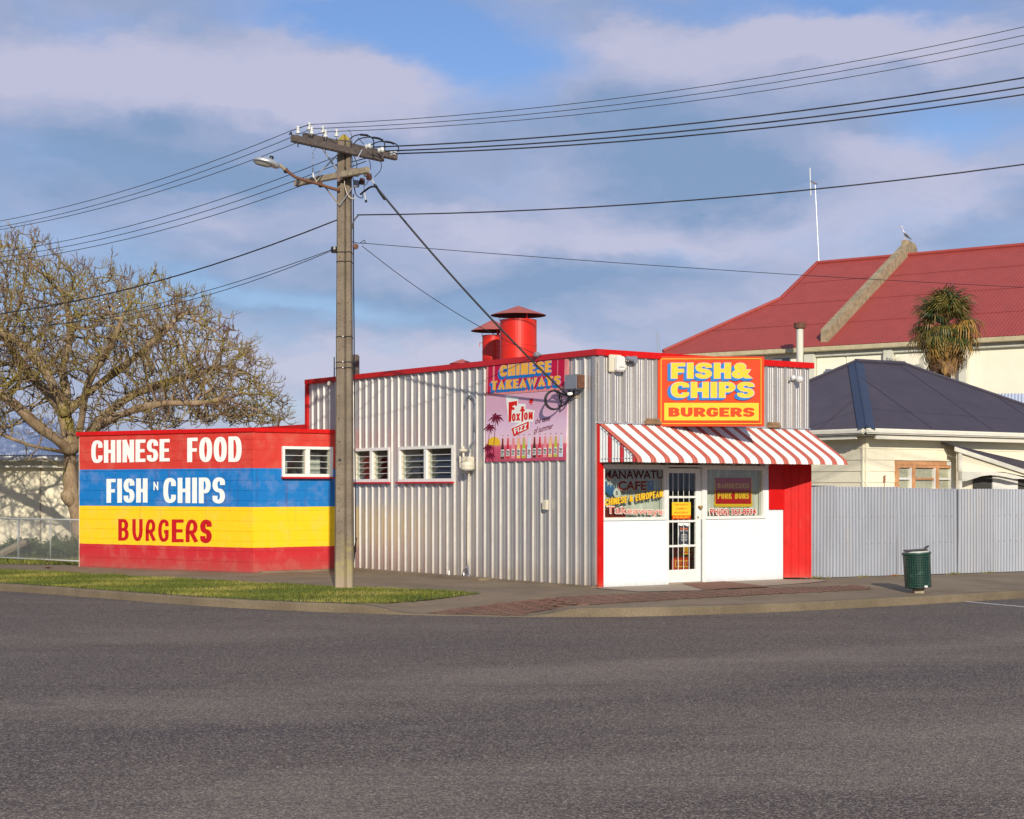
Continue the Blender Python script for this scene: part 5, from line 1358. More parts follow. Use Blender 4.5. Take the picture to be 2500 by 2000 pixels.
for x, y in ((508, 675), (875, 825)):
    mb = MB(); p = at(*z3(x, y), PY - .3 + (x - 508) * .0005); mb.cbox(p, V(.07, 0, 0), V(0, .08, 0), V(0, 0, .08)); mb.build('clamp', 'rust' if x > 600 else 'black_plastic', lamp, bevel=.01)

# ------------------------------------------------------------------ wires
def wire(A, az, tx, ty, r, label, group=None, ext=12., c=.010, mat='black_wire', Aalready=True):
    """from A in plan direction az (deg right of straight ahead), through the direction of pixel (tx, ty), with sag c"""
    d = V(math.sin(R(az)), math.cos(R(az)), 0); u = (tx - 1250) / F
    m_ = (A.x - u * A.y) / (u * d.y - d.x); Y = A.y + d.y * m_; zt = CZ - (ty - HZ) / F * Y
    s_ = (zt - A.z) / m_ - c * m_
    pts = []; Lx = m_ + ext; n_ = 28
    for k in range(n_ + 1):
        q = Lx * k / n_; pts.append(A + d * q + UP * (s_ * q + c * q * q))
    mb = MB(); mb.tube(pts, r, 6); o = mb.build('wire', mat, smooth=True); return tag(o, label, 'wire', group)
VT = 1.15955
AZL = -53
gl = 'power lines running left from the pole'; gr_ = 'power lines running right from the pole'
aL = [(at(707, 321, 26.5), 540, 'thin black wire running left from the pole, topmost of the upper left three'), (I5, 554, 'thin black wire running left from the pole, middle of the upper left three'), (at(727, 348, 26.6), 561, 'thin black wire running left from the pole, lowest of the upper left three')]
for A_, y, lb in aL: wire(A_, AZL, 0, y, .0055, lb, gl)
mb = MB(); mb.tube([aL[0][0], I2], .0075, 6); mb.build('bridging_wire', 'black_wire', pole)
mb = MB(); mb.tube([aL[2][0], at(765, 330, 26.8), I6], .0075, 6); mb.build('bridging_wire', 'black_wire', pole)
for x, y0, y, lb in ((822, 382, 615, 'topmost of the lower left three'), (822, 402, 628, 'middle of the lower left three'), (822, 421, 640, 'lowest of the lower left three')):
    wire(at(x, y0, PY), AZL, 0, y, .006, 'black power wire leaving the pole below the crossarm, ' + lb, gl)
mb = MB()
for (y0, x1, y1) in ((388, 892, 370), (405, 905, 384), (421, 893, 394)): mb.tube([at(820, y0, PY), at(x1, y1, PY + .2)], .008, 5)
mb.build('bridging_wire', 'black_wire', pole)
wire(at(822, 537.5, PY), AZL, 0, 766, .0115, 'thick black cable running left from mid pole, passing in front of the bare tree', gl)
wire(at(815, 608, PY), AZL, 300, 762, .006, 'thin black cable falling left into the bare tree, upper of a close pair', gl, ext=9)
wire(at(815, 610, PY), AZL, 300, 770, .006, 'thin black cable falling left into the bare tree, lower of a close pair', gl, ext=9, c=.016)
AZR = 106
for A_, y, lb in ((I2, 66, 'topmost of the thin upper right three'), (I3, 86.5, 'middle of the thin upper right three'), (I4, 107, 'lowest of the thin upper right three')):
    wire(A_, AZR, 2500, y, .0055, 'thin wire running right from the white insulators, ' + lb, gr_, c=.008)
mb = MB(); mb.tube([I5, I3], .006, 5); mb.tube([I6, I4], .006, 5); mb.build('bridging_wire', 'black_wire', pole)
for (x0, y0), y, lb in (((912, 359.5), 190, 'topmost of the heavy right three'), ((940, 369), 213, 'middle of the heavy right three'), ((967, 375.5), 231, 'lowest of the heavy right three')):
    wire(at(x0, y0, 28.2), AZR, 2500, y, .012, 'heavy black insulated wire running right from the crossarm end, ' + lb, gr_, c=.006)
wire(at(872, 525, PY), AZR, 2500, 401.5, .011, 'single heavy black cable crossing the sky to the right below the three power lines', gr_, c=.006)
wire(at(888, 594, PY), 62, 2500, 701.5, .006, 'very thin wire running right from mid pole across the red hall roof', gr_, ext=3, c=.001)
# the two wires to the building
def cable(pts, r, label, name='service_cable', n=10):
    mb = MB(); mb.tube(spl(pts, n), r, 7); return tag(mb.build(name, 'black_wire', smooth=True), label, 'cable')
Bk = SW.W(1387, 967, .17)
A_ = at(915, 452, PY - .1); M_ = []
for k in range(11):
    f_ = k / 10; p = A_.lerp(Bk, f_); M_.append(p - UP * 1.05 * 4 * .11 * f_ * (1 - f_))
cable([at(*z3(1470, 850), PY - .1)] + M_[0:1] + M_[1:], .017, 'thick black service cable sloping from the pole down to the side wall', n=3)
# coil and bracket at the wall
coilc = SW.W(1352, 976, .17)
mb = MB(); cp = []
for k in range(46):
    a = math.pi * .5 - k * 2 * math.pi * 2.15 / 45; rr_ = .158 + .014 * math.sin(k * .28)
    cp.append(coilc + (V(.93, .25, 0) * math.cos(a) + UP * math.sin(a)) * rr_ + V(-.016 * (k // 22), -.012 * (k // 16), 0))
end = SW.W(1400, 956, .06)
cp += [SW.W(1372, 992, .15), SW.W(1388, 975, .12), SW.W(1397, 962, .09), end]
mb.tube(spl([Bk] + cp, 2), .015, 6); tag(mb.build('cable_coil', 'black_wire', smooth=True), 'looped coil of black cable hanging at the wall bracket over the drinks poster', 'cable')
mb = MB(); b0 = SW.W(1404, 966, .02); b1_ = SW.W(1386, 964, .16); mb.tube([b0, b1_], .022, 6, mat='rust'); mb.tube([SW.W(1404, 972, .02), SW.W(1376, 960, .17)], .012, 5, mat='pale_timber'); mb.lathe(SW.W(1390, 962, .15), [(0, -.03), (.028, -.03), (.03, 0), (.028, .05), (0, .055)], 10, V(1, 0, .1), 'porcelain'); mb.cbox(SW.W(1402, 968, .03), d1 * .13, n1 * .04, UP * .06, 'pale_timber')
tag(mb.build('cable_bracket'), 'small bracket with white insulator anchoring the service cable beside the poster', 'bracket')
# thin drop wire to the capping
e_ = SW.W(1310, 866, .09); cable([at(884, 601, PY)] + [at(884, 601, PY).lerp(e_, f_) - UP * 1.6 * f_ * (1 - f_) * .35 for f_ in (.2, .4, .6, .8)] + [e_], .006, 'thin black drop wire from mid pole to the red capping above the posters', 'drop_wire')
mb = MB(); mb.lathe(SW.W(1311, 866, .11), [(0, -.05), (.035, -.05), (.045, -.01), (.035, .05), (0, .055)], 12, n1); mb.cbox(SW.W(1318, 867, .08), d1 * -.12, n1 * .015, UP * .02); tag(mb.build('wire_hook', 'grey_box'), 'small grey round wire anchor on the red capping above CHINESE TAKEAWAYS', 'bracket')

# ================================================================== boxes and pipes on the shop walls
eb = thing('meter_box', 'grey metal electrical box on the side wall just right of the posters', 'box', SW.W(1408, 940, .05))
u0, z0 = SW.hit(1394, 953, .06); u1, z1 = SW.hit(1424, 914, .06)
mb = MB(); mb.box(SW.P(u1, z0, .045), d1 * (u0 - u1), n1 * .16, UP * (z1 - z0)); mb.build('case', 'grey_box', eb, bevel=.012)
mb = MB(); mb.box(SW.P(u1 - .02, z0 + .02, .045), d1 * .02, n1 * .15, UP * (z1 - z0 - .03)); mb.build('lid_hinge', 'rust', eb)
mb = MB(); mb.tube(spl([SW.P((u0 + u1) / 2, z0, .12), SW.P((u0 + u1) / 2 + .02, z0 - .08, .12), SW.W(1400, 966, .08)]), .014, 6); mb.build('conduit', 'black_wire', eb)
al = thing('alarm_box', 'white alarm siren box with rust stains high on the front wall', 'box', FW.W(*z6(1425, 780), .04))
u0, z0 = FW.hit(*z6(1368, 780), .045); u1, z1 = FW.hit(*z6(1485, 628), .045)
mb = MB(); mb.box(FW.P(u0, z0, .042), d2 * (u1 - u0), n2 * .04, UP * (z1 - z0)); mb.build('back_plate', 'cream_box', al, bevel=.012)
ua = lerp(u0, u1, .34); mb = MB(); mb.box(FW.P(ua, z0 + .01, .083), d2 * (u1 - ua - .012), n2 * .10, UP * (z1 - z0 - .04)); mb.build('cover', 'white_paint', al, bevel=.02)
mb = MB(); mb.box(FW.P(lerp(ua, u1, .15), z0 + .075, .184), d2 * (u1 - ua) * .6, n2 * .002, UP * .008); mb.build('vent_slot', 'black_plastic', al)
plain('rust_stain', (.45, .30, .18), .7)
lt = thing('floodlight', 'grey twin-arm outdoor light fitting beside the white alarm box', 'light', FW.W(*z6(1530, 660), .05))
mb = MB(); mb.tube([FW.W(*z6(1535, 652), .16), FW.W(*z6(1600, 668), .16)], [.035, .04], 10); mb.build('lamp_housing', 'grey_box', lt)
mb = MB(); mb.tube([FW.W(*z6(1520, 655), .05), FW.W(*z6(1520, 725), .10)], .014, 6); mb.lathe(FW.W(*z6(1521, 740), .11), [(0, -.04), (.03, -.03), (.04, 0), (.03, .04), (0, .045)], 10, UP); mb.build('sensor', 'cream_box', lt)
mb = MB(); mb.cbox(FW.W(*z6(1600, 670), .08), d2 * .10, n2 * .10, UP * .12); mb.build('bracket', 'grey_box', lt, bevel=.01)
bl_ = thing('bulkhead_lamp', 'round white lamp on the front wall right of the big sign', 'light', FW.W(*z2b(1630, 272), .05))
mb = MB(); mb.lathe(FW.W(*z2b(1612, 268), .04), [(0, 0), (.055, 0), (.055, .04), (.03, .06), (.03, .10), (.06, .12), (.068, .15), (.06, .19), (.03, .22), (0, .225)], 16, (n2 * .8 + d2 * .25 - UP * .2)); mb.build('globe', 'porcelain', bl_, smooth=True)
mb = MB(); mb.tube([FW.W(*z2b(1612, 268), .05), FW.W(*z2b(1598, 290), .10)], .018, 6); mb.build('arm', 'grey_box', bl_)
def z5(x, y): return (780 + x * .32468, 1020 + y * .32468)
gm = thing('gas_meter', 'cream gas meter with regulator and pipework on the ribbed side wall', 'meter', SW.W(*z5(1115, 380), .1))
W5 = lambda x, y, q=.12: SW.W(*z5(x, y), q)
mb = MB(); mb.lathe(W5(1114, 362, .16), [(0, -.085), (.10, -.085), (.125, -.06), (.13, .02), (.115, .07), (.0, .075)], 16, UP); mb.build('meter_body', 'cream_box', gm, bevel=0, smooth=False)
mb = MB(); mb.cbox(W5(1128, 320, .15), d1 * .12, n1 * .14, UP * .13); mb.cbox(W5(1092, 315, .14), d1 * .10, n1 * .1, UP * .1); mb.build('index_housing', 'cream_box', gm, bevel=.015)
mb = MB(); mb.lathe(W5(1080, 248, .14), [(0, -.02), (.07, -.02), (.085, 0), (.085, .02), (.03, .04), (.025, .08), (0, .085)], 14, UP); mb.tube([W5(1080, 248, .14), W5(1085, 310, .14)], .022, 8); mb.build('regulator', 'cream_box', gm)
mb = MB(); mb.tube(spl([W5(1057, 268, .1), W5(1058, 330, .1), W5(1065, 400, .1), W5(1085, 415, .1), W5(1122, 412, .1), W5(1120, 500, .08), W5(1117, 800, .08), W5(1117, 1120, .08)], 4), .020, 7); mb.build('riser_pipe', 'cream_box', gm, smooth=True)
mb = MB(); mb.tube(spl([W5(1128, 260, .12), W5(1130, 215, .1), W5(1160, 170, .08), W5(1163, 110, .06)], 5), .014, 6)
def z4(x, y): return (740 + x * .23191, 720 + y * .23191)
W4 = lambda x, y, q=.07: SW.W(*z4(x, y), q)
mb.tube([W5(1163, 110, .06), W4(1808, 1300), W4(1812, 1160)], .014, 6); mb.tube(spl([W4(1812, 1160), W4(1806, 1095), W4(1770, 1066), W4(1730, 1075), W4(1708, 1120), W4(1703, 1170)], 5), .019, 7)
mb.build('vent_pipe', 'grey_box', gm, smooth=True)
mb = MB(); mb.tube(spl([W5(1117, 1120, .1), W5(1125, 1190, .12), W5(1090, 1195, .12), W5(1085, 1150, .12), W5(1110, 1125, .12)], 4), .02, 6); mb.cbox(W5(1112, 1188, .12), d1 * .12, n1 * .06, UP * .06); mb.build('stop_valve', 'steel', gm)
mb = MB(); mb.tube([W5(975, 1150, .10), W5(973, 1208, .12)], .016, 7); tag(mb.build('marker_peg', 'white_paint'), 'short white plastic peg standing at the foot of the ribbed side wall', 'peg')
cb = thing('socket_box', 'small cream outlet box with a thin conduit on the side wall below the poster', 'box', W5(1698, 650, .05))
mb = MB(); mb.cbox(W5(1698, 655, .07), d1 * .115, n1 * .06, UP * .17); mb.build('box', 'cream_box', cb, bevel=.008)
mb = MB(); mb.tube([W5(1702, 328, .055), W5(1702, 620, .055)], .010, 6); mb.build('conduit', 'galv', cb)
mb = MB(); q0 = W4(285, 920, .08); mb.lathe(q0, [(0, 0), (.045, .0), (.05, .03), (.03, .08), (0, .085)], 10, -UP + n1 * .6); mb.tube([W4(292, 910, .02), q0], .012, 5); mb.tube([W4(300, 930, .05), W4(305, 975, .06), W4(295, 980, .07)], .008, 5)
tag(mb.build('wall_lamp', 'cream_box'), 'tiny outdoor lamp under the red capping at the far left end of the ribbed wall', 'light')
mb = MB(); mb.tube(spl([SW.W(871, 1313, .12), SW.W(866, 1335, .14), SW.W(864, 1365, .16), SW.W(868, 1340, .13), SW.W(870, 1318, .12)]), .011, 5); tag(mb.build('hose', 'black_wire'), 'dark loop of cable hanging on the ribbed wall beside the concrete pole', 'cable')
# little flue and rod on the roof near the pole
c_ = at(868, 905, 35.8); mb = MB(); mb.lathe(V(c_.x, c_.y, 3.6), [(.085, 0), (.085, at(868, 870, 35.8).z - 3.6), (.05, at(868, 866, 35.8).z - 3.6)], 14, UP); 
tag(mb.build('chimney_flue', 'dark_timber'), 'dark round flue standing on the shop roof behind the concrete pole', 'flue')
c_ = at(816, 910, 35.6); mb = MB(); mb.tube([V(c_.x, c_.y, 3.6), V(c_.x, c_.y, at(816, 872, 35.6).z)], .014, 5); tag(mb.build('rod', 'black_wire'), 'thin dark rod on the shop roof just left of the concrete pole', 'rod')

# ================================================================== corrugated iron fence
fence = thing('iron_fence', 'grey corrugated iron fence of upright sheets right of the shop', 'fence', V(5.5, 30.55, 0))
fa = V(5.47, 30.45, 0); fb = V(10.25, 33.0, 0); fd = (fb - fa).normalized(); FP = Plane(fa, fd, V(fd.y, -fd.x, 0))
def wav_sheet(pl, u0, u1, z0, z1, parent, pitch=.0762, amp=.0095, q=0., name='iron_sheet', mat='fence_iron', seed=0, n=6, ztopvar=0.):
    r_ = random.Random(seed); mb = MB(); k_ = int((u1 - u0) / pitch * n); vs = []; bend = r_.uniform(-.01, .01); ph = r_.uniform(0, 6)
    for z in (0, .25, .5, .75, 1):
        for i in range(k_ + 1):
            u = u0 + (u1 - u0) * i / k_; vs.append(pl.P(u, lerp(z0, z1, z) + (ztopvar * z), q + amp * math.sin(2 * math.pi * u / pitch + ph) + .006 * math.sin(u * 2.3 + z * 2 + ph) + bend * z))
    m_ = k_ + 1; mb.add(vs, [(a * m_ + i, a * m_ + i + 1, (a + 1) * m_ + i + 1, (a + 1) * m_ + i) for a in range(4) for i in range(k_)])
    return mb.build(name, mat, parent, smooth=True)
ux = [0.0, .50]
while ux[-1] < 14: ux.append(ux[-1] + (.76 if len(ux) < 6 else .50))
for i, (a, b) in enumerate(zip(ux, ux[1:])):
    amp = .007 if i < 5 else .011
    wav_sheet(FP, a, b + .05, .015, 1.70 - .012 * min(i, 5) + random.Random(i).uniform(-.008, .008), fence, q=.006 * (i % 2), amp=amp, seed=i)
for zz in (.62, 1.12, 1.62):
    nb = MB()
    for k in range(46): nb.lathe(FP.P(.06 + k * .152, zz + .004 * (k % 3), .010), [(0, 0), (.007, .001), (.006, .005), (0, .007)], 5, FP.n)
    nb.build('nail_row', 'rust', fence, kind='stuff')
for zz in (.3, 1.5):
    mb = MB(); mb.box(FP.P(0, zz, -.09), fd * 14, FP.n * .05, UP * .09); mb.build('rail', 'pale_timber', fence)
for k in range(7):
    mb = MB(); mb.box(FP.P(.05 + k * 2.2, 0, -.19), fd * .1, FP.n * .1, UP * 1.6); mb.build('post', 'pale_timber', fence)
def tuft(pl, u, s, lab, mats=('grass_b', 'grass_c'), q=.06, seed=0, n=60):
    r_ = random.Random(seed); mb = MB(); o = pl.P(u, .0, q)
    for _ in range(n):
        a = r_.uniform(0, 6.28); rr_ = s * abs(r_.gauss(0, .5)); p = o + pl.u * math.cos(a) * rr_ * 2 + pl.n * abs(math.sin(a)) * rr_ * .5; h = s * r_.uniform(.3, .9) * .6; l_ = V(r_.uniform(-1, 1), r_.uniform(-1, 1), 0) * h * .6
        d_ = V(math.cos(a), math.sin(a), 0) * .008; mb.add([p - d_, p + d_, p + l_ + UP * h], [(0, 1, 2)], r_.choice(mats))
    return tag(mb.build('weed'), lab, 'weed')
tuft(FP, .02, .16, 'small green weed at the foot of the red panel where the iron fence starts', seed=3, q=.10)
tuft(FP, 1.15, .10, 'tiny weed sprouting under the second sheet of the iron fence', seed=4)
tuft(FP, 1.9, .10, 'dry weed stalk at the foot of the iron fence left of the green bin', ('grass_c', 'leaf_dry'), seed=5)
tuft(FP, 3.4, .12, 'low weeds at the foot of the iron fence just right of the green bin', seed=6)
tuft(FP, 4.3, .09, 'small weed at the foot of the iron fence near the right edge', seed=8)

# ================================================================== litter bin
bp = on_ground(2242, 1448); bz = bp.z
bn = thing('litter_bin', 'dark green perforated metal litter bin leaning slightly on its post', 'bin', bp)
def bpx(x, y): return (1900 + x * .27829, 1160 + y * .27829)
Yb = bp.y; ctop = at(*bpx(1212, 682), Yb); cbot = at(*bpx(1228, 985), Yb); axb = (ctop - cbot).normalized(); Hb = (ctop - cbot).length
rT = (bpx(1332, 0)[0] - bpx(1092, 0)[0]) / 2 / F * Yb; rB = (bpx(1340, 0)[0] - bpx(1112, 0)[0]) / 2 / F * Yb
mb = MB(); mb.lathe(cbot, [(rB * .2, 0), (rB, 0), (rB + .006, .006), (rB + .006, .03), (rB, .035), (lerp(rB, rT, .5), Hb * .5), (rT, Hb - .03), (rT - .01, Hb - .03), (rB - .012, .02), (rB * .2, .02)], 36, axb)
def mk_perf():
    t = NT('bin_mesh'); tc = t.n('ShaderNodeTexCoord'); sp = t.n('ShaderNodeSeparateXYZ'); t.l(tc.outputs['Object'], sp.inputs[0])
    an = t.math('ARCTAN2', sp.outputs[1], sp.outputs[0]); a_ = t.math('MULTIPLY', an, 17.); b_ = t.math('MULTIPLY', sp.outputs[2], 75.)
    h = t.math('MULTIPLY', t.math('SINE', t.math('ADD', a_, b_)), t.math('SINE', t.math('SUBTRACT', a_, b_)))
    mask = t.ramp(h, [(.1, 0.), (.45, 1.)])
    col = t.mix(mask, (.012, .052, .036), (.005, .016, .012)); n = t.noise(t.coord('Object'), 12, 4); col = t.mix(t.ramp(n, [(.6, 0.), (.7, .5)]), col, (.06, .16, .12))
    t.bump(t.math('MULTIPLY', mask, -1.), .8, .01); MATS['bin_mesh'] = t.fin(col, .32, .1, .6)
mk_perf()
mb.build('basket', 'bin_mesh', bn, smooth=False)
mb = MB(); mb.lathe(cbot + axb * (Hb - .02), [(rT - .012, 0), (rT + .004, -.01), (rT + .012, 0), (rT + .012, .02), (rT + .002, .03), (rT - .012, .025)], 36, axb); mb.build('rim', 'bin_green', bn, smooth=True)
mb = MB(); mb.lathe(cbot + axb * (Hb + .0), [(rT - .035, -.2), (rT - .02, .0), (rT - .03, .028), (rT - .05, .03), (rT - .06, .0), (rT - .06, -.2)], 30, axb); plain('bin_liner', (.50, .50, .46), .4); mb.build('liner', 'bin_liner', bn)
mb = MB(); lidc = cbot + axb * (Hb + .035) - V(0, 0, 0); lx = (V(1, 0, .07)).normalized()
mb.box(lidc - lx * .19 - V(0, .17, 0), lx * .35, V(0, .34, 0), UP * .02); mb.box(lidc + lx * .13 + V(0, -.04, .01), lx * .075 + UP * .035, V(0, .08, 0), UP * .035); mb.build('lid', 'black_plastic', bn, bevel=.01)
mb = MB(); pb = on_ground(2245, 1449); mb.box(V(cbot.x - .075, cbot.y - .06, pb.z - .03), V(.16, 0, 0), V(0, .14, 0), UP * .14); mb.tube([V(cbot.x, cbot.y, pb.z + .05), V(cbot.x, cbot.y, cbot.z + .02)], .05, 8); mb.build('post', 'pale_timber', bn, bevel=0)
mb = MB(); k_ = at(*bpx(1297, 978), Yb - rB - .01); mb.cbox(k_, V(.05, 0, 0), V(0, .006, 0), UP * .03); mb.build('sticker', 'white_paint', bn)
mb = MB(); mb.lathe(cbot - UP * .0, [(rB * .3, -.04), (rB * .85, .0)], 24, axb); mb.build('base_pan', 'black_plastic', bn)

# ================================================================== red-roofed hall
dh = V(.805, -.593, 0); gh = V(.593, .805, 0)
HO = V(5.45, 60, 0)
hall = thing('hall', 'large cream hall with a dark red corrugated roof rising behind the shop', 'building', HO)
ZE = 6.57; G1 = 3.8; ZBk = 8.64; G2 = 6.8; ZR = 10.27; S1 = 2.75; SL = 34.
def HP(s, g, z): p = HO + dh * s + gh * g; return V(p.x, p.y, z)
def roof_z(g): return ZE + (ZBk - ZE) * g / G1 if g < G1 else ZBk + (ZR - ZBk) * (g - G1) / (G2 - G1)
ZM = ZE + (ZR - ZE) * .0
slope = (ZR - ZE) / G2
def rz(g): return ZE + slope * g
nh = V(0, 0, 1)
def corr_roof(fn, poly_rows, pitch, amp, s0, s1, left_s, mat, parent, name):
    """fn(s, g) -> place on the plane; each course is one strip of corrugated sheets lapped over the one below"""
    for i, (g0, g1) in enumerate(poly_rows):
        mb = MB(); vs = []; k0 = int(s0 / pitch * 4); k1 = int(s1 / pitch * 4); cols_ = []
        for k in range(k0, k1 + 1):
            s_ = k * pitch / 4; h = amp * math.cos(2 * math.pi * s_ / pitch)
            lo = g0; 
            gm = left_s(s_)                                        # the plane exists only for g <= gm at this s
            if gm <= g0 + .01: cols_.append(None); continue
            hi = min(g1 + .08, gm)
            cols_.append(len(vs)); vs += [fn(s_, lo, h + .012), fn(s_, hi, h)]
        fs = []
        for a, b in zip(cols_, cols_[1:]):
            if a is not None and b is not None: fs.append((a, b, b + 1, a + 1))
        mb.add(vs, fs); mb.build(name, mat, parent, smooth=False)
roofn = (UP * 1. - gh * slope).normalized()
def fn_h(s, g, h): return HP(s, g, rz(g)) + roofn * h
def left_h(s):
    if s < S1: return max(s, 0) * G1 / S1 * .98
    return G2
rows_ = [(-.25, 1.5), (1.5, 3.3), (3.3, 5.1), (5.1, 6.8)]
corr_roof(fn_h, rows_, .125, .009, 0.02, SL, left_h, 'hall_red', hall, 'roof_course')
mb = MB()
mb.add([HP(0, -.25, rz(-.25) - .03), HP(SL, -.25, rz(-.25) - .03), HP(SL, G2, ZR - .03), HP(S1, G2, ZR - .03), HP(S1, G1, rz(G1) - .03)], [(0, 1, 2, 3, 4)])
mb.add([HP(S1, G2, ZR), HP(SL, G2, ZR), HP(SL, 2 * G2, ZE), HP(S1, 2 * G2, ZE)], [(0, 1, 2, 3)])
mb.add([HP(0, 0, ZE), HP(S1, G1, rz(G1)), HP(S1, 2 * G2 - G1, rz(G1)), HP(0, 2 * G2, ZE)], [(0, 1, 2, 3)]); mb.add([HP(S1, 2 * G2, ZE), HP(S1, 2 * G2 - G1, rz(G1)), HP(0, 2 * G2, ZE)], [(0, 1, 2)])
mb.add([HP(S1, G1, rz(G1)), HP(S1, G2, ZR), HP(S1, 2 * G2 - G1, rz(G1))], [(0, 1, 2)]); mb.build('roof', 'hall_red', hall)
mb = MB(); mb.tube([HP(S1, G2, ZR + .03), HP(SL, G2, ZR + .03)], .09, 6); mb.tube([HP(S1, G1, rz(G1) + .03), HP(S1, G2, ZR + .03)], .07, 6); mb.tube([HP(0, 0, ZE + .03), HP(S1, G1, rz(G1) + .03)], .08, 6); mb.build('ridge_capping', 'hall_red', hall)
mb = MB(); mb.box(HP(-.05, -.30, ZE - .30), dh * SL, gh * .08, UP * .16); mb.build('gutter', 'hall_fascia', hall, bevel=.02)
# wall with beams, piers and recessed panels
mb = MB(); mb.box(HP(.15, .05, -.3), dh * SL, gh * .2, UP * (ZE + .1)); mb.box(HP(.15, .05, -.3), gh * (2 * G2 - .3), dh * .2, UP * (ZE + .1)); mb.build('wall', 'hall_cream', hall)
HW = Plane(HO + gh * .05, dh, -gh)
def zh(x, y): return (1600 + x * .41744, 560 + y * .41744)
zb1 = HW.hit(*zh(1000, 692))[1]; zb0 = HW.hit(*zh(1000, 745))[1]
sA = HW.hit(*zh(882, 720))[0]
mb = MB(); mb.box(HW.P(sA, zb0, .005), dh * (SL - sA), -gh * .14, UP * (zb1 - zb0)); mb.build('beam', 'hall_beam', hall, bevel=.02)
for (x0, x1) in ((882, 945), (1345, 1400), (1785, 1835), (2240, 2300), (2700, 2760)):
    u0 = HW.hit(*zh(x0, 740))[0]; u1 = HW.hit(*zh(x1, 740))[0]; mb = MB(); mb.box(HW.P(u0, -.2, .006), dh * (u1 - u0), -gh * .20, UP * (zb1 + .2 - .003)); mb.build('pier', 'hall_beam', hall, bevel=.02)
for (x0, x1) in ((945, 1113), (1116, 1345), (1402, 1600)):
    u0 = HW.hit(*zh(x0, 760))[0]; u1 = HW.hit(*zh(x1, 760))[0]; mb = MB(); mb.box(HW.P(u0 + .02, 2.5, .003), dh * (u1 - u0 - .04), -gh * .035, UP * (zb0 - 2.52)); mb.build('panel', 'hall_cream', hall, bevel=.01)
u0, z0 = HW.hit(*zh(690, 775)); u1, z1 = HW.hit(*zh(792, 752)); mb = MB(); mb.box(HW.P(u0, z0 - .5, .004), dh * (u1 - u0), -gh * .03, UP * (z1 - z0 + .5)); mb.build('window', 'grey_box', hall)
u0, z0 = HW.hit(*zh(1008, 835)); u1, z1 = HW.hit(*zh(1036, 818)); mb = MB(); mb.box(HW.P(u0, z0, .05), dh * (u1 - u0), -gh * .15, UP * (z1 - z0)); mb.build('vent', 'grey_box', hall)
# stepped concrete fin across the roof
sF = 6.19
mb = MB(); g_s = [0.05, 1.5, 3.2, 5.0, G2 + .05]
vs = []
for g_ in g_s: vs += [HP(sF, g_, rz(g_) - .1), HP(sF, g_, rz(g_) + .44), HP(sF + .28, g_, rz(g_) + .44), HP(sF + .28, g_, rz(g_) - .1)]
fs = [(0, 1, 2, 3), (16, 17, 18, 19)]
for i in range(4):
    for k in range(4): fs.append((i * 4 + k, i * 4 + (k + 1) % 4, (i + 1) * 4 + (k + 1) % 4, (i + 1) * 4 + k))
mb.add(vs, fs); mb.prism([HP(sF, G2, ZR - .1), HP(sF, G2, ZR + .60), HP(sF, G2 + .7, ZR + .5), HP(sF, G2 + 1.6, ZR - .9)], dh * .28); mb.build('parapet_fin', 'fin_concrete', hall, recalc=True)
# white flue pipe of the hall
fp = at(*zh(845, 780), 55.5); ft = at(*zh(845, 545), 55.5)
t_ = thing('flue_pipe', 'pale metal flue pipe with a brown cowl in front of the hall eave', 'flue', V(fp.x, fp.y, 3.))
mb = MB(); mb.lathe(V(fp.x, fp.y, 3), [(.115, 0), (.115, ft.z - 3.2), (.09, ft.z - 3.2)], 14, UP); mb.build('pipe', 'hall_beam', t_)
mb = MB(); mb.lathe(V(fp.x, fp.y, ft.z - .22), [(.09, -.1), (.11, 0), (.20, .03), (.20, .2), (.0, .24)], 14, UP); mb.build('cowl', 'rust', t_)
# radio mast
mp = HP(S1 + .1, G2, ZR); mt = at(1992, 452, mp.y)
an_ = thing('radio_mast', 'thin lattice radio mast with a white whip aerial on the hall roof ridge', 'mast', mp)
mb = MB(); mb.tube([mp - UP * .05, V(mt.x - .03, mp.y, mt.z)], [.015, .012], 5); mb.build('mast', 'galv', an_)
for k in range(11):
    mb = MB(); z_ = lerp(mp.z, mt.z, (k + .5) / 11); mb.cbox(V(lerp(mp.x, mt.x - .03, (k + .5) / 11), mp.y, z_), V(.030, 0, 0), V(0, .030, 0), UP * .02); mb.build('mast_joint', 'galv', an_)
mb = MB(); mb.tube([at(1977.5, 410, mp.y), at(1979.5, 477, mp.y)], .020, 6); mb.build('whip_aerial', 'white_paint', an_)
mb = MB(); mb.tube([at(1978, 442, mp.y), at(1996, 450, mp.y)], .03, 5); mb.tube([at(1984, 441, mp.y), at(1988, 450, mp.y)], .02, 4); mb.build('bracket', 'steel', an_)
for (x0, y0, x1, y1, lab) in ((1606, 860, 1602, 809, 'thin white aerial rod above the shop capping, left one of a pair'), (1612, 860, 1607, 812, 'thin white aerial rod above the shop capping, right one of a pair')):
    mb = MB(); a_ = at(x0, y0, 52); b_ = at(x1, y1, 52); mb.tube([a_ - UP * 3.5, a_, b_], .009, 4); tag(mb.build('aerial', 'galv'), lab, 'aerial')
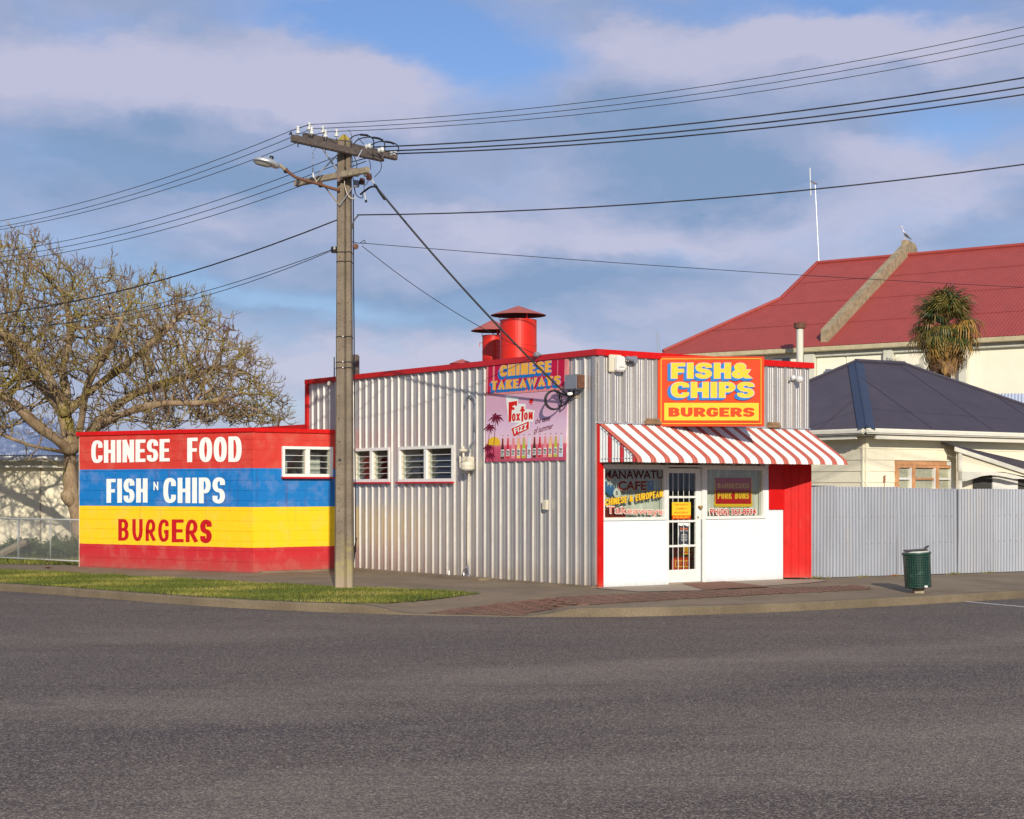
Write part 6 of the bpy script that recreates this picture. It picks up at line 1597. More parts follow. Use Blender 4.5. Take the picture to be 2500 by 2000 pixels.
# gull
gp = HP(sF + .14, G2 + .02, ZR + .59); gl_ = thing('gull', 'white gull with dark wings perched on the peak of the hall roof', 'bird', gp)
mb = MB(); stn = [(-.30, .045, .015, .02), (-.20, .07, .05, .05), (-.06, .10, .085, .085), (.06, .14, .09, .10), (.13, .20, .075, .085), (.17, .28, .05, .055), (.20, .33, .052, .055), (.25, .345, .045, .045), (.285, .34, .02, .02)]
gx_ = V(-.50, .13, 0); vs = []; ng = 10
stn = [(a_ * 1., b_ * .95 + .02 - .16 * (a_ < -.1) * -0, c_ * .62, d_ * .62) for a_, b_, c_, d_ in stn]
for (u_, z_, ry, rz_) in stn:
    for k in range(ng): a = 2 * math.pi * k / ng; vs.append(gp + gx_ * u_ + UP * (z_ + .10 + .30 * u_ + math.sin(a) * rz_) + V(.25, .96, 0) * math.cos(a) * ry)
mb.add(vs, [(i * ng + k, i * ng + (k + 1) % ng, (i + 1) * ng + (k + 1) % ng, (i + 1) * ng + k) for i in range(len(stn) - 1) for k in range(ng)] + [tuple(range(ng)), tuple(range((len(stn) - 1) * ng, len(stn) * ng))]); mb.build('body', 'gull_white', gl_, smooth=True, recalc=True)
for s_ in (-1, 1):
    y_ = V(.25, .96, 0) * s_; mb = MB(); mb.prism([gp + gx_ * .08 + UP * .30 + y_ * .055, gp + gx_ * -.16 + UP * .20 + y_ * .06, gp + gx_ * -.50 + UP * .0 + y_ * .02, gp + gx_ * -.2 + UP * .09 + y_ * .05, gp + gx_ * .05 + UP * .18 + y_ * .06], y_ * .018); mb.build('wing', 'gull_grey', gl_, recalc=True)
    mb = MB(); mb.tube([gp + UP * .11 + y_ * .04, gp + y_ * .04 + gx_ * .02], .010, 5); mb.build('leg', 'beak', gl_)
mb = MB(); mb.lathe(gp + gx_ * .28 + UP * .51, [(.018, 0), (.012, .04), (0, .07)], 8, gx_ - UP * .15); mb.build('beak', 'beak', gl_)

# ================================================================== bungalow
bc = at(2115.7, 1042, 38.); bc = V(bc.x, bc.y, 0)
bung = thing('bungalow', 'cream weatherboard bungalow with a dark hipped roof behind the iron fence', 'house', bc)
ZB = 3.06; e1_, e2_ = d1, d2
def BP(a, b, z): p = bc + e2_ * a + e1_ * b; return V(p.x, p.y, z)       # a along the front, b along the left side
Lf, Ls, mm_ = 9.4, 6.0, 3.0; zr_ = 4.85
A0 = BP(0, 0, ZB); A1 = BP(Lf, 0, ZB); A2 = BP(Lf, Ls, ZB); A3 = BP(0, Ls, ZB); R0 = BP(3, 3, zr_); R1 = BP(4.85, 3, zr_ + .02)
def roof_plane(P, name, eave_a, eave_b, mat='dark_roof', amp=.012, pitch=.0762):
    """corrugated roof plane: columns run up from the eave a->b until they meet the outline P"""
    e_ = (eave_b - eave_a); L_ = e_.length; e_.normalize(); P = [Vector(p) for p in P]
    nn_ = (P[1] - P[0]).cross(P[2] - P[0]).normalized(); nn_ = nn_ if nn_.z > 0 else -nn_
    up = nn_.cross(e_); up = up if up.z > 0 else -up
    poly2 = [((p - eave_a).dot(e_), (p - eave_a).dot(up)) for p in P]
    def reach(s):
        m = 0
        for (a, b) in zip(poly2, poly2[1:] + poly2[:1]):
            if (a[0] - s) * (b[0] - s) <= 0 and abs(a[0] - b[0]) > 1e-6: m = max(m, a[1] + (b[1] - a[1]) * (s - a[0]) / (b[0] - a[0]))
        return m
    K_ = int(L_ / pitch * 4); vs = []
    for k in range(K_ + 1):
        s = L_ * k / K_; h = amp * math.cos(2 * math.pi * s / pitch); vs += [eave_a + e_ * s - up * .08 + nn_ * h, eave_a + e_ * s + up * max(reach(s), 0) + nn_ * h]
    mb = MB(); mb.add(vs, [(2 * k, 2 * k + 2, 2 * k + 3, 2 * k + 1) for k in range(K_)]); mb.build(name, mat, bung)
    # side laps of the sheets
    j = 1
    while j * 2.29 < L_:
        s = j * 2.29; r_ = reach(s); 
        if r_ > .3: l = MB(); l.box(eave_a + e_ * (s - .01) + nn_ * .012, e_ * .02, up * r_, nn_ * .012); l.build('sheet_lap', 'dark_roof', bung)
        j += 1
roof_plane([A0, A1, R1, R0], 'roof', A0, A1); roof_plane([A3, A0, R0], 'roof', A3, A0)
mb = MB(); mb.add([A1, A2, R1], [(0, 1, 2)]); mb.add([A2, A3, R0, R1], [(0, 1, 2, 3)]); mb.build('roof', 'dark_roof', bung)
def capstrip(a, b, w1, w2, n_a, n_b, name, mat):
    d_ = (b - a).normalized(); mb = MB()
    for nn_ in (n_a, n_b):
        nn_ = nn_.normalized(); side = d_.cross(nn_).normalized(); mid = (n_a.normalized() + n_b.normalized())
        if side.dot(mid) > 0: side = -side
        mb.box(a + nn_ * .016, b - a, side * w1, nn_ * .012, mat)
    mb.tube([a + UP * .03, b + UP * .03], w2, 6, mat=mat); return mb.build(name, None, bung)
nF = (A1 - A0).cross(R0 - A0); nF = nF if nF.z > 0 else -nF; nL = (A0 - A3).cross(R0 - A3); nL = nL if nL.z > 0 else -nL
capstrip(A0 - (R0 - A0).normalized() * .05, R0, .20, .03, nF, nL, 'hip_capping', 'ridge_blue')
mb = MB(); mb.tube([R0 + UP * .03, R1 + UP * .03], .07, 6); mb.tube([R1 + UP * .03, A1 + UP * .02], .05, 6); mb.tube([R0 + UP * .03, A3 + UP * .02], .05, 6); mb.build('ridge_capping', 'dark_roof', bung)
mb = MB(); mb.box(BP(-.08, -.0, ZB - .16), e2_ * (Lf + .2), n2 * .12, UP * .13); mb.box(BP(-.0, .0, ZB - .165), e1_ * Ls, n1 * .12, UP * .13); mb.build('gutter', 'gutter_cream', bung, bevel=.03)
mb = MB(); mb.box(BP(.3, .03, ZB - .27), e2_ * (Lf - .3), n2 * .05, UP * .10); mb.box(BP(.03, .3, ZB - .27), e1_ * Ls, n1 * .05, UP * .10); mb.box(BP(.05, .05, ZB - .19), e2_ * Lf, e1_ * Ls, UP * .02); mb.build('soffit', 'gutter_cream', bung)
BW0 = Plane(BP(.38, .38, 0), e2_, n2); BW1 = Plane(BP(.38, .38, 0), e1_, n1)
mb = MB(); mb.box(BW0.P(.02, -.2, -.2), e2_ * (Lf - .8), n2 * .17, UP * 3.05); mb.box(BW1.P(.02, -.2, -.2), e1_ * (Ls - .8), n1 * .17, UP * 3.05); mb.build('wall', 'cream_wall', bung)
def board_px(y): return (1900 + 600 * .27829, 860 + y * .27829)
zt_ = ZB - .19
wu0 = BW0.hit(1900 + 1018 * .27829, 1150)[0]; wu1 = BW0.hit(1900 + 1530 * .27829, 1150)[0]; wz1 = BW0.hit(1900 + 1250 * .27829, 860 + 958 * .27829)[1]; wz0 = .9
k = 0; z = zt_ - .29
while z > -.1:
    for pl, L_, holes in ((BW0, Lf - .8, (wu0, wu1)), (BW1, Ls - .8, None)):
        segs = [(0, L_)]
        if holes and z < wz1 and z + .26 > wz0: segs = [(0, holes[0]), (holes[1], L_)]
        for a, b in segs:
            mb = MB(); p0 = pl.P(a, z, .0); P_ = [pl.P(a, z, -.03), pl.P(a, z, .022), pl.P(a, z + .262, .004), pl.P(a, z + .262, -.03)]
            mb.prism(P_, pl.u * (b - a)); mb.build('weatherboard', 'cream_wall', bung, recalc=True)
    z -= .262; k += 1
mb = MB(); mb.box(BW0.P(-.005, -.2, -.01), e2_ * .06, n2 * .045, UP * 3.0); mb.box(BW1.P(.03, -.2, -.01), e1_ * .05, n1 * .045, UP * 3.0); mb.build('corner_board', 'cream_wall', bung)
# window with peeling orange timber
win = MB(); fw = .10
wy = lambda x: BW0.hit(1900 + x * .27829, 1150)[0]
win.box(BW0.P(wu0, wz1 - .09, -.05), e2_ * (wy(1465) - wu0), n2 * .10, UP * .09, 'bare_wood'); win.box(BW0.P(wy(1465), wz1 - .09, -.05), e2_ * (wu1 - wy(1465)), n2 * .10, UP * .09, 'white_paint')
win.box(BW0.P(wu0, wz0, -.05), e2_ * (wy(1048) - wu0), n2 * .10, UP * (wz1 - wz0 - .09), 'bare_wood'); win.box(BW0.P(wy(1502), wz0, -.05), e2_ * (wu1 - wy(1502)), n2 * .10, UP * (wz1 - wz0 - .09), 'white_paint')
for (x0, x1, m_n) in ((1150, 1163, 'white_paint'), (1165, 1193, 'bare_wood'), (1360, 1372, 'white_paint'), (1374, 1398, 'bare_wood')): win.box(BW0.P(wy(x0), wz0, -.05), e2_ * (wy(x1) - wy(x0)), n2 * (.08 if m_n[0] == 'w' else .095), UP * (wz1 - wz0 - .09), m_n)
win.box(BW0.P(wy(1048), wz1 - .155, -.05), e2_ * (wy(1502) - wy(1048)), n2 * .085, UP * .062, 'bare_wood')
zmid = BW0.hit(1900 + 1250 * .27829, 860 + 1112 * .27829)[1]
for (x0, x1, m_n) in ((1048, 1150, 'white_paint'), (1193, 1360, 'bare_wood'), (1398, 1502, 'white_paint')): win.box(BW0.P(wy(x0), zmid - .02, -.05), e2_ * (wy(x1) - wy(x0)), n2 * .075, UP * .045, m_n)
wo = win.build('window', None, bung)
mb = MB(); mb.box(BW0.P(wu0 + .03, wz0, -.03), e2_ * (wu1 - wu0 - .06), n2 * .005, UP * (wz1 - wz0 - .05)); mb.build('pane', 'glass', wo)
mb = MB(); vs = []
for zz in (wz0, wz1):
    for k in range(121): vs.append(BW0.P(lerp(wu0, wu1, k / 120), zz, -.07 + .010 * math.sin(k * .8)))
mb.add(vs, [(k, k + 1, 122 + k, 121 + k) for k in range(120)]); mb.build('curtain', 'curtain', wo)
# porch
def z4b(x, y): return (1900 + x * .27829, 860 + y * .27829)
PD = .42
PV = Plane(BW0.O + n2 * PD, e2_, n2)                        # plane of the porch front
pL, zL = BW0.hit(*z4b(1545, 832)); 
porch = bung
pa = BW0.P(pL, zL, .05); pb_ = PV.W(*z4b(2156, 1035)); pdir = pb_ - PV.P(PV.hit(*z4b(1560, 838))[0], PV.hit(*z4b(1560, 838))[1], 0)
ps = PV.P(*PV.hit(*z4b(1545, 835)), 0); pe = ps + (pb_ - ps) * 1.8
mb = MB(); mb.add([ps, pe, pe - n2 * 1.25 + UP * .0, ps - n2 * 1.25 + UP * .0], [(0, 1, 2, 3)]); 
mb = MB(); back0 = BW0.W(*z4b(1640, 818), .03); 
mb.prism([ps + UP * .02, pe + UP * .02, pe - n2 * (PD - .03) + UP * .42, ps - n2 * (PD - .03) + UP * .10], UP * .03); mb.build('porch_roof', 'dark_roof', bung, recalc=True)
mb = MB(); mb.box(ps - UP * .09, pe - ps, n2 * .03, UP * .105); mb.build('bargeboard', 'gutter_cream', bung)
# porch gable infill boards and scalloped valance
vA = [PV.W(*z4b(x, y)) - n2 * .04 for x, y in ((1590, 860), (2156, 1045), (2400, 1125), (2400, 1120), (2156, 1085), (1990, 1050), (1860, 1048), (1590, 1048))]
mb = MB(); mb.prism(vA, -n2 * .03); mb.build('gable_boarding', 'cream_wall', bung, recalc=True)
vB = [PV.W(*z4b(x, y)) for x, y in ((1590, 1046), (1860, 1046), (2000, 1060), (2156, 1100), (2300, 1140), (2156, 1112), (2060, 1110), (2000, 1096), (1940, 1085), (1860, 1078), (1780, 1088), (1700, 1115), (1650, 1130), (1610, 1133), (1590, 1125))]
mb = MB(); mb.prism(vB, -n2 * .03); mb.build('valance', 'gutter_cream', bung, recalc=True)
mb = MB(); mb.box(PV.W(*z4b(1590, 1190)) - UP * 1.3, e2_ * .10, -n2 * .10, UP * 2.2); mb.build('porch_post', 'gutter_cream', bung)
u0 = BW0.hit(*z4b(1775, 1100))[0]; mb = MB(); mb.box(BW0.P(BW0.hit(*z4b(1700, 1100))[0], .0, .03), e2_ * 3.2, n2 * .02, UP * 2.16); mb.build('door', 'interior', bung)  # flat dark sheet painted in for the shaded porch interior, not a door leaf
mb = MB(); mb.box(BW0.P(u0 + .36, 1.0, .06), e2_ * 1.0, n2 * .03, UP * 1.02); mb.build('porch_window', 'white_paint', bung)
plain('shade_cloth', (.03, .04, .035), .9)
mb = MB(); vs = [PV.W(*z4b(x, y)) - n2 * .5 for x, y in ((1870, 1128), (1960, 1138), (2060, 1120), (2156, 1110), (2400, 1130), (2400, 1260), (1870, 1260))]; mb.prism(vs, -n2 * .01); mb.build('shade_cloth', 'shade_cloth', bung, recalc=True)
# pale roof peeping behind the bungalow on the right
sh = thing('rear_shed', 'pale blue grey corrugated shed roof showing behind the bungalow at the right edge', 'shed', at(2460, 1050, 47))
a_ = at(2415, 961, 46); b_ = at(2600, 961, 44.5); c_ = at(2600, 1020, 42); e_ = at(2415, 1020, 43.5)
mb = MB(); vs = []; K_ = 90
for k in range(K_ + 1):
    h = .014 * math.cos(k * math.pi / 2); vs += [e_.lerp(c_, k / K_) + UP * h, a_.lerp(b_, k / K_) + UP * h]
mb.add(vs, [(2 * k, 2 * k + 2, 2 * k + 3, 2 * k + 1) for k in range(K_)]); mb.build('roof', 'shed_roof', sh)
mb = MB(); mb.box(V(e_.x, e_.y, -.2), V(c_.x - e_.x, c_.y - e_.y, 0), V(.0, .1, 0), UP * (e_.z + .15)); mb.build('wall', 'shed_cream', sh)
# dry flower stalk over the fence
mb = MB(); s0 = at(*z4b(930, 1200), 33.2); s1 = at(*z4b(931, 1085), 33.2); mb.tube([V(s0.x, s0.y, 0), s0, s1], .008, 5)
for k in range(8): mb.lathe(s1.lerp(s0, k * .07) + V(.015 * (-1) ** k, 0, 0), [(0, -.02), (.016, 0), (0, .02)], 6, UP)
tag(mb.build('flower_stalk', 'leaf_dry'), 'thin dry flower stalk rising above the iron fence left of the bungalow window', 'plant')
# ================================================================== fan palm
plain('palm_green', (.035, .060, .012), .45, 0, .35); plain('palm_olive', (.15, .12, .025), .5, 0, .3); plain('palm_gold', (.34, .19, .035), .6, 0, .3); plain('palm_dead', (.20, .115, .055), .8, 0, .35)
paint('palm_trunk', (.16, .10, .06), .9, .4, 20)
pc = at(2306, 798, 50.)
palm = thing('palm_tree', 'shaggy fan palm with a brown skirt of dead fronds rising behind the dark roof', 'palm', V(pc.x, pc.y, -.2))
mb = MB(); mb.tube([V(pc.x, pc.y, -.2), V(pc.x, pc.y, pc.z - .2)], [.16, .2], 10); mb.build('trunk', 'palm_trunk', palm)
def frond_mesh(seed, mats, droop, fold):
    r_ = random.Random(seed); mb = MB(); Lp = .55
    mb.tube([V(0, 0, 0), V(Lp * .5, 0, .02), V(Lp, 0, 0)], [.016, .012, .010], 4, mat=mats[0])
    for k in range(26):
        a = R(-118 + 236 * k / 25); L_ = .56 * (1 - .12 * abs(a) / 2) * r_.uniform(.88, 1.08); d = V(math.cos(a), math.sin(a) * fold, 0); side = V(-d.y, d.x, 0).normalized() * .017
        b = V(Lp, 0, 0); m1 = b + d * L_ * .5 + UP * .04; m2 = b + d * L_ * .8 + UP * (-.06 * droop); e = b + d * L_ * (1. - .1 * droop) + UP * (-.26 * droop * r_.uniform(.4, 1.3))
        mt = mats[0] if r_.random() < .75 else mats[1]
        mb.add([b + side * .3, b - side * .3, m1 + side, m1 - side, m2 + side * .8, m2 - side * .8, e], [(0, 1, 3, 2), (2, 3, 5, 4), (4, 5, 6)], mt)
    o = mb.build('frond', None); me = o.data; bpy.data.objects.remove(o); return me
FM = [frond_mesh(i, m_, dr, fo) for i, (m_, dr, fo) in enumerate(((('palm_green', 'palm_olive'), .9, .9), (('palm_olive', 'palm_green'), 1.2, .8), (('palm_green', 'palm_gold'), .7, .95), (('palm_gold', 'palm_olive'), 1.4, .8)))]
FD = [frond_mesh(10 + i, ('palm_dead', 'palm_gold'), 1.8, .45) for i in range(2)]
rp = random.Random(5); cen = pc + UP * .10
def put_frond(me, name, az, el, s, base):
    d = V(math.cos(az) * math.cos(el), math.sin(az) * math.cos(el), math.sin(el)); z = UP - d * UP.dot(d)
    if z.length < .1: z = V(-d.x, -d.y, .1)
    z.normalize(); y = z.cross(d); M = Matrix.Identity(4)
    for i, c_ in enumerate((d, y, z)): M[0][i], M[1][i], M[2][i] = c_.x * s, c_.y * s, c_.z * s
    M.translation = base; inst(name, me, palm, M)
for k in range(56):
    az = k * 2.399; el = R(lerp(80, -45, (k / 56) ** .8)) + rp.uniform(-.25, .25)
    me = FM[rp.choice((0, 1, 2, 1))] if k < 26 else FM[rp.choice((1, 3, 3, 0))]
    put_frond(me, 'frond', az, el, rp.uniform(1.0, 1.26), cen - UP * .004 * k)
for k in range(46):
    put_frond(FD[k % 2], 'dead_frond', k * 2.399 + .4, R(rp.uniform(-38, -84)), rp.uniform(.9, 1.15), cen - UP * (.12 + .014 * k))

# ================================================================== shed on the left
sA_, sB_ = at(-260, 1130, 42.5), at(500, 1130, 45.); sA_ = V(sA_.x, sA_.y, 0); sB_ = V(sB_.x, sB_.y, 0)
shed = thing('long_shed', 'long cream shed with a pale blue metal roof behind the bare tree', 'shed', sB_)
sdir = (sB_ - sA_).normalized(); sno = V(sdir.y, -sdir.x, 0); SHP = Plane(sA_, sdir, sno); SLn = (sB_ - sA_).length
zE = 2.50
mb = MB(); mb.box(SHP.P(0, -.2, -.15), sdir * SLn, sno * .15, UP * (zE + .2)); mb.box(SHP.P(SLn - .15, -.2, -10), sdir * .15, sno * 10, UP * (zE + .2)); mb.build('wall', 'shed_cream', shed)
k = 0
while k * 1.2 < SLn:
    mb = MB(); mb.box(SHP.P(k * 1.2, -.2, .002), sdir * .035, sno * .012, UP * (zE + .1)); mb.build('cover_strip', 'shed_seam', shed) if 'shed_seam' in MATS else (plain('shed_seam', (.45, .38, .28), .8), mb.build('cover_strip', 'shed_seam', shed)); k += 1
mb = MB(); vs = []; K_ = int(SLn / .0762 / 1 * 2)
for k in range(K_ + 1):
    h = .012 * (1 if k % 2 else -1); u = SLn * k / K_; g_ = min(1, (SLn - u) / 5.2); vs += [SHP.P(u, zE + .02 + h, .35), SHP.P(u, zE + .02 + 1.53 * g_ + h, lerp(.35, -5.2, g_))]
mb.add(vs, [(2 * k, 2 * k + 2, 2 * k + 3, 2 * k + 1) for k in range(K_)]); mb.add([SHP.P(0, zE + 1.5, -5.2), SHP.P(SLn - 5.2, zE + 1.5, -5.2), SHP.P(SLn, zE, -10.6), SHP.P(0, zE, -10.6)], [(0, 1, 2, 3)]); mb.add([SHP.P(SLn, zE, .35), SHP.P(SLn, zE, -10.6), SHP.P(SLn - 5.2, zE + 1.55, -5.2)], [(0, 1, 2)]); mb.build('roof', 'shed_roof', shed)
mb = MB(); mb.tube([SHP.P(0, zE + 1.56, -5.2), SHP.P(SLn - 5.2, zE + 1.56, -5.2)], .08, 6); mb.build('ridge_capping', 'shed_roof', shed)
mb = MB(); mb.box(SHP.P(0, zE - .12, .28), sdir * SLn, sno * .10, UP * .11); mb.build('gutter', 'galv', shed, bevel=.02)
mb = MB(); mb.box(SHP.P(0, zE - .30, .02), sdir * SLn, sno * .22, UP * .05); mb.build('soffit', 'gutter_cream', shed)

# ================================================================== chain link fence
fB = F1.P(L1 + .1, 0, -.25); fA = gnd(-320, 1358, -.02); fA = V(fA.x, fA.y, 0); fB = V(fB.x, fB.y, 0)
CF = Plane(fB, (fA - fB), V(-.5, -.86, 0)); CF.n = V(-CF.u.y, CF.u.x, 0) if V(-CF.u.y, CF.u.x, 0).y < 0 else V(CF.u.y, -CF.u.x, 0)
chain = thing('chain_link_fence', 'low galvanised chain link fence with pipe rails left of the painted annex', 'fence', fB)
CL = min((fA - fB).length, 7.); zb_, zt2 = .10, .98
plain('galv_pipe', (.36, .37, .36), .5, .3)
for z in (zb_, zt2): mb = MB(); mb.tube([CF.P(0, z, 0), CF.P(CL, z, 0)], .019, 8); mb.build('rail', 'galv_pipe', chain, smooth=True)
u_posts = [.02, CF.hit(123, 1320)[0], CF.hit(44, 1320)[0]]; u_posts += [u_posts[2] + (u_posts[2] - u_posts[1]) * k for k in (1, 2, 3)]
for u in u_posts:
    if u < CL: mb = MB(); mb.tube([CF.P(u, zb_, 0), CF.P(u, zt2, 0)], .017, 7); mb.build('post', 'galv_pipe', chain, smooth=True)
for u in (.06, u_posts[2] + .02, CL - .1): mb = MB(); mb.tube([CF.P(u, -.05, -.03), CF.P(u, zt2 + .03, -.03)], .022, 7); mb.build('post', 'galv_pipe', chain, smooth=True)
mb = MB(); pit = .062; H_ = zt2 - zb_
for sgn in (1, -1):
    k = -int(H_ / pit) - 2
    while k * pit < CL + H_ + pit:
        u0 = k * pit; pts_ = []
        ua, ub = (u0, u0 + H_) if sgn > 0 else (u0 + H_, u0)
        za, zb2 = zb_, zt2
        # clip
        def clipu(ua, za, ub, zb2):
            if ua > ub: ua, za, ub, zb2 = ub, zb2, ua, za
            if ub <= 0 or ua >= CL: return None
            if ua < 0: za = za + (zb2 - za) * (0 - ua) / (ub - ua); ua = 0
            if ub > CL: zb2 = za + (zb2 - za) * (CL - ua) / (ub - ua); ub = CL
            return ua, za, ub, zb2
        c_ = clipu(ua, za, ub, zb2)
        if c_ and c_[2] - c_[0] > .01:
            mb.tube([CF.P(c_[0], c_[1], .004 * sgn), CF.P(c_[2], c_[3], .004 * sgn)], .0034, 3, cap=False)
        k += 1
mb.build('wire_mesh', 'galv_pipe', chain, kind='stuff')
# hedge behind it
def shrub(name, label, c, rx, ry, h, n, mats, seed, leafs=.05, z0=0.):
    rs = random.Random(seed); t = thing(name, label, 'shrub', c); mb = MB(); st = MB()
    for k in range(9):
        a = rs.uniform(0, 6.28); e = c + V(math.cos(a) * rx * .6, math.sin(a) * ry * .6, h * rs.uniform(.6, .95)); st.tube(spl([c, c.lerp(e, .5) + UP * .05, e], 3), .012, 4)
    st.build('stem', 'dark_timber', t)
    for _ in range(n):
        a = rs.uniform(0, 6.28); rr_ = rs.uniform(.35, 1) ** .5; z = h * rs.uniform(.02, 1) * (1 - .35 * rr_ ** 3) * (.8 + .2 * math.sin(a * 5))
        p = c + V(math.cos(a) * rx * rr_, math.sin(a) * ry * rr_, z0 + z); u = V(rs.gauss(0, 1), rs.gauss(0, 1), rs.gauss(.3, .8)).normalized(); v = u.cross(V(rs.gauss(0, 1), rs.gauss(0, 1), rs.gauss(0, 1))).normalized() * leafs * .3; u = u * leafs * rs.uniform(.7, 1.5)
        mb.add([p, p + u * .5 + v, p + u, p + u * .5 - v], [(0, 1, 2, 3)], rs.choice(mats))
    mb.build('foliage', None, t, kind='stuff'); return t
plain('leaf_a', (.045, .085, .018), .45, 0, .3); plain('leaf_b', (.11, .15, .03), .45, 0, .3); plain('leaf_c', (.07, .10, .03), .5, 0, .3)
LV = ['leaf_a', 'leaf_a', 'leaf_b', 'leaf_c']
shb = [(168, 1352, 38.6, .55, .5, .66, 'leafy green shrub behind the wire fence close against the painted annex'), (118, 1352, 38.9, .62, .5, .60, 'broad leafy shrub behind the middle of the wire fence'), (66, 1350, 39.3, .55, .5, .50, 'low green shrub behind the wire fence, second from the left edge'), (15, 1350, 39.8, .6, .5, .55, 'low green shrub behind the wire fence at the left edge of the picture')]
for i, (x, y, Y, rx, ry, h, lb) in enumerate(shb):
    c = at(x, y, Y); shrub('shrub', lb, V(c.x, c.y, -.02), rx, ry, h, 2400, LV, 20 + i, .075)
wire_c = at(140, 1300, 39.2)
mb = MB(); rs_ = random.Random(8)
for k in range(26):
    a = rs_.uniform(0, math.pi); b_ = V(wire_c.x + rs_.uniform(-.4, .4), wire_c.y, .3); mb.tube(spl([b_, b_ + V(math.cos(a) * .3, 0, .35), b_ + V(math.cos(a) * .6, .1, .35 + .3 * math.sin(a))], 4), .004, 3)
tag(mb.build('dead_creeper', 'pale_timber'), 'tangle of thin dry stems above the shrubs beside the tree trunk', 'plant')
grass('yard_grass', [(-19, 37.2), (-9.4, 35.9), (-8.5, 41.5), (-19, 41.5)], 16000, .04, .14, ['grass_a', 'grass_b', 'grass_c'], 'rough grass in the yard behind the wire fence', seed=9, wd=.009)
mb = MB(); p0 = at(-30, 1380, 38.2); p0.z = 0
tag(MB().tube([V(p0.x, p0.y, .0), V(p0.x + .9, p0.y + .1, .45)], .09, 7).build('log', 'pale_timber'), 'short pale log propped behind the wire fence at the left edge', 'log')

# ================================================================== the bare tree
def mk_bark():
    t = NT('bark'); P = t.coord('World'); a = t.noise(P, 3, 5, .6); b = t.noise(t.coord('World', (1, 1, .3)), 26, 4, .7)
    col = t.ramp(a, [(.3, (.22, .15, .09)), (.55, (.34, .25, .155)), (.75, (.42, .34, .24))])
    col = t.mix(t.ramp(b, [(.35, .6), (.55, 0.)]), col, (.13, .09, .055))
    ly = t.noise(t.coord('World'), 1.6, 5, .7); col = t.mix(t.ramp(ly, [(.54, 0.), (.66, .75)]), col, (.30, .25, .055))
    t.bump(b, .6, .02); MATS['bark'] = t.fin(col, .85, 0, .2)
    t = NT('twig_bark'); a = t.noise(t.coord('World'), 1.5, 5, .65); col = t.ramp(a, [(.35, (.12, .065, .05)), (.47, (.22, .155, .09)), (.58, (.27, .22, .04)), (.75, (.34, .28, .19))]); MATS['twig_bark'] = t.fin(col, .85, 0, .2)
mk_bark()
